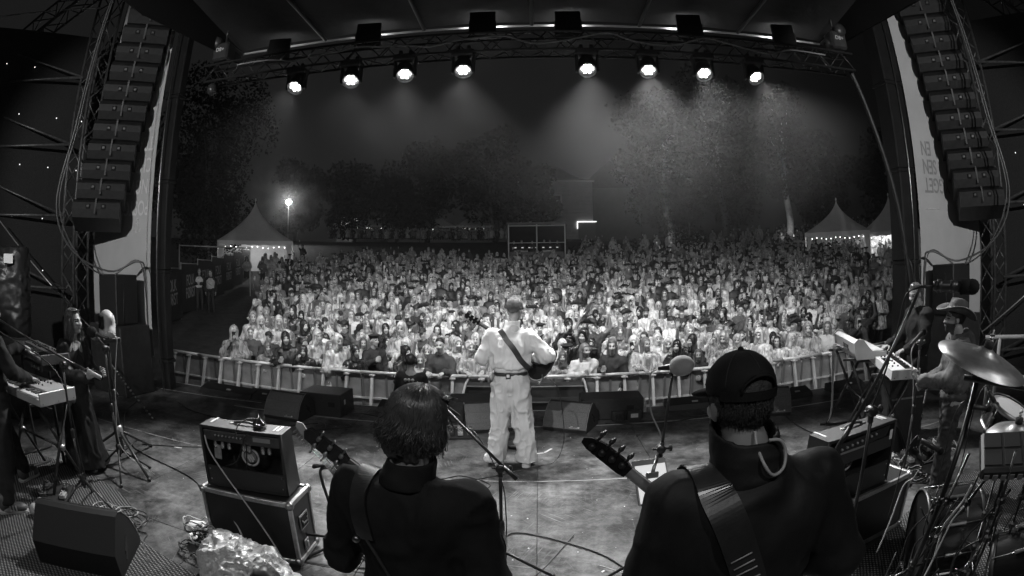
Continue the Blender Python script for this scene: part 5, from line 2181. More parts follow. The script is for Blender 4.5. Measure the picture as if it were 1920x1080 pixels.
for i in range(3):
    for j in range(2):
        mb.box((-.12 + .12 * i, -.06 + .13 * j, .037), (.105, .115, .006), M=Matrix.Rotation(.35, 4, 'X'), ch=.003)
mb.build('pad', mat('slot_black', .004, .9), pad)
mb = MB()
for k in range(5):
    mb.box((-.15 + .05 * k, -.152, -.01), (.03, .01, .03), M=Matrix.Rotation(.35, 4, 'X'))
mb.build('socket', mat('socket_grey', .3, .4), pad)
# small clip mics at the snare, and lots of hardware
for (a, b, lab) in (((2.60, 2.02, 1.30), (2.66, 1.98, 1.21), 'small pencil microphone hanging over the snare drum'), ((2.48, 2.1, 1.22), (2.60, 2.0, 1.20), 'small dark clip microphone at the rim of the snare drum'), ((2.18, 2.2, 1.05), (2.30, 2.12, .98), 'dark drum microphone pointing down at the bass drum')):
    m_ = empty('drum_microphone', a, 0, lab, 'microphone')
    A, B = Vector((0, 0, 0)), Vector(b) - Vector(a)
    MB().bar(A, B, .016, 10).build('mic_body', BLACKM, m_)
    MB().ball(B, (.024, .024, .024), 10).build('windshield', FOAM, m_)
    MB().tube(bez([(0, 0, 0), (-.03, .02, .03), (-.08, .05, -.1), (-.1, .06, -.5)], 6), .004, 5).build('mic_lead', CABLE, m_)
hw = empty('drum_rack', (2.3, 1.7, 0), 0, 'cluttered chrome drum rack with clamps and loose leads at lower right', 'drum rack')
rnd = random.Random(3)
for (a, b) in (((1.9, 1.9, .02), (2.16, 1.75, 1.1)), ((2.05, 2.1, .02), (2.2, 1.6, 1.0)), ((2.2, 1.5, .02), (2.15, 1.4, 1.2)), ((2.5, 1.5, .02), (2.35, 1.4, 1.1)), ((1.75, 1.5, .05), (2.4, 1.55, .75)), ((1.95, 1.35, .3), (2.5, 1.75, .9)), ((2.3, 2.0, .02), (2.6, 1.9, 1.05)), ((1.7, 2.2, .03), (2.0, 1.75, .5)), ((2.6, 1.6, .02), (2.7, 1.85, 1.05))):
    mb = MB()
    mb.bar(a, b, .009, 8)
    for t in (.3, .55, .8):
        p = Vector(a).lerp(Vector(b), t + rnd.uniform(-.1, .1))
        mb.box(p, (.05, .04, .045), ch=.01)
        mb.bar(p, p + Vector((rnd.uniform(-.09, .09), rnd.uniform(-.09, .09), rnd.uniform(-.03, .05))), .007, 6)
    mb.build('tube', MATS['stand_chrome_dark'], hw, True)
for k in range(16):
    p = Vector((rnd.uniform(1.8, 2.6), rnd.uniform(1.3, 2.1), rnd.uniform(.5, 1.05)))
    pts = [p]
    for j in range(4):
        p = p + Vector((rnd.uniform(-.14, .1), rnd.uniform(-.1, .12), -rnd.uniform(.08, .25)))
        pts.append(Vector((p.x, p.y, max(.012, p.z))))
    MB().tube(bez(pts, 5), .005, 5).build('lead', CABLEW if k % 4 == 0 else CABLE, hw, True)
# reel of leads on the deck by the cabinet
cr = empty('cable_tangle', (3.75, 3.75, 0), 0, 'tangle of pale and dark leads on the deck behind the hat wearer\'s legs', 'cables')
for k in range(16):
    c = (rnd.uniform(-.35, .5), rnd.uniform(-.3, .5))
    R = rnd.uniform(.07, .2)
    ph = rnd.uniform(0, 6)
    pts = [(c[0] + R * math.cos(ph + t) * (1 + .2 * math.sin(2 * t)), c[1] + R * .8 * math.sin(ph + t), .012 + .03 * rnd.random() + (.18 * max(0, math.sin(t * .5)) if k % 4 == 0 else 0)) for t in np.linspace(0, 7 + rnd.random() * 3, 20)]
    MB().tube(pts, .006, 5).build('lead', CABLEW if k % 2 == 0 else CABLE, cr)

# ------------------------------------------------------------------ clutter at lower left
bn = empty('cable_heap', (-2.28, 2.82, 0), 0, 'heap of pale mains leads with white plug boxes by the left flight case', 'cables')
for k in range(22):
    c = (rnd.uniform(-.18, .12), rnd.uniform(-.12, .12))
    R = rnd.uniform(.06, .15)
    ph = rnd.uniform(0, 6)
    pts = [(c[0] + R * 1.2 * math.cos(ph + t), c[1] + R * .8 * math.sin(ph + t), .015 + .06 * rnd.random() + .05 * (k % 4)) for t in np.linspace(0, 6.5 + rnd.random() * 2, 16)]
    MB().tube(bez(pts, 2), .006, 5).build('lead', CABLEW if k % 3 else CABLE, bn)
MB().tube(bez([(.02, .06, .1), (.06, .06, .26), (.16, .05, .30), (.22, .04, .2), (.24, .0, .05)], 6), .008, 6).build('lead', CABLEW, bn)
MB().box((-.24, .08, .12), (.14, .10, .06), rz=.4, ch=.01).box((-.20, -.03, .08), (.10, .07, .05), rz=-.3, ch=.01).build('plug_box', WHITE, bn)
# silver plastic bag over a dark bag
bf = union([ell((0, 0, .20), (.30, .22, .22)), ell((-.1, .06, .30), (.17, .14, .16)), ell((.2, -.06, .12), (.2, .16, .16))], .06)
V, F = nets(bf, .020)
N = normals(bf, V)
V = folds(V, N, .022, (8, 8, 6), 4)
V = V + N * (.012 * vnoise(V * 38, 6))[:, None]
V[:, 2] = np.maximum(V[:, 2], .004)
bag = empty('plastic_bag', (-1.80, 2.40, 0), .3, 'crumpled shiny pale plastic bag over a dark bag at the lower left', 'plastic bag')
mesh_obj('sheet', np_mesh('sheet', V, F, mat('silver_bag', .42, .32, metal=.1, spec=.6, bump=(30, .5, .02)), smooth=False), bag)
V, F = cloth(union([ell((.12, -.22, .13), (.20, .11, .15)), ell((.2, -.2, .25), (.08, .07, .12))], .05), .018, .012, (8, 8, 6), 8)
V[:, 2] = np.maximum(V[:, 2], .004)
mesh_obj('dark_lining', np_mesh('dark_lining', V, F, mat('nylon_black', .012, .5)), bag)
gb = empty('rolled_cable_bag', (-3.62, 2.36, 0), rad(22), 'black tubular holder with a pale cap lying on the rug', 'tube bag')
MB().tube([(-.34, 0, .06), (.34, 0, .06)], .055, 14).build('tube', mat('tube_black', .012, .6), gb)
MB().tube([(-.42, 0, .06), (-.335, 0, .06)], .058, 14).build('cap', mat('grey_plastic', .45, .42), gb)
for (a, b, c_, lab) in (((-3.3, 2.9, .01), (-2.95, 2.7, .01), (-2.6, 2.3, .012), 'thin black cable curving over the rug at lower left'), ((-4.5, 4.4, .01), (-3.2, 5.4, .01), (-2.4, 6.3, .01), 'black cable lying along the deck towards the left monitors'),
                        ((1.3, 6.7, .01), (2.6, 6.95, .01), (3.1, 7.0, .01), 'black cable lying along the deck towards the right monitor')):
    pts = [a, ((a[0] + b[0]) / 2 + .08, (a[1] + b[1]) / 2 - .1, .01), b, ((c_[0] + b[0]) / 2 - .1, (c_[1] + b[1]) / 2 + .06, .01), c_]
    o = MB().tube(bez(pts, 8), .006, 6).build('floor_cable', CABLE)
    tag(o, lab, 'cable')
cl = empty('coiled_cable', (-3.35, 2.6, 0), 0, 'loosely coiled dark cables on the rug by the folding stand', 'cables')
for k in range(10):
    R = rnd.uniform(.08, .16)
    c = (rnd.uniform(-.25, .2), rnd.uniform(-.15, .35))
    MB().tube([(c[0] + R * math.cos(t), c[1] + R * .9 * math.sin(t), .012 + .006 * k * .4) for t in np.linspace(0, 7, 20)], .006, 5).build('lead', CABLE if k % 3 else mat('grey_cable', .3, .5), cl)

# scraps of tape and grit on the deck
mb = MB()
rl_ = random.Random(9)
for k in range(110):
    x, y = rl_.uniform(-5.5, 4.5), rl_.uniform(2.6, 7.2)
    q = rl_.uniform(.004, .012)
    mb.box((x, y, .003), (q, q * rl_.uniform(.4, 1.5), .003), rz=rl_.uniform(0, 3))
for (x, y, l, a) in ((-.55, 2.55, .05, .3), (.45, 3.1, .03, .8), (.62, 2.5, .06, .2), (-3.2, 4.9, .05, .4), (-.02, 2.9, .02, 0)):
    mb.box((x, y, .004), (l, l * .5, .003), rz=a)
o = mb.build('litter', TAPE)
tag(o, 'scraps of pale tape and grit scattered over the deck', 'litter', None, 'stuff')
for pts, lab in (([(-2.9, 6.3, .01), (-3.6, 5.9, .01), (-4.8, 6.0, .01), (-5.4, 6.3, .01)], 'dark cable lying on the deck left of the left floor monitor'), ([(.9, 6.7, .01), (1.6, 6.55, .01), (2.4, 6.75, .01), (3.4, 6.95, .01)], 'second dark cable lying along the deck to the right monitor'),
                 ([(-1.5, 6.95, .01), (-2.0, 6.8, .01), (-2.5, 6.95, .01), (-2.9, 6.7, .01)], 'dark cable between the two left floor monitors'), ([(.72, 2.9, .01), (.4, 3.4, .01), (-.2, 3.7, .01), (-.22, 3.0, .01)], 'dark cable on the deck linking the two front microphone stands'),
                 ([(-2.7, 3.3, .01), (-3.3, 3.9, .01), (-4.6, 4.3, .01), (-5.6, 5.2, .01), (-6.0, 5.9, .01)], 'dark cable running from the left flight case to the wing'), ([(2.9, 3.4, .01), (3.4, 4.6, .01), (3.3, 5.8, .01), (3.5, 6.9, .01)], 'dark cable running past the keyboards to the stage edge')):
    o = MB().tube(bez(pts, 8), .007, 6).build('floor_cable', CABLE)
    tag(o, lab, 'cable')
# ------------------------------------------------------------------ tents, fence, mixing booth, building, lamp
TENT = mat('tent_canvas', .78, .6, var=(.9, .1), bump=(2, .2, .05))
BULB = mat('string_bulb', .9, .4, emit=12)


def tent(name, x, y, w, h_eave, h_top, rz, label, z=None, lit=40, curtains=True, cat='tent'):
    z = terrain(x, y) if z is None else z
    r = empty(name, (x, y, z), rz, label, cat)
    vs, fs = [], []
    rings = 12
    per = 6
    n = 4 * per
    for i in range(rings + 1):
        t = i / rings
        hw = w / 2 * ((1 - t) ** 1.75 * .96 + .04 * (1 - t))
        zz = h_eave + (h_top - h_eave) * t
        for s in range(4):
            for k in range(per):
                u = k / per * 2 - 1
                q = [(u, -1), (1, u), (-u, 1), (-1, -u)][s]
                vs.append((q[0] * hw, q[1] * hw, zz))
    for i in range(rings):
        for j in range(n):
            a, b = i * n + j, i * n + (j + 1) % n
            fs.append((a, b, b + n, a + n))
    mb = MB()
    mb.add(vs, fs, 0, True)
    mb.ball((0, 0, h_top), (.06, .06, .12), 8)
    mb.build('roof', TENT, r)
    vs, fs = [], []
    K = 28
    for s in range(4):
        for k in range(K):
            u = k / K * 2 - 1
            q = [(u, -1), (1, u), (-u, 1), (-1, -u)][s]
            vs.append((q[0] * w / 2, q[1] * w / 2, h_eave + .02))
            vs.append((q[0] * w / 2, q[1] * w / 2, h_eave - .28 + .06 * abs(math.sin(k * .8))))
    m = 4 * K
    for j in range(m):
        a, b = 2 * j, 2 * ((j + 1) % m)
        fs.append((a, a + 1, b + 1, b))
    MB().add(vs, fs, 0, False).build('valance', TENT, r)
    for sx in (-1, 1):
        for sy in (-1, 1):
            MB().box((sx * (w / 2 - .06), sy * (w / 2 - .06), h_eave / 2), (.08, .08, h_eave)).build('post', ALU, r)
            if curtains:
                mb = MB()
                for k in range(7):
                    rr_ = .10 - .0 * k
                    mb.tube([(sx * (w / 2 - .10 - .07 * k), sy * (w / 2 - .08), h_eave - .1), (sx * (w / 2 - .09 - .03 * k), sy * (w / 2 - .08), h_eave * .5), (sx * (w / 2 - .09 - .035 * k), sy * (w / 2 - .08), .05)], [.05, .03, .045], 6)
                mb.build('curtain', TENT, r)
    mb = MB()
    for k in range(14):
        u = k / 13 * 2 - 1
        mb.ball((u * w * .46, -w / 2 + .12, h_eave - .34 - .10 * (1 - math.cos(u * 9)) * .5), .022, 6)
    mb.stuff('string_light', BULB, r)
    mb = MB()
    for (a, b) in (((-w / 2, w / 2 - .05), (w / 2, w / 2 - .05)),):
        mb.box((0, w / 2 - .05, h_eave / 2), (w, .02, h_eave))
    mb.build('back_wall', TENT, r)
    if lit:
        ld = bpy.data.lights.new('tent_lamp', 'POINT')
        ld.energy = lit
        ld.shadow_soft_size = .25
        lo = link(bpy.data.objects.new('tent_lamp', ld), r)
        lo.location = (0, -.2, h_eave - .1)
    return r


tent('pagoda_tent', -18.5, 30.8, 5.0, 2.35, 5.2, .55, 'white pagoda tent with lights under its eaves beyond the banner fence', 1.35, 70)
tent('pagoda_tent', 20.9, 31.6, 4.7, 2.4, 4.75, -.58, 'left one of the two white pagoda tents at right, people under it', 1.45, 12)
tent('pagoda_tent', 24.2, 29.3, 4.4, 2.4, 5.0, -.68, 'right one of the two white pagoda tents at right, brightly lit inside', 1.3, 170)
for k, (x, y, w, lab) in enumerate(((-13.5, 70.5, 5, 'pale tent with a swooping roof under the trees, left one of the far pair'), (-8.6, 71, 5, 'pale tent with a swooping roof under the trees, right one of the far pair'), (-22, 67, 4.5, 'small pale tent far behind the crowd near the floodlight'))):
    tent('far_tent', x, y, w, 2.1, 4.6, .2, lab, 5.5, 0, False)

# pale lit marquee wall glimpsed under the trees
mq = empty('marquee', (-25.5, 72, 5.2), .2, 'pale lit marquee wall glimpsed under the dark trees at left', 'marquee')
MB().box((0, 0, 1.4), (6.5, .2, 2.8)).build('wall', TENT, mq)
MB().prism([(-3, 2.8), (0, 4.2), (3, 2.8)], -3.25, 3.25).build('roof', TENT, mq)
ld = bpy.data.lights.new('marquee_lamp', 'POINT')
ld.energy = 260
ld.shadow_soft_size = .3
lo = link(bpy.data.objects.new('marquee_lamp', ld), mq)
lo.location = (0, -3.2, 3.2)

# floodlight on a pole
fl = empty('floodlight_mast', (-25.0, 48.5, 4.0), .45, 'tall mast with a glaring floodlight above the left tent', 'floodlight')
MB().bar((0, 0, 0), (0, 0, 4.6), .05, 8).build('mast', PALE, fl)
MB().box((0, .06, 4.72), (.5, .2, .36), ch=.03).build('housing', BLACKM, fl)
MB().ball((0, -.08, 4.72), (.30, .06, .24), 12).build('lit_lens', mat('flood_lens', .9, .3, emit=160), fl)
ld = bpy.data.lights.new('flood_beam', 'SPOT')
ld.energy = 900
ld.spot_size = rad(150)
ld.spot_blend = .6
ld.shadow_soft_size = .15
lo = link(bpy.data.objects.new('flood_beam', ld), fl)
lo.matrix_local = Matrix.Translation((0, -.2, 4.72)) @ Vector((0, -1, -.35)).to_track_quat('-Z', 'Y').to_matrix().to_4x4()

# banner fence at left
A, B = Vector((-12.6, 14.1, 0)), Vector((-18.6, 30.2, 0))
FENCE = mat('fence_banner', .020, .6, var=(2, .4), bump=(5, .3, .02))
N = 7
for k in range(N):
    p, q = A.lerp(B, k / N), A.lerp(B, (k + 1) / N)
    c = (p + q) / 2
    z = terrain(c.x, c.y)
    L = (q - p).length
    r = empty('banner_fence_panel', (c.x, c.y, z), math.atan2(q.y - p.y, q.x - p.x), 'dark festival banner fence panel at left, %s from the stage' % names[k], 'fence', 'banner fence panels at left')
    mb = MB()
    for x in (-L / 2 + .03, L / 2 - .03):
        mb.bar((x, 0, 0), (x, 0, 2.05), .022, 6)
    mb.bar((-L / 2, 0, 2.0), (L / 2, 0, 2.0), .02, 6)
    mb.bar((-L / 2, 0, .12), (L / 2, 0, .12), .02, 6)
    mb.build('frame', PALE, r)
    # the stage side is local -Y side rotated: cloth hangs just proud of the frame on the crowd side
    MB().box((0, -.035, 1.02), (L - .05, .012, 1.86)).build('banner_cloth', FENCE, r)
    MRx = Matrix.Rotation(rad(90), 4, 'X')
    text('banner_print', 'FOLK\nFØRST', .60, Matrix.Translation((0, -.048, 1.08)) @ MRx @ Matrix.Rotation(rad(3), 4, 'Z'), mat('banner_print', .42, .6), r, bold=.006).scale = (.78, 1, 1)
mb = MB()
c = A + Vector((-1.5, 6, 0))
for x in (0, 3.5):
    mb.bar((-16.5 + x * .6, 20 + x, .3), (-16.5 + x * .6, 20 + x, 3.1), .03, 6)
mb.bar((-16.5, 20, 3.05), (-14.4, 23.5, 3.05), .03, 6)
o = mb.build('fence_gate_frame', PALE)
tag(o, 'thin pale tube frame standing behind the banner fence', 'frame')

# mixing booth
fh = empty('mixing_booth', (0.05, 40, 2.35), 0, 'scaffold mixing booth with a dark roof in the middle of the crowd', 'mixing booth')
mb = MB()
for x in (-2.1, 0, 2.1):
    mb.bar((x, -1, 0), (x, -1, 3.0), .05, 8)
mb.bar((-2.1, -1, 2.82), (2.1, -1, 2.82), .045, 8)
mb.bar((-2.1, -1, 1.55), (2.1, -1, 1.55), .03, 8)
mb.build('scaffold_tube', mat('booth_tube', .6, .5), fh)
MB().prism([(-1.2, 2.9), (1.4, 3.1), (1.4, 3.2), (-1.2, 3.05)], -2.2, 2.2).build('roof', BLACK, fh)
mb = MB()
for x in (-2.2, 2.2):
    mb.box((x, .2, 1.5), (.03, 2.2, 3.0))
mb.box((0, 1.35, 1.5), (4.4, .03, 3.0))
mb.build('wall', MATTE, fh)
MB().box((0, -.7, .85), (4.0, .7, .06), ch=.01).box((0, -1.04, .45), (4.0, .03, .85)).build('desk', BLACK, fh)
for x in (-1.2, .9):
    MB().prism([(-.35, .9), (-.35, 1.0), (.3, 1.18), (.3, .9)], x - .5, x + .5).build('console', mat('console_grey', .12, .4), fh)
mb = MB()
for k in range(7):
    mb.box((-1.6 + k * .52, -.72 + .03 * (k % 2), 1.20), (.16, .01, .07))
mb.each('lit_display', mat('lit_display', .7, .3, emit=.3), fh)
w = MB().prism([(-1, 0), (2.2, 0), (1.2, 1.6), (-.4, .9)], 0, .2, axis='Y').build('stacked_cover', mat('dark_cover', .03, .5, bump=(3, .4, .05)))
w.location = (3.4, 39.5, 2.2)
tag(w, 'dark tilted cover leaning beside the mixing booth', 'cover')

# building behind
bd = empty('gabled_building', (3.0, 75, 6.0), .03, 'plank clad building with a hipped roof and one large window behind the crowd', 'building')
WALL = mat('painted_boards', .42, .7, var=(1.2, .12))
for k in range(22):
    MB().box((0, 0, .2 + k * .38), (10.5, .24 + .0 * k, .36), ch=.02).build('wall_board', WALL, bd)
mb = MB()
mb.prism([(-5.6, 8.4), (-3.2, 8.55), (-1, 10.4), (0, 10.45), (3.2, 8.7), (5.6, 8.5)], -.6, 8, axis='Y')
mb.build('roof', mat('roof_slate', .05, .6, var=(2, .3)), bd)
MB().box((0, -.3, 8.35), (11.0, .5, .2)).build('cornice', mat('trim_white', .7, .6), bd)
wn_ = MB().box((-.9, -.16, 4.9), (2.9, .1, 2.7)).build('window', mat('window_dark', .05, .12), bd)
mb = MB()
for (c, s_) in (((-.9, -.24, 6.33), (3.3, .14, .2)), ((-.9, -.24, 3.47), (3.3, .14, .2)), ((-2.45, -.24, 4.9), (.2, .14, 2.9)), ((.65, -.24, 4.9), (.2, .14, 2.9)), ((-.9, -.235, 4.9), (.08, .1, 2.7)), ((-.9, -.235, 5.5), (2.9, .1, .08))):
    mb.box(c, s_)
mb.build('window_frame', mat('trim_white', .7, .6), bd)
MB().box((4.3, -.14, 1.2), (2.5, .1, 2.4)).build('door', mat('door_grey', .16, .6), bd)
mb = MB()
mb.box((4.3, -.25, 2.46), (2.8, .12, .12))
mb.box((2.94, -.25, 1.95), (.10, .12, .9))
mb.build('lit_door_frame', mat('neon_strip', .9, .4, emit=2), bd)
MB().box((2.1, -.2, 4.0), (.08, .1, 8.0)).build('downpipe', PALE, bd)
hb = empty('far_gable', (11.5, 79, 6.0), -.1, 'dark gable roof of a second house half hidden behind the big tree', 'building')
MB().box((0, 0, 4), (9, .3, 8)).build('wall', mat('dim_wall', .14, .7, var=(1.2, .12)), hb)
MB().prism([(-5, 7.9), (0, 12.3), (5, 7.9)], -.4, 7, axis='Y').build('roof', MATS['roof_slate'], hb)

# hedge bank at right of the booth
hv, hf = [], []


def leaf_cloud(n, fn, size, seed, flat=0.0):
    """n leaf quads at points fn(rng, n) -> (P (n,3), outward (n,3))"""
    rg = np.random.default_rng(seed)
    P, O = fn(rg, n)
    a = rg.normal(size=(n, 3)) + O * .6
    a /= np.linalg.norm(a, axis=1, keepdims=True)
    t = np.cross(a, rg.normal(size=(n, 3)))
    t /= np.linalg.norm(t, axis=1, keepdims=True) + 1e-9
    b = np.cross(a, t)
    s = size * (0.55 + .9 * rg.random((n, 1)))
    V = np.stack([P - t * s, P - b * s * .55, P + t * s, P + b * s * .55], 1).reshape(-1, 3)
    F = np.arange(4 * n).reshape(n, 4)
    return V, F


LEAFM = mat('leaves', .022, .9, spec=.0, var=(.7, .35))
LEAFD = mat('dark_leaves', .03, .9, spec=.0, var=(.5, .4))
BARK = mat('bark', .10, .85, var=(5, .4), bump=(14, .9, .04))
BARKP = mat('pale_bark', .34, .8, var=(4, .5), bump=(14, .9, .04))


def crown_fn(blobs):
    W = np.array([b[3] ** 2 for b in blobs], float)
    W /= W.sum()
    C = np.array([b[:3] for b in blobs])
    R = np.array([b[3] for b in blobs])

    def f(rg, n):
        k = rg.choice(len(blobs), n, p=W)
        d = rg.normal(size=(n, 3))
        d /= np.linalg.norm(d, axis=1, keepdims=True)
        rr_ = R[k] * (0.62 + .45 * rg.random(n) ** .6)
        wob = 1 + .22 * vnoise(d * 3 + k[:, None] * 3.3, 2)
        P = C[k] + d * (rr_ * wob)[:, None] * np.array([1, 1, .85])
        return P, d
    return f


def make_tree(name, loc, blobs, trunk, n, size, label, seed, leaf=None, bark=None, limbs=5):
    r = empty(name, loc, 0, label, 'tree', 'trees around the field')
    rnd_ = random.Random(seed)
    mb = MB()
    top = trunk[-1][0]
    pts = [p for p, _ in trunk]
    mb.tube(bez(pts, 4), list(np.interp(np.linspace(0, 1, (len(pts) - 1) * 4 + 1), np.linspace(0, 1, len(pts)), [q for _, q in trunk])), 10)
    for k in range(limbs):
        b = blobs[rnd_.randrange(len(blobs))]
        s = Vector(pts[-2]).lerp(Vector(top), rnd_.random())
        mid = s.lerp(Vector(b[:3]), .5) + Vector((rnd_.uniform(-.4, .4), rnd_.uniform(-.4, .4), .3))
        mb.tube(bez([s, mid, Vector(b[:3])], 4), [trunk[-1][1] * q for q in np.linspace(.7, .15, 9)], 6)
    mb.build('trunk', bark or BARK, r)
    V, F = leaf_cloud(n, crown_fn(blobs), size, seed)
    mesh_obj('crown', np_mesh('crown', V, F, leaf or LEAFM, smooth=False), r)
    return r


def blobs(seed, h, R, k, zlo=.35):
    q = random.Random(seed)
    out = []
    for i in range(k):
        t = zlo + (1 - zlo) * (i + .5) / k
        rad_ = R * math.sin(min(1, max(.12, 1.15 - abs(t - .62) * 1.6)) * 1.2)
        a = q.uniform(0, 6.28)
        d = rad_ * q.uniform(.2, .75)
        out.append((d * math.cos(a), d * math.sin(a), h * t * q.uniform(.94, 1.04), R * q.uniform(.32, .5)))
    return out


def tree(x, y, h, R, n, size, label, seed, leaf=None, bark=None, zlo=.3, k=14, sink=.0):
    tz = h * zlo
    make_tree('tree', (x, y, terrain(x, y) - sink), blobs(seed, h, R, k, zlo), [((0, 0, 0), .03 * h), ((.05 * R, 0, tz * .6), .022 * h), ((-.04 * R, .1, tz * 1.3), .016 * h), ((0, 0, h * .7), .007 * h)], n, size, label, seed, leaf, bark)


# big trees right of centre, lit from below
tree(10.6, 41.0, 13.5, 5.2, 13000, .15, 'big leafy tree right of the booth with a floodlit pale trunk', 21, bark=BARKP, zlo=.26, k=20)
tree(15.4, 41.0, 14.5, 5.0, 12000, .15, 'tall broad tree standing right of the floodlit pale trunk', 22, zlo=.3, k=20)
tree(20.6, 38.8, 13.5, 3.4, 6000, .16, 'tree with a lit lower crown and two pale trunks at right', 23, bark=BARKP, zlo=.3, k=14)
tree(12.2, 40.2, 4.2, 2.1, 2600, .11, 'small bushy tree with floodlit leaves below the big trees', 24, zlo=.2, k=8)
# left big tree behind the tent
tree(-22.5, 30.5, 13.5, 5.0, 15000, .13, 'big dark tree rising behind the left tent', 25, zlo=.14, k=22)
tree(-27.5, 24.5, 15.5, 5.5, 6000, .22, 'tall dark tree behind the left speaker tower', 26, LEAFD, zlo=.1, k=18)
# tree line at the back of the field
for i, (x, y, h, R, lab) in enumerate(((-31, 62, 9.5, 4.8, 'rounded dark tree right of the floodlight, leftmost in the far row'), (-22.5, 62, 9.0, 4.6, 'rounded dark tree, second from left in the far row'), (-13.5, 64, 12.0, 5.6, 'rounded dark tree, third from left in the far row'),
                                      (-5.0, 64, 12.8, 5.6, 'broad dark tree behind the left of the booth'), (.5, 61, 8.5, 3.2, 'smaller tree partly hiding the window of the building'), (-38, 50, 10, 5, 'dark tree mass left of the floodlight'), (37, 44, 9, 5.5, 'dark rounded tree behind the two right tents'), (29.5, 47, 10.5, 4.6, 'dark tree left of the two right tents'), (-18, 66, 8, 4.2, 'low dark tree in the middle of the far row'))):
    tree(x, y, h, R, 4200, .26, lab, 40 + i, LEAFD, zlo=.24, k=14)
# trunk uplighters at the right trees (small ground floods)
for (x, y, tx, ty, tz, wt, lab) in ((9.6, 38.6, 10.6, 41, 7.0, 230, 'small ground flood at the foot of the pale trunk'), (19.3, 36.2, 20.4, 38.6, 6.4, 230, 'small ground flood at the foot of the two trunks at right'), (12.0, 38.6, 12.4, 40.4, 4.0, 120, 'small ground flood under the bushy tree')):
    z = terrain(x, y)
    r = empty('ground_flood', (x, y, z + .25), 0, lab, 'flood light')
    d = (Vector((tx, ty, tz)) - Vector((x, y, z + .25))).normalized()
    q = d.to_track_quat('Z', 'Y').to_matrix().to_4x4()
    MB().lathe([(.06, -.1), (.12, -.08), (.14, .06), (.12, .06)], 12, M=q).build('housing', BLACKM, r)
    ld = bpy.data.lights.new('flood_beam', 'SPOT')
    ld.energy = wt
    ld.spot_size = rad(60)
    ld.spot_blend = .7
    ld.shadow_soft_size = .1
    lo = link(bpy.data.objects.new('flood_beam', ld), r)
    lo.matrix_local = Matrix.Translation(d * .16) @ d.to_track_quat('-Z', 'Y').to_matrix().to_4x4()


def hedge_fn(x0, x1, y0, y1, h):
    def f(rg, n):
        x = rg.uniform(x0, x1, n)
        y = rg.uniform(y0, y1, n)
        z = np.array([terrain(a, b) for a, b in zip(x, y)]) + h * rg.random(n) ** .5 * (.8 + .3 * np.sin(x * 1.7))
        P = np.stack([x, y, z], -1)
        return P, np.tile([0, -.5, .8], (n, 1))
    return f


V, F = leaf_cloud(5200, hedge_fn(2.8, 11.0, 43.2, 45.2, 1.0), .09, 77)
o = mesh_obj('hedge', np_mesh('hedge', V, F, LEAFM, smooth=False))
tag(o, 'low clipped hedge on the bank right of the mixing booth', 'hedge')
# ------------------------------------------------------------------ people on the stage
HAIRD = mat('dark_hair', .03, .42, spec=.5, var=(40, .4), bump=(120, .5, .004))
HAIRM = mat('brown_hair', .085, .28, spec=.7, var=(30, .5))
HAIRB = mat('blond_hair', .10, .5, spec=.4, var=(60, .35), bump=(160, .6, .004))
EYED = mat('eye_dark', .03, .3)
LIP = mat('lips', .2, .5)
DENIM = mat('denim', .13, .8, spec=.25, var=(26, .35), bump=(240, .5, .003))
JEANS = mat('dark_jeans', .045, .8, spec=.25, var=(10, .45), bump=(240, .4, .003))
LIGHTCL = mat('pale_cotton', .60, .8, spec=.2, var=(5, .06), bump=(160, .25, .003))
LIGHTTR = mat('pale_trousers', .52, .8, spec=.2, var=(4, .08), bump=(170, .3, .003))
BLACKCL = mat('black_cotton', .020, .85, spec=.2, var=(8, .3), bump=(200, .3, .002))
SHOEW = mat('white_leather', .6, .45, var=(12, .06))
HM = [SKIN, EYED, LIP, HAIRD]


def legs_prims(hipz, feet, knees=None, r=(.085, .056, .04), hipx=.09):
    out = []
    for i, s in enumerate((1, -1)):
        f = feet[i]
        kn = knees[i] if knees else (f[0] * .6 + s * hipx * .4, f[1] * .5 - .02, hipz * .53)
        out += [cap((s * hipx, 0, hipz), kn, r[0], r[1]), cap(kn, (f[0], f[1], .09), r[1], r[2])]
    return out


def arms_prims(L, R, r=(.052, .043, .030)):
    out = []
    for a in (L, R):
        if a:
            sh, el, wr = a[:3]
            out += [cap(sh, el, r[0], r[1]), cap(el, wr, r[1], r[2])]
    return out


def shift(fn, off, R=None, sc=1.0):
    """SDF moved by off (and rotated by R, scaled by sc)"""
    off = np.array(off, np.float32)

    def f(P):
        q = P - off
        if R is not None:
            q = q @ R
        return fn(q / sc) * sc
    c = (fn.lo + fn.hi) / 2
    e = np.linalg.norm(fn.hi - fn.lo) / 2 * sc
    f.lo, f.hi = off + c * sc - e, off + c * sc + e
    return f


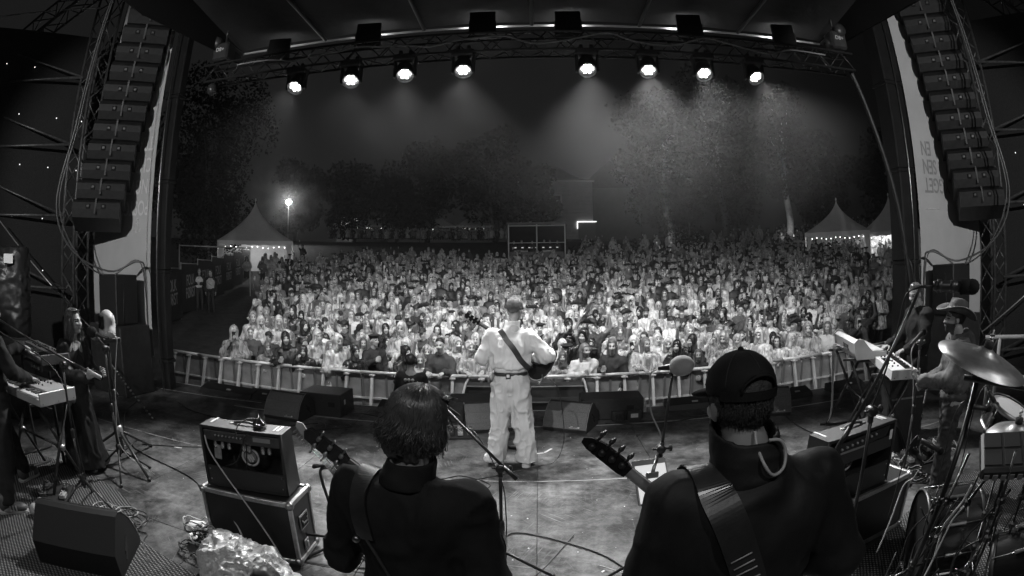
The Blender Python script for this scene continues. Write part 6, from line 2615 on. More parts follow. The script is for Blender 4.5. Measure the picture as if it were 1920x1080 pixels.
def person_body(name, headpos, headR, L, R, feet, hipz=.90, chest=1.27, hands=(None, None), h=.016, hh=.0085, sc=HEAD_SC, beard=False, mats=None, wide=1.0):
    """one mesh: head, neck, trunk, limbs, hands. hands: (direction, palm normal, curl)"""
    pr = [ell((0, 0, chest), (.165 * wide, .10, .20)), ell((0, 0, chest - .2), (.14 * wide, .095, .18)), ell((0, .01, hipz + .02), (.155, .11, .13)),
          cap((L[0][0] - .045, 0, L[0][2] - .03), (R[0][0] + .045, 0, R[0][2] - .03), .046), cap((0, .015, chest + .12), (headpos[0] * .7, headpos[1] * .7 + .02, headpos[2] - .09), .062, .055)]
    pr += arms_prims(L, R) + legs_prims(hipz - .02, feet)
    for f in feet:
        d = f[2] if len(f) > 2 else 0
        pr.append(cap((f[0], f[1] + .03, .05), (f[0] + .14 * math.sin(d), f[1] - .14 * math.cos(d), .035), .042, .034))
    V, F = nets(union(pr, .03), h)
    parts = [(V, F, 0)]
    V, F, mi = head_mesh(hh, beard)
    parts.append((place(V, headpos, headR, sc), F, mi))
    for arm, hd, sd in ((L, hands[0], 1), (R, hands[1], -1)):
        if arm and hd:
            V, F = nets(hand_fn(arm[2], hd[0], hd[1], hd[2], -sd), .0052)
            parts.append((V, F, 0))
    V, F, mi = join(parts)
    return np_mesh(name, V, F, mats or HM, mi)


def garment(parent, name, fn, m, h=.014, amp=.008, scale=(7, 7, 3), seed=0):
    V, F = cloth(fn, h, amp, scale, seed)
    return mesh_obj(name, np_mesh(name, V, F, m), parent)


def shoe(parent, f, upper, sole, stripes=None, sc=1.0):
    d = f[2] if len(f) > 2 else 0.0
    M = Matrix.Translation((f[0], f[1], 0)) @ Matrix.Rotation(d, 4, 'Z') @ Matrix.Scale(sc, 4)
    fn = clip(union([ell((0, .035, .075), (.042, .055, .055)), ell((0, -.06, .055), (.044, .10, .036)), ell((0, -.13, .045), (.042, .05, .03)), cap((0, .04, .08), (0, .03, .12), .042, .045)], .03), below(.022))
    V, F = nets(fn, .009)
    V = np.array([tuple(M @ Vector(v)) for v in V.tolist()], np.float32)
    o = mesh_obj('shoe', np_mesh('shoe', V, F, upper), parent)
    half = [(.0, .10), (.035, .09), (.044, .05), (.038, -.02), (.046, -.10), (.036, -.165), (0, -.185)]
    h_ = [(p.x, p.y) for p in bez([(x, y, 0) for x, y in half], 3)]
    poly = h_ + [(-x, y) for x, y in h_[-2:0:-1]]
    MB().prism(poly[::-1], .0, .028, axis='Z', M=M).build('sole', sole, o)
    if stripes:
        mb = MB()
        for k in range(3):
            for s in (-1, 1):
                mb.box((s * .045, -.075 + .028 * k, .055), (.004, .012, .045), M=M @ Matrix.Rotation(0, 4, 'X'))
        mb.stuff('stripe', stripes, o)
    return o


def scalp(headpos, headR, sc=HEAD_SC, grow=1.0, line=.02, slope=.75, low=-.07):
    fn = clip(ell((0, .016, .036), (.083 * grow, .104 * grow, .097 * grow)), lambda P: line - P[:, 2] - slope * P[:, 1], below(low))
    return shift(fn, headpos, headR, sc)


def strands(headpos, headR, n, rmul, thmax, seed, w=.0035, drop=.0, flick=.02, az=(0, 6.283), sc=HEAD_SC, name='hair', face_gap=.9, wave=.004, tmin=.02):
    """locks of hair following the skull, then hanging"""
    rg = random.Random(seed)
    mb = MB()
    for k in range(n):
        a = rg.uniform(*az)
        fr = math.atan2(-math.sin(a), 1) # unused balance
        front = abs(((a + math.pi / 2 + math.pi) % (2 * math.pi)) - math.pi)   # 0 when facing -Y
        if front < face_gap:
            tm = .75
            dr = 0
        else:
            tm = thmax * rg.uniform(.85, 1.06)
            dr = drop * rg.uniform(.6, 1.1)
        q = rmul * rg.uniform(.985, 1.035)
        pts = []
        t0 = tmin + rg.uniform(0, .78)
        da = rg.uniform(-.18, .18)
        for i in range(7):
            t = t0 + (tm - t0) * i / 6
            aa = a + da * i / 6 + wave * 6 * math.sin(i * 1.7 + k)
            rr_ = (.088 * q, .107 * q, .100 * q)
            pts.append(Vector((rr_[0] * math.sin(t) * math.cos(aa), .016 + rr_[1] * math.sin(t) * math.sin(aa), .036 + rr_[2] * math.cos(t))))
        if dr > 0 or flick:
            e = pts[-1].copy()
            od = Vector((math.cos(a), math.sin(a), 0))
            for i in range(1, 5):
                pts.append(e + Vector((0, 0, -dr * i / 4)) + od * flick * (i / 4) ** 2 * rg.uniform(.4, 1.3) + Vector((wave * math.sin(i * 2 + k), wave * math.cos(i * 1.6 + k), 0)))
        m_ = len(pts)
        mb.tube(pts, [w * (1.0 if i < m_ - 3 else .75 - .22 * (i - m_ + 3)) for i in range(m_)], 4)
    V = np.array(mb.v, np.float32)
    F = [list(f) for f in mb.f]
    mb.v = [tuple(x) for x in place(V, headpos, headR, sc)]
    return mb


def to_world(root_loc, rz, sc, P):
    R = Matrix.Rotation(rz, 3, 'Z')
    return [tuple(Vector(root_loc) + R @ (Vector(p) * sc)) for p in P]


def drape(fn, pts, off):
    P = np.array([tuple(p) for p in pts], np.float32)
    for _ in range(8):
        P = P - normals(fn, P) * (fn(P) - off)[:, None]
    return [tuple(float(v) for v in p) for p in P], normals(fn, P)


def strap(guitar_root, fn, pts, loc, rz, sc, w, th, m, name='strap', off=.012):
    P, N = drape(fn, bez(pts, 14), off)
    side = []
    for i in range(len(P)):
        t = Vector(P[min(i + 1, len(P) - 1)]) - Vector(P[max(i - 1, 0)])
        side.append(tuple(t.cross(Vector(N[i].tolist()))))
    R = Matrix.Rotation(rz, 3, 'Z')
    P = to_world(loc, rz, sc, P)
    side = [tuple(R @ Vector(s)) for s in side]
    return MB().ribbon(P, w, th, 0, None, side).build(name, m, guitar_root, True)


# --- the singer, seen from behind
loc, rz = (-.27, 5.30, 0), math.pi
L = ((.18, 0, 1.40), (.30, -.03, 1.17), (.22, -.22, 1.36))
R = ((-.19, 0, 1.38), (-.37, .03, 1.20), (-.17, -.27, 1.10))
feet = [(.17, .0, .75), (-.16, .03, -.12)]
hp, hR = (-.045, -.03, 1.665), rotz(-.35) @ rotx(.10)
me = person_body('person', hp, hR, L, R, feet, hands=(((-.6, -.6, .3), (.2, .8, .3), 1.2), ((.7, -.4, -.1), (.1, .9, 0), .8)), mats=[SKIN, EYED, LIP, HAIRB])
sg = mesh_obj('person', me)
sg.location, sg.rotation_euler = loc, (0, 0, rz)
tag(sg, 'person singing at centre stage in pale jacket and pale trousers, back to the camera', 'singer')
jk = clip(union([ell((0, .005, 1.27), (.215, .150, .20)), ell((0, .01, 1.13), (.215, .155, .13)), cap((.17, 0, 1.40), (-.18, 0, 1.385), .078), cap((0, .03, 1.44), (-.02, .02, 1.50), .082, .07)] + [cap(L[0], L[1], .080, .072), cap(L[1], L[2], .068, .05), cap(R[0], R[1], .082, .076), cap(R[1], R[2], .072, .052)], .03), below(1.075), above(1.55))
garment(sg, 'jacket', jk, LIGHTCL, .0105, .011, (10, 10, 6), 5)
hem = clip(union([ell((0, .01, 1.08), (.185, .132, .11))], 0), below(1.035), above(1.095))
garment(sg, 'jacket_hem', hem, LIGHTCL, .010, .003, (40, 40, 2), 6)
col = clip(union([cap((-.01, .025, 1.47), (-.03, .012, 1.56), .080, .074)], 0), above(1.562), lambda P: .052 - np.linalg.norm(P[:, :2] - np.array([-.025, .01]), axis=1))
garment(sg, 'collar', col, LIGHTCL, .009, .002, (9, 9, 9), 7)
tr_ = clip(union([ell((0, .012, .93), (.175, .135, .15)), cap((.085, .005, .86), (.12, -.01, .48), .112, .098), cap((.12, -.01, .48), (.165, .01, .04), .098, .10), cap((-.085, .005, .86), (-.115, .0, .48), .112, .098), cap((-.115, .0, .48), (-.155, .03, .04), .098, .10)], .03), below(.045), above(1.045))
garment(sg, 'trousers', tr_, LIGHTTR, .0105, .014, (9, 9, 6), 11)
blt = clip(union([ell((0, .012, 1.02), (.172, .128, .2))], 0), below(1.0), above(1.035))
b_ = garment(sg, 'belt', blt, BLACKM, .009, 0)
MB().box((.02, .150, 1.012), (.05, .02, .06), ch=.006).box((.02, .162, 1.015), (.03, .004, .03), 1).build('belt_pack', [BLACKM, PAPER], sg)
for f in feet:
    shoe(sg, f, SHOEW, WHITE, BLACKM)
V, F = nets(scalp(hp, hR, grow=1.02, line=.028, slope=.8), .007)
V = folds(V, normals(scalp(hp, hR, grow=1.02, line=.028, slope=.8), V), .004, (60, 60, 40), 3, False)
hair_o = mesh_obj('hair', np_mesh('hair', V, F, HAIRB), sg)
strands(hp, hR, 900, 1.0, 1.75, 5, .0022, .006, .004, name='hair', wave=.002).build('hair_strand', HAIRB, hair_o)
MB().tube(bez([tuple(hp[i] + q[i] for i in range(3)) for q in ((.075, .01, -.01), (.068, .05, -.05), (.03, .085, -.09), (-.0, .095, -.14), (-.02, .10, -.17))], 6), .004, 5).build('ear_lead', mat('clear_lead', .5, .4), sg)
strap(g1, jk, [(.10, .06, 1.47), (.06, .16, 1.42), (-.02, .17, 1.32), (-.10, .17, 1.20), (-.18, .14, 1.10), (-.25, .05, 1.02), (-.30, -.08, .98)], loc, rz, 1, .056, .004, mat('strap_dark', .025, .5, var=(30, .3)))

# --- long haired guitarist, lower left of centre
loc, rz = (-.40, 1.50, 0), math.pi - .12
L = ((.185, 0, 1.38), (.29, -.02, 1.08), (.20, -.24, 1.20))
R = ((-.19, 0, 1.37), (-.25, .02, 1.06), (-.10, -.26, 1.02))
feet = [(.14, 0, .2), (-.15, .02, -.2)]
hp, hR = (-.035, -.045, 1.615), rotz(-.72) @ rotx(.22) @ roty(-.08)
me = person_body('person', hp, hR, L, R, feet, hands=(((.5, -.5, .6), (-.3, .8, .2), 1.1), ((.7, -.5, -.2), (0, .9, 0), .9)), mats=[SKIN, EYED, LIP, HAIRM])
p2 = mesh_obj('person', me)
p2.location, p2.rotation_euler = loc, (0, 0, rz)
tag(p2, 'person with shoulder length brown hair in a plain black shirt, back to the camera', 'guitarist')
sh_ = clip(union([ell((0, .0, 1.24), (.205, .135, .20)), ell((0, .0, 1.02), (.185, .13, .26)), ell((.09, .05, 1.32), (.10, .085, .11)), ell((-.09, .05, 1.32), (.10, .085, .11)), cap((.185, 0, 1.375), (-.185, 0, 1.365), .068), cap((0, .02, 1.40), (-.01, .01, 1.45), .085, .07)] + [cap(L[0], L[1], .076, .066), cap(L[1], L[2], .064, .05), cap(R[0], R[1], .078, .068), cap(R[1], R[2], .064, .05)], .04), below(.80), above(1.475))
garment(p2, 'shirt', sh_, BLACKCL, .012, .008, (8, 8, 5), 21)
cn_ = clip(union([cap((-.005, .02, 1.44), (-.02, -.0, 1.50), .088, .076)], 0), above(1.515), below(1.43), lambda P: .066 - np.linalg.norm(P[:, :2] - np.array([-.015, .0]), axis=1))
garment(p2, 'collar', cn_, BLACKCL, .008, .002, (9, 9, 9), 7)
garment(p2, 'trousers', clip(union([ell((0, .0, .88), (.165, .125, .15))] + legs_prims(.82, feet, None, (.098, .075, .065)), .03), below(.06)), JEANS, .018, .008, (8, 8, 5), 22)
for f in feet:
    shoe(p2, f, BLACKM, RUBBER)
hfn = shift(clip(union([ell((0, .018, .034), (.091, .110, .104)), ell((0, .055, -.06), (.078, .066, .085)), cap((.068, .015, .0), (.066, .04, -.10), .034, .026), cap((-.066, .02, .0), (-.062, .045, -.10), .032, .024)], .03), lambda P: np.minimum(-.02 - P[:, 1] - .25 * np.maximum(P[:, 2], -.03), .085 - P[:, 2])), hp, hR, HEAD_SC)
V, F = nets(hfn, .008)
V = folds(V, normals(hfn, V), .006, (70, 70, 9), 9)
hair_o = mesh_obj('hair', np_mesh('hair', V, F, HAIRM), p2)
strands(hp, hR, 2400, 1.035, 1.85, 17, .0024, .085, .022, wave=.003, face_gap=1.0).build('hair_strand', HAIRM, hair_o)
strands(hp, hR, 200, 1.05, 1.8, 19, .0020, .080, .036, wave=.009, face_gap=1.1, tmin=.4).build('hair_lock', HAIRM, hair_o)
strap(g2, sh_, [(.12, -.10, 1.36), (.13, .0, 1.45), (.125, .10, 1.40), (.11, .155, 1.31), (.105, .16, 1.26)], loc, rz, 1, .060, .005, mat('strap_leather', .035, .42, var=(9, .4), coat=.2), off=.010)
strap(g2, sh_, [(.112, .16, 1.30), (.08, .16, 1.20), (.01, .15, 1.06), (-.06, .14, .95), (-.14, .12, .85)], loc, rz, 1, .012, .004, mat('strap_leather', .035, .42), 'strap_tail', .010)
MB().tube(bez([tuple(hp[i] + q[i] for i in range(3)) for q in ((.085, .03, -.01), (.08, .075, -.03), (.06, .105, -.05), (.03, .115, -.06))], 5), .002, 4).build('ear_lead', mat('dark_lead', .12, .4), p2)
P = to_world(loc, rz, 1, [(.118, .168, 1.278)])[0]
MB().lathe([(.012, 0), (.012, .012), (.004, .014)], 10, M=Matrix.Translation(P) @ Matrix.Rotation(rad(90), 4, 'X')).build('strap_button', STEEL, g2, True)

# --- bassist in a cap, lower right of centre
loc, rz, SC = (.60, 1.27, 0), math.pi + .05, 1.075
L = ((.21, 0, 1.365), (.27, -.02, 1.08), (.08, -.26, 1.10))
R = ((-.21, 0, 1.36), (-.34, .03, 1.07), (-.14, -.26, 1.0))
feet = [(.16, 0, .2), (-.16, .02, -.2)]
hp, hR = (.055, -.03, 1.605), rotz(.12) @ rotx(.10)
me = person_body('person', hp, hR, L, R, feet, hands=(((.5, -.4, .5), (-.3, .8, .2), 1.1), ((.7, -.5, -.2), (0, .9, 0), .9)), beard=True, mats=[SKIN, EYED, LIP, HAIRD], wide=1.1)
p3 = mesh_obj('person', me)
p3.location, p3.rotation_euler, p3.scale = loc, (0, 0, rz), (SC, SC, SC)
tag(p3, 'person in a black baseball cap and black jacket with a broad leather strap', 'bass player')
jb = clip(union([ell((0, .0, 1.23), (.235, .150, .21)), ell((0, .0, 1.0), (.215, .15, .28)), ell((.1, .055, 1.30), (.11, .09, .12)), ell((-.1, .055, 1.30), (.11, .09, .12)), cap((.205, 0, 1.36), (-.205, 0, 1.355), .074), cap((.01, .02, 1.40), (.03, .01, 1.45), .10, .085)] + [cap(L[0], L[1], .078, .070), cap(L[1], L[2], .066, .05), cap(R[0], R[1], .082, .074), cap(R[1], R[2], .07, .05)], .04), below(.78), above(1.465))
garment(p3, 'jacket', jb, mat('black_shell', .020, .62, spec=.35, var=(6, .3), bump=(40, .25, .006)), .012, .009, (6, 6, 4), 31)
cb_ = clip(union([cap((.03, .012, 1.42), (.048, -.005, 1.56), .100, .090)], 0), lambda P: P[:, 2] - 1.550 + .28 * (P[:, 1]), below(1.40), lambda P: .080 - np.linalg.norm(P[:, :2] - np.array([.045, -.0]), axis=1))
garment(p3, 'collar', cb_, MATS['black_shell'], .008, .003, (8, 8, 14), 33)
garment(p3, 'trousers', clip(union([ell((0, .0, .86), (.165, .125, .15))] + legs_prims(.80, feet, None, (.10, .08, .07)), .03), below(.06)), JEANS, .018, .008, (8, 8, 5), 22)
for f in feet:
    shoe(p3, f, BLACKM, RUBBER)
V, F = nets(scalp(hp, hR, grow=1.0, line=-.02, slope=.9, low=-.11), .007)
V = folds(V, normals(scalp(hp, hR, grow=1.0, line=-.02, slope=.9, low=-.11), V), .003, (80, 80, 40), 3, False)
hair_o = mesh_obj('hair', np_mesh('hair', V, F, mat('cropped_hair', .05, .6, var=(90, .5), bump=(200, .8, .004))), p3)
strands(hp, hR, 1500, .985, 2.25, 25, .0014, .022, .002, wave=.0012, tmin=1.5, face_gap=1.2).build('hair_strand', MATS['cropped_hair'], hair_o)
CAPM = mat('cap_cotton', .014, .8, spec=.25, var=(12, .3), bump=(260, .4, .002))
cfn = clip(ell((0, .014, .045), (.094, .114, .100)), below(.030), lambda P: .0 - np.minimum(ell((0, .125, .037), (.056, .09, .044))(P), 9))
cfn = shift(cfn, hp, hR, HEAD_SC)
V, F = nets(cfn, .0065)
cap_o = mesh_obj('cap', np_mesh('cap', V, F, CAPM), p3)
def hd(q):
    return tuple(place(np.array([q], np.float32), hp, hR, HEAD_SC)[0])
mb = MB()
mb.ribbon([hd((.094 * math.cos(a), .014 + .112 * math.sin(a), .032)) for a in np.linspace(.35, 2.8, 16)], .022, .004, 0, None, (0, 0, 1))
mb.build('strap_band', CAPM, cap_o)
MB().tube([hd((.056 * math.cos(a), .014 + .115 * math.sqrt(max(.0, 1 - (.056 * math.cos(a) / .094) ** 2 - (.044 * math.sin(a) / .13) ** 2)) , .037 + .046 * math.sin(a))) for a in np.linspace(0, math.pi, 14)], .0035, 5).build('opening_hem', CAPM, cap_o)
mb = MB()
mb.ball(hd((0, .014, .146)), .008, 10)
mb.build('top_button', CAPM, cap_o)
fn = shift(clip(ell((0, -.12, .035), (.075, .085, .016)), lambda P: P[:, 1] + .07), hp, hR @ rotx(.15), HEAD_SC)
V, F = nets(fn, .007)
mesh_obj('peak', np_mesh('peak', V, F, CAPM), cap_o)
mb = MB()
for a0 in (0.5, 1.57, 2.64, 3.67, 4.71, 5.76):
    mb.tube([hd((.0945 * math.sin(t) * math.cos(a0), .014 + .1145 * math.sin(t) * math.sin(a0), .045 + .1005 * math.cos(t))) for t in np.linspace(.08, 1.05 if a0 in (1.57,) else 1.5, 9)], .0012, 4)
mb.build('seam', mat('seam_thread', .03, .8), cap_o)
MB().tube(bez([tuple(hp[i] + q[i] for i in range(3)) for q in ((-.012, .086, -.055), (-.010, .108, -.085), (-.014, .150, -.120), (-.04, .156, -.15), (-.072, .146, -.14), (-.082, .130, -.105), (-.066, .126, -.075), (-.035, .122, -.07))], 8), .0042, 8).build('ear_lead', mat('clear_lead', .5, .4), p3)
SL = mat('strap_leather_gloss', .03, .36, spec=.6, var=(6, .5), bump=(18, .3, .006), coat=.35)
strap(g3, jb, [(.16, -.10, 1.34), (.155, .0, 1.435), (.14, .09, 1.40), (.10, .15, 1.30), (.05, .165, 1.18), (.0, .16, 1.05), (-.05, .15, .95), (-.10, .13, .85)], loc, rz, SC, .092, .005, SL, off=.012)
P, N = drape(jb, bez([(.088, .155, 1.26), (.05, .165, 1.18), (.0, .16, 1.05), (-.05, .15, .95)], 6), .019)
mb = MB()
for k in range(0, len(P), 2):
    t = Vector(P[min(k + 1, len(P) - 1)]) - Vector(P[max(k - 1, 0)])
    s = t.cross(Vector(N[k].tolist())).normalized() * .028
    mb.bar(*to_world(loc, rz, SC, [tuple(Vector(P[k]) + s), tuple(Vector(P[k]) - s)]), .0025, 5)
mb.build('strap_stitch', mat('stitch_pale', .45, .6), g3, True)


# --- helpers for the other musicians
def simple_hair(parent, hp, hR, fn, m, h=.009, amp=.006, sc=(60, 60, 12), seed=1):
    f = shift(fn, hp, hR, HEAD_SC)
    V, F = nets(f, h)
    V = folds(V, normals(f, V), amp, sc, seed)
    return mesh_obj('hair', np_mesh('hair', V, F, m), parent)


LONGH = clip(union([ell((0, .018, .034), (.088, .108, .102)), cap((.05, .055, -.02), (.06, .085, -.30), .05, .03), cap((-.05, .055, -.02), (-.06, .085, -.30), .05, .03), cap((0, .07, -.02), (0, .10, -.34), .06, .04), cap((.07, -.02, .0), (.075, .0, -.2), .025, .02), cap((-.07, -.02, .0), (-.075, .0, -.2), .025, .02)], .03), lambda P: np.minimum(-.055 - P[:, 1], .075 - P[:, 2]))

# singing woman at left
loc, rz = (-4.45, 3.42, 0), rad(98)
L = ((.155, 0, 1.31), (.20, -.06, 1.06), (.15, -.26, 1.00))
R = ((-.155, 0, 1.31), (-.19, -.04, 1.05), (-.12, -.25, 1.02))
feet = [(.08, 0, 0), (-.08, 0, 0)]
hp, hR = (0, -.05, 1.535), rotx(-.05)
me = person_body('person', hp, hR, L, R, feet, hipz=.85, chest=1.19, hands=(((-.1, -.8, .35), (-.9, 0, .2), .7), ((.1, -.8, .3), (.9, 0, .2), .6)), mats=[SKIN, EYED, LIP, HAIRM], wide=.86, h=.018)
p4 = mesh_obj('person', me)
p4.location, p4.rotation_euler = loc, (0, 0, rz)
tag(p4, 'person with long hair in a long black dress singing into the microphone at far left', 'singer')
dr = clip(union([ell((0, .0, 1.17), (.155, .115, .17)), ell((0, 0, 1.0), (.135, .11, .15)), cap((0, .01, .92), (0, .03, .05), .14, .27), cap((.15, 0, 1.31), (-.15, 0, 1.31), .058), cap(L[0], L[1], .062, .066), cap(L[1], L[2], .062, .055), cap(R[0], R[1], .062, .066), cap(R[1], R[2], .062, .055)], .04), below(.05), above(1.36))
garment(p4, 'dress', dr, mat('black_satin', .012, .5, spec=.4), .018, .014, (8, 8, 1.2), 41)
hair_o = simple_hair(p4, hp, hR, LONGH, HAIRM)
strands(hp, hR, 420, 1.03, 1.6, 45, .0035, .30, .03, wave=.006, face_gap=.85).build('hair_strand', HAIRM, hair_o)

# keyboard player at far left, mostly outside the frame
loc, rz = (-4.62, 2.40, 0), math.pi - .05
L = ((.18, 0, 1.40), (.30, -.18, 1.18), (.30, -.56, 1.27))
R = ((-.18, 0, 1.40), (-.26, -.10, 1.15), (-.20, -.34, 1.06))
feet = [(.12, -.22, .2), (-.42, .36, -.5)]
hp, hR = (0, -.05, 1.66), rotx(.15)
me = person_body('person', hp, hR, L, R, feet, hands=(((.1, -.9, -.25), (0, -.2, -.9), .45), ((0, -.9, -.2), (0, -.2, -.9), .4)), h=.018)
p5 = mesh_obj('person', me)
p5.location, p5.rotation_euler = loc, (0, 0, rz)
tag(p5, 'person in dark clothes and chunky trainers playing the keyboards at the far left edge', 'keyboard player')
jk5 = clip(union([ell((0, .0, 1.25), (.20, .14, .21)), ell((0, 0, 1.05), (.18, .13, .2)), cap((.18, 0, 1.39), (-.18, 0, 1.39), .07), cap(L[0], L[1], .078, .07), cap(L[1], L[2], .068, .052), cap(R[0], R[1], .078, .07), cap(R[1], R[2], .068, .052)], .04), below(.85), above(1.48))
garment(p5, 'sweater', jk5, BLACKCL, .016, .009, (8, 8, 5), 51)
garment(p5, 'trousers', clip(union([ell((0, .0, .9), (.17, .13, .15))] + legs_prims(.86, feet, None, (.11, .09, .08)), .03), below(.09)), BLACKCL, .018, .009, (8, 8, 6), 52)
for f in feet:
    shoe(p5, f, mat('trainer_grey', .10, .6, var=(14, .5)), mat('trainer_sole', .5, .5), mat('trainer_pale', .5, .5), 1.15)
simple_hair(p5, hp, hR, clip(ell((0, .018, .034), (.086, .106, .10)), lambda P: .02 - P[:, 2] - .8 * P[:, 1]), HAIRD)

# musician in a brimmed hat and denim jacket
loc, rz = (3.57, 3.25, 0), rad(-122)
L = ((.185, 0, 1.34), (.27, -.10, 1.09), (.12, -.36, 1.06))
R = ((-.185, 0, 1.34), (-.27, -.02, 1.07), (-.10, -.30, .98))
feet = [(.10, -.04, .25), (-.11, .10, -.2)]
hp, hR = (0, -.045, 1.555), rotx(-.12) @ rotz(.1)
me = person_body('person', hp, hR, L, R, feet, hipz=.86, chest=1.21, hands=(((-.6, -.6, .3), (.3, .2, .9), 1.0), ((.6, -.6, -.1), (-.3, .6, .2), .9)), beard=True, mats=[SKIN, EYED, LIP, HAIRD])
p6 = mesh_obj('person', me)
p6.location, p6.rotation_euler = loc, (0, 0, rz)
tag(p6, 'person in a brimmed hat, hooded denim jacket and jeans playing guitar at right', 'guitarist')
dj = clip(union([ell((0, .01, 1.20), (.205, .145, .19)), ell((0, .01, 1.03), (.185, .14, .17)), cap((.185, 0, 1.335), (-.185, 0, 1.335), .074), cap(L[0], L[1], .080, .072), cap(L[1], L[2], .070, .052), cap(R[0], R[1], .080, .072), cap(R[1], R[2], .070, .052)], .035), below(.90), above(1.41))
garment(p6, 'denim_jacket', dj, DENIM, .012, .009, (10, 10, 6), 61)
hs = clip(union([ell((0, .01, .90), (.185, .145, .08))], 0), below(.83), above(.93))
garment(p6, 'hoodie_hem', hs, mat('hoodie_grey', .07, .9, spec=.1, bump=(120, .4, .003)), .012, .006, (14, 14, 9), 62)
hd_ = union([cap((.09, -.03, 1.385), (.06, .09, 1.40), .045), cap((.06, .09, 1.40), (-.06, .09, 1.40), .058), cap((-.06, .09, 1.40), (-.09, -.03, 1.385), .045), ell((0, .125, 1.33), (.12, .06, .11))], .03)
garment(p6, 'hood', hd_, MATS['hoodie_grey'], .012, .007, (12, 12, 9), 63)
garment(p6, 'jeans', clip(union([ell((0, .01, .84), (.158, .125, .13))] + legs_prims(.80, feet, None, (.098, .074, .064)), .03), below(.055)), JEANS, .012, .010, (12, 12, 14), 64)
MB().box((-.13, .115, .745), (.10, .03, .17), M=Matrix.Rotation(.06, 4, 'X'), ch=.01).build('towel', mat('towel_white', .6, .9, bump=(80, .8, .006)), p6)
mb = MB()
for x in (-.10, .10):
    mb.bar((x, .152, 1.30), (x * .85, .150, .95), .0025, 4)
mb.bar((-.17, .148, 1.22), (.17, .148, 1.22), .0025, 4)
mb.box((.11, .150, .96), (.06, .012, .05), ch=.004)
mb.build('jacket_stitch', mat('stitch_grey', .3, .7), p6)
for f in feet:
    shoe(p6, f, mat('boot_leather', .05, .3, var=(9, .4), coat=.2), mat('boot_sole', .12, .6))
HATM = mat('felt_hat', .11, .85, spec=.2, var=(10, .3), bump=(70, .4, .004))
mb = MB()
vs, fs, n = [], [], 40
prof = [(.02, .175, 0), (.05, .178, 0), (.078, .165, 0), (.090, .12, 0), (.096, .065, 0), (.10, .062, 0), (.15, .060, 1), (.19, .070, 1), (.193, .064, 1), (.15, .052, 1), (.095, .052, 0)]
for r_, z_, br in prof:
    for j in range(n):
        a = 2 * math.pi * j / n
        lift = br * (.045 * math.cos(a) ** 2 - .035 * math.sin(a) ** 2) * (r_ / .19) ** 2
        vs.append((r_ * math.cos(a) * .92, .012 + r_ * math.sin(a) * 1.12, z_ + lift - (.03 * math.exp(-(math.cos(a) * r_ / .03) ** 2) if z_ > .15 else 0)))
for i in range(len(prof) - 1):
    for j in range(n):
        a, b = i * n + j, i * n + (j + 1) % n
        fs.append((a, b, b + n, a + n))
fs.append(tuple(range(n))[::-1])
mb.add([hd2 for hd2 in map(tuple, place(np.array(vs, np.float32), hp, hR @ rotx(-.16), 1.0))], fs, 0, True)
hat = mb.build('hat', HATM, p6)
mb = MB()
pts = [(.099 * .92 * math.cos(a), .012 + .099 * 1.12 * math.sin(a), .078 + .004 * math.sin(9 * a)) for a in np.linspace(0, 2 * math.pi, 50)]
mb.tube([tuple(x) for x in place(np.array(pts, np.float32), hp, hR @ rotx(-.16), 1.0)], .006, 5)
pts = [(.193 * .92 * math.cos(a), .012 + .193 * 1.12 * math.sin(a), .067 + .045 * math.cos(a) ** 2 - .035 * math.sin(a) ** 2) for a in np.linspace(0, 2 * math.pi, 50)]
mb.tube([tuple(x) for x in place(np.array(pts, np.float32), hp, hR @ rotx(-.16), 1.0)], .004, 5)
mb.build('hat_band', mat('band_pale', .3, .6), hat)
simple_hair(p6, hp, hR, clip(ell((0, .018, .030), (.085, .106, .098)), lambda P: -.01 - P[:, 2] - .8 * P[:, 1]), HAIRD)

# keyboard player with tied back hair at right
loc, rz = (4.40, 4.74, 0), rad(-96)
L = ((.175, 0, 1.43), (.26, -.08, 1.18), (.22, -.33, 1.08))
R = ((-.175, 0, 1.43), (-.24, -.08, 1.18), (-.16, -.34, 1.08))
feet = [(.11, 0, .1), (-.11, .02, -.1)]
hp, hR = (0, -.07, 1.665), rotz(.35) @ rotx(.28)
me = person_body('person', hp, hR, L, R, feet, hipz=.92, chest=1.29, hands=(((-.1, -.95, -.1), (0, -.1, -1), .5), ((.1, -.95, -.1), (0, -.1, -1), .5)), mats=[SKIN, EYED, LIP, HAIRM])
p7 = mesh_obj('person', me)
p7.location, p7.rotation_euler = loc, (0, 0, rz)
tag(p7, 'person with tied back fair hair in a loose dark jacket playing white keyboards', 'keyboard player')
jk7 = clip(union([ell((0, .0, 1.28), (.20, .14, .21)), ell((0, 0, 1.08), (.19, .14, .22)), cap((.175, 0, 1.425), (-.175, 0, 1.425), .074), cap(L[0], L[1], .082, .076), cap(L[1], L[2], .074, .058), cap(R[0], R[1], .082, .076), cap(R[1], R[2], .074, .058), cap((0, .02, 1.46), (0, .0, 1.50), .085, .075)], .04), below(.80), above(1.52))
garment(p7, 'jacket', jk7, mat('dark_wool', .022, .85, spec=.2, var=(7, .3), bump=(160, .4, .003)), .014, .010, (8, 8, 5), 71)
garment(p7, 'trousers', clip(union([ell((0, .0, .90), (.165, .13, .15))] + legs_prims(.86, feet, None, (.11, .10, .10)), .03), below(.06)), BLACKCL, .018, .009, (8, 8, 4), 72)
for f in feet:
    shoe(p7, f, BLACKM, RUBBER)
hair_o = simple_hair(p7, hp, hR, clip(union([ell((0, .018, .034), (.085, .105, .099)), ell((0, .125, .01), (.03, .035, .035)), cap((0, .14, -.0), (0, .155, -.14), .032, .016)], .012), lambda P: np.minimum(.03 - P[:, 2] - .8 * P[:, 1], .10 - P[:, 1])), HAIRM)
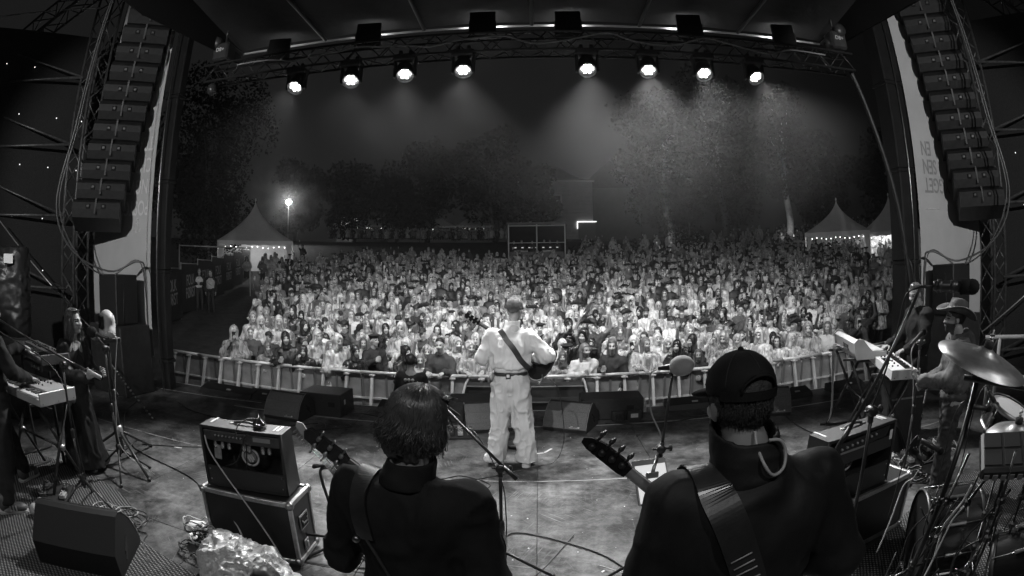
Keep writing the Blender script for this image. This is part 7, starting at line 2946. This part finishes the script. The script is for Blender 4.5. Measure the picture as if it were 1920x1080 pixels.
strands(hp, hR, 300, 1.0, 1.5, 75, .0025, .01, .002, wave=.002).build('hair_strand', HAIRM, hair_o)

# stage hand with headphones in the pit
loc, rz = (-2.0, 8.05, -1.0), math.pi
L = ((.18, 0, 1.36), (.24, -.05, 1.1), (.15, -.25, 1.05))
R = ((-.18, 0, 1.36), (-.24, -.05, 1.1), (-.15, -.25, 1.05))
feet = [(.1, 0, 0), (-.1, 0, 0)]
hp, hR = (0, -.03, 1.60), rotx(.05)
me = person_body('person', hp, hR, L, R, feet, hands=(((-.3, -.8, .1), (0, 0, 1), .6), ((.3, -.8, .1), (0, 0, 1), .6)), h=.02, hh=.011)
p8 = mesh_obj('person', me)
p8.location, p8.rotation_euler = loc, (0, 0, rz)
tag(p8, 'person with headphones and black shirt standing in the pit behind the long haired guitarist', 'stage hand')
garment(p8, 'shirt', clip(union([ell((0, .0, 1.23), (.205, .14, .20)), ell((0, 0, 1.0), (.18, .13, .22)), cap((.18, 0, 1.36), (-.18, 0, 1.36), .07), cap(L[0], L[1], .075, .07), cap(R[0], R[1], .075, .07)], .04), below(.82), above(1.45)), BLACKCL, .018, .008)
garment(p8, 'trousers', clip(union([ell((0, .0, .88), (.165, .13, .15))] + legs_prims(.84, feet, None, (.10, .08, .07)), .03), below(.02)), JEANS, .022, .007)
simple_hair(p8, hp, hR, clip(ell((0, .018, .034), (.086, .106, .10)), lambda P: .0 - P[:, 2] - .8 * P[:, 1]), HAIRD, .011)
mb = MB()
mb.tube(bez([(.088, -.02, 1.60), (.09, -.01, 1.67), (0, -.01, 1.735), (-.09, -.01, 1.67), (-.088, -.02, 1.60)], 6), .010, 6)
for s in (-1, 1):
    mb.ball((s * .09, -.02, 1.60), (.025, .04, .045), 10)
mb.build('headphones', BLACKM, p8)
mb = MB()
for k in range(3):
    mb.lathe([(.026, 0), (.026, .003), (.001, .004)], 14, M=Matrix.Translation((-.06 + .06 * k, .142, 1.335)) @ Matrix.Rotation(rad(-90), 4, 'X'))
mb.build('shirt_print', PAPER, p8)
# ------------------------------------------------------------------ the crowd
CLEAR = poncho_mat('clear_poncho', .17, .66, .22, .22)
WHITEP = poncho_mat('white_poncho', .34, .76, .30, .06, .12)
DARKP = poncho_mat('dark_raincoat', .008, .05, .25, 0, .4)
GREYP = poncho_mat('grey_raincoat', .08, .24, .3, .0, .4)
PALECL = mat('pale_shirt', .5, .85, rand=.25, bump=(40, .4, .01))
DARKCL = mat('dark_jacket', .022, .8, rand=.5, bump=(40, .4, .01))
MIDCL = mat('mid_jacket', .06, .8, rand=.5, bump=(40, .4, .01))
HATD = mat('dark_hat', .018, .7, bump=(60, .3, .004))
SKINC = mat('crowd_skin', .40, .5, spec=.4, rand=.22, var=(9, .12))
HAIRC = mat('crowd_hair', .10, .5, rand=.85)
TROU = mat('crowd_trousers', .03, .8)
SHIRTC = mat('crowd_shirt', .10, .8, rand=.7)
BODYM = [SKINC, EYED, LIP, HAIRC, TROU, SHIRTC]
HPC, SHZ = (0, -.04, 1.60), 1.33

POSES = {
    'clasp': (((.175, 0, SHZ), (.25, -.05, 1.10), (.06, -.26, 1.12)), ((-.175, 0, SHZ), (-.25, -.05, 1.10), (-.06, -.26, 1.12)), ((-.6, -.6, .2), (0, .9, 0), 1.0), ((.6, -.6, .2), (0, .9, 0), 1.0), 'hands together', 0.0),
    'rail': (((.175, -.02, SHZ), (.24, -.10, 1.10), (.16, -.30, 1.20)), ((-.175, -.02, SHZ), (-.24, -.10, 1.10), (-.12, -.31, 1.20)), ((-.4, -.8, -.3), (0, .2, -1), .9), ((.3, -.8, -.3), (0, .2, -1), .9), 'hands forward', .18),
    'raise': (((.175, 0, SHZ), (.24, -.04, 1.10), (.10, -.24, 1.08)), ((-.175, 0, SHZ + .03), (-.31, -.06, 1.56), (-.27, -.12, 1.86)), ((-.6, -.6, 0), (0, .9, 0), .9), ((.1, -.1, 1), (0, -1, 0), .25), 'arm raised', -.3),
    'both': (((.175, 0, SHZ + .03), (.34, -.06, 1.54), (.30, -.14, 1.84)), ((-.175, 0, SHZ + .03), (-.34, -.05, 1.52), (-.24, -.14, 1.80)), ((-.1, -.1, 1), (0, -1, 0), .3), ((.15, -.1, 1), (0, -1, 0), .3), 'arms raised', .1),
    'drink': (((.175, 0, SHZ), (.24, -.03, 1.09), (.20, -.15, .92)), ((-.175, 0, SHZ), (-.27, -.07, 1.12), (-.10, -.27, 1.22)), ((0, -.3, -.9), (-1, 0, 0), .4), ((.4, -.7, .3), (.8, .2, 0), 1.1), 'holding drink', .35),
    'phone': (((.175, 0, SHZ), (.25, -.05, 1.10), (.07, -.26, 1.10)), ((-.175, 0, SHZ), (-.26, -.13, 1.20), (-.11, -.30, 1.47)), ((-.6, -.6, .2), (0, .9, 0), 1.0), ((.2, -.4, .8), (.6, .6, 0), .9), 'holding phone', -.15),
    'side': (((.175, 0, SHZ), (.24, .0, 1.08), (.23, -.10, .84)), ((-.175, 0, SHZ), (-.24, 0, 1.08), (-.22, -.10, .84)), ((0, -.3, -.9), (-1, 0, 0), .5), ((0, -.3, -.9), (1, 0, 0), .5), 'arms down', -.5),
}


def crowd_body(pose, h, hh, beard=False, fingers=True):
    L, R, hl, hr, _, yaw = POSES[pose]
    feet = [(.11, 0), (-.11, 0)]
    pr = [ell((0, 0, 1.22), (.16, .10, .19)), ell((0, 0, 1.02), (.145, .10, .18)), ell((0, .01, .90), (.155, .11, .13)), cap((.145, 0, SHZ), (-.145, 0, SHZ), .06), cap((0, .015, SHZ + .02), (0, -.0, 1.52), .06, .055)]
    pr += arms_prims(L, R, (.05, .042, .03)) + legs_prims(.86, feet, None, (.09, .065, .05))
    pr += [cap((x, .03, .05), (x, -.12, .04), .045, .038) for x in (.11, -.11)]
    V, F = nets(union(pr, .03), h)
    c = V[F].mean(1)
    mi = np.where(c[:, 2] < .90, 4, 5)
    mi[(c[:, 2] > SHZ + .055) & (np.abs(c[:, 0]) < .1)] = 0
    parts = [(V, F, mi)]
    Vh, Fh, mh = head_mesh(hh, beard)
    ch = Vh[Fh].mean(1)
    mh[(ch[:, 2] + .75 * ch[:, 1] > .025) & (np.abs(ch[:, 0]) < .079) & (mh == 0)] = 3
    parts.append((place(Vh, HPC, rotz(yaw) @ rotx(-.02), HEAD_SC), Fh, mh))
    for arm, hd_, sd in ((L, hl, 1), (R, hr, -1)):
        if fingers:
            V, F = nets(hand_fn(arm[2], hd_[0], hd_[1], hd_[2], -sd, 1.05, .3), .0085)
        else:
            w = np.array(arm[2])
            d = np.array(hd_[0]) / np.linalg.norm(hd_[0])
            V, F = nets(cap(w, w + d * .12, .04, .035), .04)
        parts.append((V, F, 0))
    return join(parts)


def crowd_garment(pose, kind, h, seed):
    L, R = POSES[pose][:2]
    if kind == 'poncho':
        pr = [cap((0, 0, 1.30), (0, .0, .62), .165, .30), ell((0, 0, 1.28), (.225, .15, .17)), cap((.17, 0, SHZ), (-.17, 0, SHZ), .085)]
        pr += [cap(a[0], a[1], .095, .10) for a in (L, R)] + [cap(a[1], a[2], .095, .075) for a in (L, R)]
        f = union(pr, .06)
        sq = lambda P: P * np.array([1, 1.25, 1], np.float32)
        g_ = lambda P: f(sq(P)) / 1.1
        g_.lo, g_.hi = f.lo, f.hi
        g_ = clip(g_, below(.58), above(1.47))
        cuts = []
        V, F = nets(g_, h)
        V = folds(V, normals(g_, V), .018 if h < .05 else .0, (11, 11, 2.2), seed)
    else:
        pr = [ell((0, 0, 1.20), (.185, .14, .20)), ell((0, 0, 1.0), (.18, .14, .22)), cap((.165, 0, SHZ), (-.165, 0, SHZ), .066), cap((0, .01, 1.425), (.15, 0, SHZ + .01), .065, .06), cap((0, .01, 1.425), (-.15, 0, SHZ + .01), .065, .06)]
        pr += [cap(a[0], a[1], .078, .07) for a in (L, R)] + [cap(a[1], a[2], .07, .052) for a in (L, R)]
        g_ = clip(union(pr, .04), below(.80), above(1.46))
        V, F = nets(g_, h)
        V = folds(V, normals(g_, V), .017 if h < .05 else 0, (11, 11, 6), seed)
    return V, F


def headgear(kind, h):
    if kind == 'hood':
        o = union([ell((0, .02, .02), (.112, .130, .142)), cap((0, .05, .10), (0, .09, .13), .05, .03), cap((0, .03, -.10), (0, .03, -.23), .105, .135)], .04)
        i_ = union([ell((0, .015, .015), (.094, .114, .124)), cap((0, .02, -.10), (0, .02, -.24), .085, .13)], .04)
        op = ell((0, -.155, -.015), (.078, .12, .112))
        f = clip(o, lambda P: -i_(P), lambda P: -op(P), below(-.22))
    elif kind == 'tight_hood':
        o = union([ell((0, .016, .02), (.098, .118, .126)), cap((0, .02, -.10), (0, .02, -.22), .09, .11)], .03)
        op = ell((0, -.13, -.02), (.060, .085, .088))
        f = clip(o, lambda P: -op(P), below(-.21))
    elif kind == 'long_hair':
        f = clip(union([ell((0, .018, .034), (.090, .110, .104)), cap((.055, .045, -.02), (.08, .02, -.27), .05, .03), cap((-.055, .045, -.02), (-.08, .02, -.27), .05, .03), cap((0, .06, 0), (0, .08, -.28), .07, .05)], .03), lambda P: np.minimum(-.05 - P[:, 1], .075 - P[:, 2]))
    elif kind == 'short_hair':
        f = clip(ell((0, .018, .040), (.087, .107, .100)), lambda P: .03 - P[:, 2] - .75 * P[:, 1])
    elif kind == 'beanie':
        f = clip(ell((0, .014, .05), (.092, .112, .105)), below(.035))
    elif kind == 'cap':
        f = union([clip(ell((0, .014, .05), (.090, .110, .095)), below(.045)), clip(ell((0, -.12, .05), (.07, .085, .012)), lambda P: P[:, 1] + .06)], 0)
    elif kind == 'beret':
        f = union([ell((.02, .0, .105), (.135, .145, .034)), clip(ell((0, .014, .05), (.088, .108, .09)), below(.04))], .02)
    elif kind == 'tricorn':
        return None
    V, F = nets(f, h)
    return place(V, HPC, None, HEAD_SC), F


def tricorn(n=36):
    vs, fs = [], []
    prof = [(.01, .155, 0), (.06, .15, 0), (.085, .10, 0), (.092, .06, 0), (.14, .065, .6), (.20, .085, 1), (.205, .075, 1), (.14, .052, .6), (.09, .05, 0)]
    for r_, z_, b in prof:
        for j in range(n):
            a = 2 * math.pi * j / n
            k = .5 + .5 * math.cos(3 * (a + math.pi / 2))
            up = b * (1 - k) * .085
            rr_ = r_ * (1 - b * .30 * (1 - k))
            vs.append((rr_ * math.cos(a) * 1.02, .012 + rr_ * math.sin(a) * 1.1, z_ + up))
    for i in range(len(prof) - 1):
        for j in range(n):
            a, b = i * n + j, i * n + (j + 1) % n
            fs.append((a, a + n, b + n, b))
    V = place(np.array(vs, np.float32), HPC, None, HEAD_SC)
    return V, np.array(fs)


BODIES = {}
for pz in POSES:
    for bd_ in (False, True):
        if bd_ and pz not in ('clasp', 'drink', 'side'):
            continue
        V, F, mi = crowd_body(pz, .030, .0105, bd_)
        BODIES[(pz, bd_)] = np_mesh('person', V, F, BODYM, mi)
GARM = {}
for k, pz in enumerate(POSES):
    for kind in ('poncho', 'jacket'):
        V, F = crowd_garment(pz, kind, .026, k * 3 + 1)
        GARM[(pz, kind)] = (V, F)
HEADG = {k: headgear(k, .011) for k in ('hood', 'tight_hood', 'long_hair', 'short_hair', 'beanie', 'cap', 'beret')}
HEADG['tricorn'] = tricorn()
MESHC = {}


def mesh_for(name, key, VF, m):
    k = (key, m.name)
    if k not in MESHC:
        MESHC[k] = np_mesh(name, VF[0], VF[1], m)
    return MESHC[k]


CAN = MB()
CAN.lathe([(.02, 0), (.032, .004), (.032, .115), (.026, .122), (.002, .12)], 12)
CAN_O = None
OUTFITS = [  # weight, garment kind, material, headgear, headgear material, words
    (22, 'poncho', CLEAR, 'hood', CLEAR, 'clear hooded poncho'), (16, 'poncho', WHITEP, 'hood', WHITEP, 'white hooded poncho'),
    (19, 'jacket', DARKP, 'tight_hood', DARKP, 'black hooded raincoat'), (8, 'jacket', DARKCL, 'tricorn', HATD, 'dark jacket and three-cornered hat'),
    (6, 'poncho', CLEAR, 'tricorn', HATD, 'clear poncho and three-cornered hat'), (7, 'poncho', CLEAR, 'long_hair', HAIRC, 'clear poncho with loose hair'),
    (5, 'jacket', PALECL, 'long_hair', HAIRC, 'pale top with long hair'), (5, 'jacket', MIDCL, 'short_hair', HAIRC, 'grey jacket with short hair'),
    (8, 'jacket', GREYP, 'tight_hood', GREYP, 'grey hooded raincoat'), (4, 'jacket', DARKCL, 'beret', HATD, 'dark jacket and black beret'),
    (4, 'poncho', WHITEP, 'beanie', HATD, 'white poncho and dark beanie'), (7, 'jacket', DARKCL, 'long_hair', HAIRC, 'dark jacket with long hair'), (4, 'jacket', MIDCL, 'cap', HATD, 'grey jacket and dark cap')]
rc = random.Random(42)


def ordinal(n):
    ones = ['', 'first', 'second', 'third', 'fourth', 'fifth', 'sixth', 'seventh', 'eighth', 'ninth', 'tenth', 'eleventh', 'twelfth', 'thirteenth', 'fourteenth', 'fifteenth', 'sixteenth', 'seventeenth', 'eighteenth', 'nineteenth']
    if n < 20:
        return ones[n]
    t = {2: 'twent', 3: 'thirt', 4: 'fort', 5: 'fift'}[n // 10]
    return t + 'ieth' if n % 10 == 0 else t + 'y-' + ones[n % 10]


def add_person(x, y, z, rz, sc, pose, outfit, label, group='people in the crowd', cat='person', beard=False, tilt=0.0):
    w, kind, gm, hg, hm, words = outfit
    key = (pose, beard) if (pose, beard) in BODIES else (pose, False)
    o = mesh_obj('person', BODIES[key])
    o.location, o.rotation_euler, o.scale = (x, y, z), (tilt, 0, rz), (sc, sc, sc)
    tag(o, label, cat, group)
    mesh_obj('poncho' if kind == 'poncho' else 'jacket', mesh_for(kind, (pose, kind), GARM[(pose, kind)], gm), o)
    yaw = POSES[pose][5]
    q = mesh_obj('hood' if 'hood' in hg else ('hair' if 'hair' in hg else 'hat'), mesh_for(hg, hg, HEADG[hg], hm), o)
    c = Vector((HPC[0], HPC[1], 0))
    M = Matrix.Translation(c) @ Matrix.Rotation(yaw, 4, 'Z') @ Matrix.Translation(-c)
    q.matrix_local = M
    R = POSES[pose][1][2]
    if pose == 'drink':
        global CAN_O
        if CAN_O is None:
            CAN_O = CAN.build('drink_can', mat('can_alu', .5, .3, metal=.6), o)
            k = CAN_O
        else:
            k = link(CAN_O.copy(), o)
        k.location = (R[0] + .06, R[1] - .06, R[2] - .02)
    if pose == 'phone':
        k = mesh_obj('phone', PHONE, o)
        k.location = (R[0] + .03, R[1] - .03, R[2] + .11)
        k.rotation_euler = (-.2, 0, .1)
    return o


_p = MB().box((0, 0, 0), (.075, .010, .155), ch=.004).build('phone', mat('phone_black', .02, .25))
PHONE = _p.data
bpy.data.objects.remove(_p)


def left_edge(y):
    return -6.6 - .42 * (y - 9.3)


def right_edge(y):
    return 7.9 + .82 * (y - 9.3)


OW = [o[0] for o in OUTFITS]
poses = list(POSES)
people = []
y, row = 9.42, 1
spots = []
while y < 44:
    dx = .50 + .010 * (y - 9) + (.02 * (y - 20) if y > 20 else 0)
    x = left_edge(y) + rc.uniform(0, dx)
    rowp = []
    while x < right_edge(y):
        t = (x - left_edge(y)) / (right_edge(y) - left_edge(y))
        keep = .97 if row < 14 else .9
        if t < .12 and y < 14:
            keep = .62
        if t > .82:
            keep *= max(.12, 1 - (t - .82) / .18)
        if y > 34 and abs(x) < 3.2 and y > 37.6:
            keep = 0
        if y > 30 and x < 0:
            keep *= max(0, 1 - (y - 33) / 10)
        if y > 38 and x < -3:
            keep = 0
        if x < -13 and y > 24:
            keep *= .3
        if rc.random() < keep:
            px = x + rc.uniform(-.12, .12)
            py = y + rc.uniform(-.2, .2)
            if row == 1:
                py = barrier_y(px) + .30 + rc.uniform(0, .06)
            elif row == 2:
                py = barrier_y(px) + .88 + rc.uniform(-.1, .14)
            elif py < 20:
                py += (barrier_y(px) - 9.0) * max(0, 1 - (py - 9) / 11)
            rowp.append((px, py))
        x += dx * rc.uniform(.8, 1.2)
    rowp.sort()
    spots.append(rowp)
    y += .60 + .013 * (y - 9)
    row += 1

far = []
count = 0
for ri, rowp in enumerate(spots):
    n_left = 292 - count
    if n_left < len(rowp):
        # the row that would pass the limit, and all behind it, join the mass
        far += [p for r_ in spots[ri:] for p in r_]
        break
    for k, (px, py) in enumerate(rowp):
        outfit = rc.choices(OUTFITS, OW)[0]
        if ri == 0:
            pose = rc.choices(['clasp', 'rail', 'drink', 'phone'], [4, 5, 2, 1])[0]
        else:
            pose = rc.choices(poses, [4, 1, 2.2, 1.1, 2, 1.7, 3])[0]
        rz = math.atan2(px - 0, py - 4.5) * -1 * .8 + rc.uniform(-.5, .5)
        sc = rc.gauss(1.0, .055)
        z = terrain(px, py)
        rname = 'front row at barrier' if ri == 0 else '%s row from barrier' % ordinal(ri + 1)
        lab = '%s, %s, %s, %s from left' % (outfit[5], POSES[pose][4], rname, ordinal(k + 1))
        add_person(px, py, z, rz, sc, pose, outfit, 'person in ' + lab, beard=rc.random() < .2, tilt=rc.uniform(-.05, .09))
        count += 1

# crew in the booth, stewards, people on the bank
DARKO = (1, 'jacket', DARKCL, 'short_hair', HAIRC, 'dark jacket')
for k, x in enumerate((-1.7, -1.1, -.3, .6, 1.05, 1.6)):
    add_person(x, 39.95, 2.42, rc.uniform(-.2, .2), rc.uniform(.97, 1.04), 'side' if k % 2 else 'clasp', DARKO, 'person in dark jacket standing at the mixing desk in the booth, %s from left' % ordinal(k + 1), 'crew in the mixing booth')
VEST = mat('reflective_vest', .55, .4, var=(6, .3))
for k, (x, y_) in enumerate(((-13.9, 18.3), (-13.2, 18.2))):
    o = add_person(x, y_, terrain(x, y_), .5, 1.02, 'side' if k else 'clasp', DARKO, ('person in a reflective vest by the left banner fence, nearer the fence' if k == 0 else 'person in a reflective vest by the left banner fence, nearer the crowd'), 'stewards', 'steward')
    V, F = cloth(clip(union([ell((0, 0, 1.22), (.215, .155, .20)), ell((0, 0, 1.05), (.20, .155, .18))], .03), below(.92), above(1.42)), .025, 0)
    mesh_obj('vest', np_mesh('vest', V, F, VEST), o)
PALEO = (1, 'jacket', PALECL, 'short_hair', HAIRC, 'pale jacket')
add_person(4.4, 43.9, terrain(4.4, 43.9) - .3, .2, 1.0, 'raise', PALEO, 'person in a pale jacket on the bank right of the booth with one arm up', 'people on the bank')
add_person(4.0, 42.2, terrain(4.0, 42.2) - .5, -.2, 1.0, 'clasp', PALEO, 'person in a pale jacket below the bank beside the leaning cover', 'people on the bank')
add_person(12.5, 15.5, terrain(12.5, 15.5), -.5, 1.0, 'clasp', OUTFITS[0], 'person in a clear poncho standing alone at the right edge of the crowd', 'people beside the crowd')
add_person(11.4, 17.0, terrain(11.4, 17.0), -.4, 1.02, 'clasp', OUTFITS[0], 'person in a clear poncho near the right crowd edge, just inside the loner', 'people beside the crowd')

# ---- everyone farther back: one mass
LOW = []
MASSM = [SKINC, EYED, LIP, mat('mass_hair', .07, .6), TROU, mat('mass_grey', .13, .7, var=(2, .5)), poncho_mat('mass_clear_dimmed', .12, .36, .3, 0, 0), poncho_mat('mass_white', .28, .55, .35, 0, 0), mat('mass_dark', .02, .6, var=(2, .5)), HATD]  # far clear ponchos darkened in colour for the weaker light at the back
for pz in POSES:
    V, F, mi = crowd_body(pz, .075, .024, fingers=False)
    keep = V[F].mean(1)[:, 2] > .45
    LOW.append((V, F[keep], mi[keep]))
LOWG = {(pz, kd): crowd_garment(pz, kd, .075, 0) for pz in POSES for kd in ('poncho', 'jacket')}
LOWH = {k: headgear(k, .028) for k in ('hood', 'tight_hood', 'long_hair', 'short_hair', 'beanie', 'beret', 'cap')}
LOWH['tricorn'] = tricorn(9)
for k in range(210):
    x = rc.uniform(-24, -2.6)
    y_ = 56 + rc.uniform(0, 6)
    far.append((x, y_))
for (x, y_, n_) in ((20.5, 31, 26), (23.6, 29.2, 14), (17.5, 34, 20), (-15.5, 27.5, 12)):
    for k in range(n_):
        far.append((x + rc.gauss(0, 1.2), y_ + rc.gauss(0, .9)))
parts = []
mi_of = {'clear_poncho': 6, 'white_poncho': 7, 'dark_raincoat': 8, 'dark_jacket': 8, 'grey_raincoat': 5, 'mid_jacket': 5, 'pale_shirt': 7, 'crowd_hair': 3, 'dark_hat': 9}
for (x, y_) in far:
    outfit = rc.choices(OUTFITS, OW)[0]
    pz = rc.choices(poses, [4, .5, .8, .5, 2, 1, 4])[0]
    i = poses.index(pz)
    rz = math.atan2(x, y_) * -.8 + rc.uniform(-.4, .4)
    sc = rc.gauss(1.0, .05)
    z = terrain(x, y_)
    R_ = rotz(rz)
    V, F, mi = LOW[i]
    parts.append((place(V, (x, y_, z), R_, sc), F, mi))
    V, F = LOWG[(pz, outfit[1])]
    parts.append((place(V, (x, y_, z), R_, sc), F, mi_of[outfit[2].name]))
    V, F = LOWH[outfit[3]]
    parts.append((place(V, (x, y_, z), R_, sc), F, mi_of[outfit[4].name]))
V, F, mi = join(parts)
o = mesh_obj('crowd', np_mesh('crowd', V, F, MASSM, mi))
tag(o, 'the packed crowd farther back, up the slope to the trees', 'crowd', None, 'stuff')
print('individuals', count, 'mass', len(far), 'faces', len(F))

# ------------------------------------------------------------------ rain-damp night air
hz = MB().box((0, 40, 11.5), (190, 130, 27)).build('haze', mat('haze_air', .5))
hm = hz.data.materials[0]
hm.node_tree.nodes.clear()
po = hm.node_tree.nodes.new('ShaderNodeOutputMaterial')
pv = hm.node_tree.nodes.new('ShaderNodeVolumePrincipled')
pv.inputs['Color'].default_value = g(.9)
pv.inputs['Density'].default_value = HAZE
pv.inputs['Anisotropy'].default_value = .35
hm.node_tree.links.new(pv.outputs[0], po.inputs['Volume'])
tag(hz, kind='stuff')


def smoke(c, half, dens, seed):
    """drifting stage smoke, and the glow mist added at the floodlight: thin, patchy, fading out before its box ends"""
    o = MB().box((0, 0, 0), [2 * q for q in half]).build('smoke', mat('smoke_%d' % seed, .5))
    o.location = c
    t = o.data.materials[0].node_tree
    n, L = t.nodes, t.links
    n.clear()
    out = n.new('ShaderNodeOutputMaterial')
    v = n.new('ShaderNodeVolumePrincipled')
    v.inputs['Color'].default_value = g(.95)
    v.inputs['Anisotropy'].default_value = .45
    tc = n.new('ShaderNodeTexCoord')
    mp = n.new('ShaderNodeMapping')
    mp.inputs['Scale'].default_value = [1 / q for q in half]
    L.new(tc.outputs['Object'], mp.inputs['Vector'])
    ln = n.new('ShaderNodeVectorMath')
    ln.operation = 'LENGTH'
    L.new(mp.outputs[0], ln.inputs[0])
    fall = n.new('ShaderNodeMapRange')
    fall.inputs['From Min'].default_value = 1.0
    fall.inputs['From Max'].default_value = .15
    L.new(ln.outputs['Value'], fall.inputs['Value'])
    nz = n.new('ShaderNodeTexNoise')
    nz.inputs['Scale'].default_value = .75
    nz.inputs['Detail'].default_value = 3
    L.new(tc.outputs['Object'], nz.inputs['Vector'])
    mr = n.new('ShaderNodeMapRange')
    mr.inputs['From Min'].default_value = .36
    mr.inputs['From Max'].default_value = .66
    mr.inputs['To Max'].default_value = dens
    L.new(nz.outputs['Fac'], mr.inputs['Value'])
    mu = n.new('ShaderNodeMath')
    mu.operation = 'MULTIPLY'
    L.new(fall.outputs[0], mu.inputs[0])
    L.new(mr.outputs[0], mu.inputs[1])
    L.new(mu.outputs[0], v.inputs['Density'])
    L.new(v.outputs[0], out.inputs['Volume'])
    return tag(o, kind='stuff')


smoke((1.4, 5.1, 3.5), (2.6, 1.6, 1.5), .028, 1)
smoke((-.9, 5.2, 3.9), (1.5, 1.3, 1.0), .008, 2)
smoke((-25.0, 47.0, 8.7), (6, 5, 5), .03, 3)  # mist added round the floodlight only to give it a glow halo
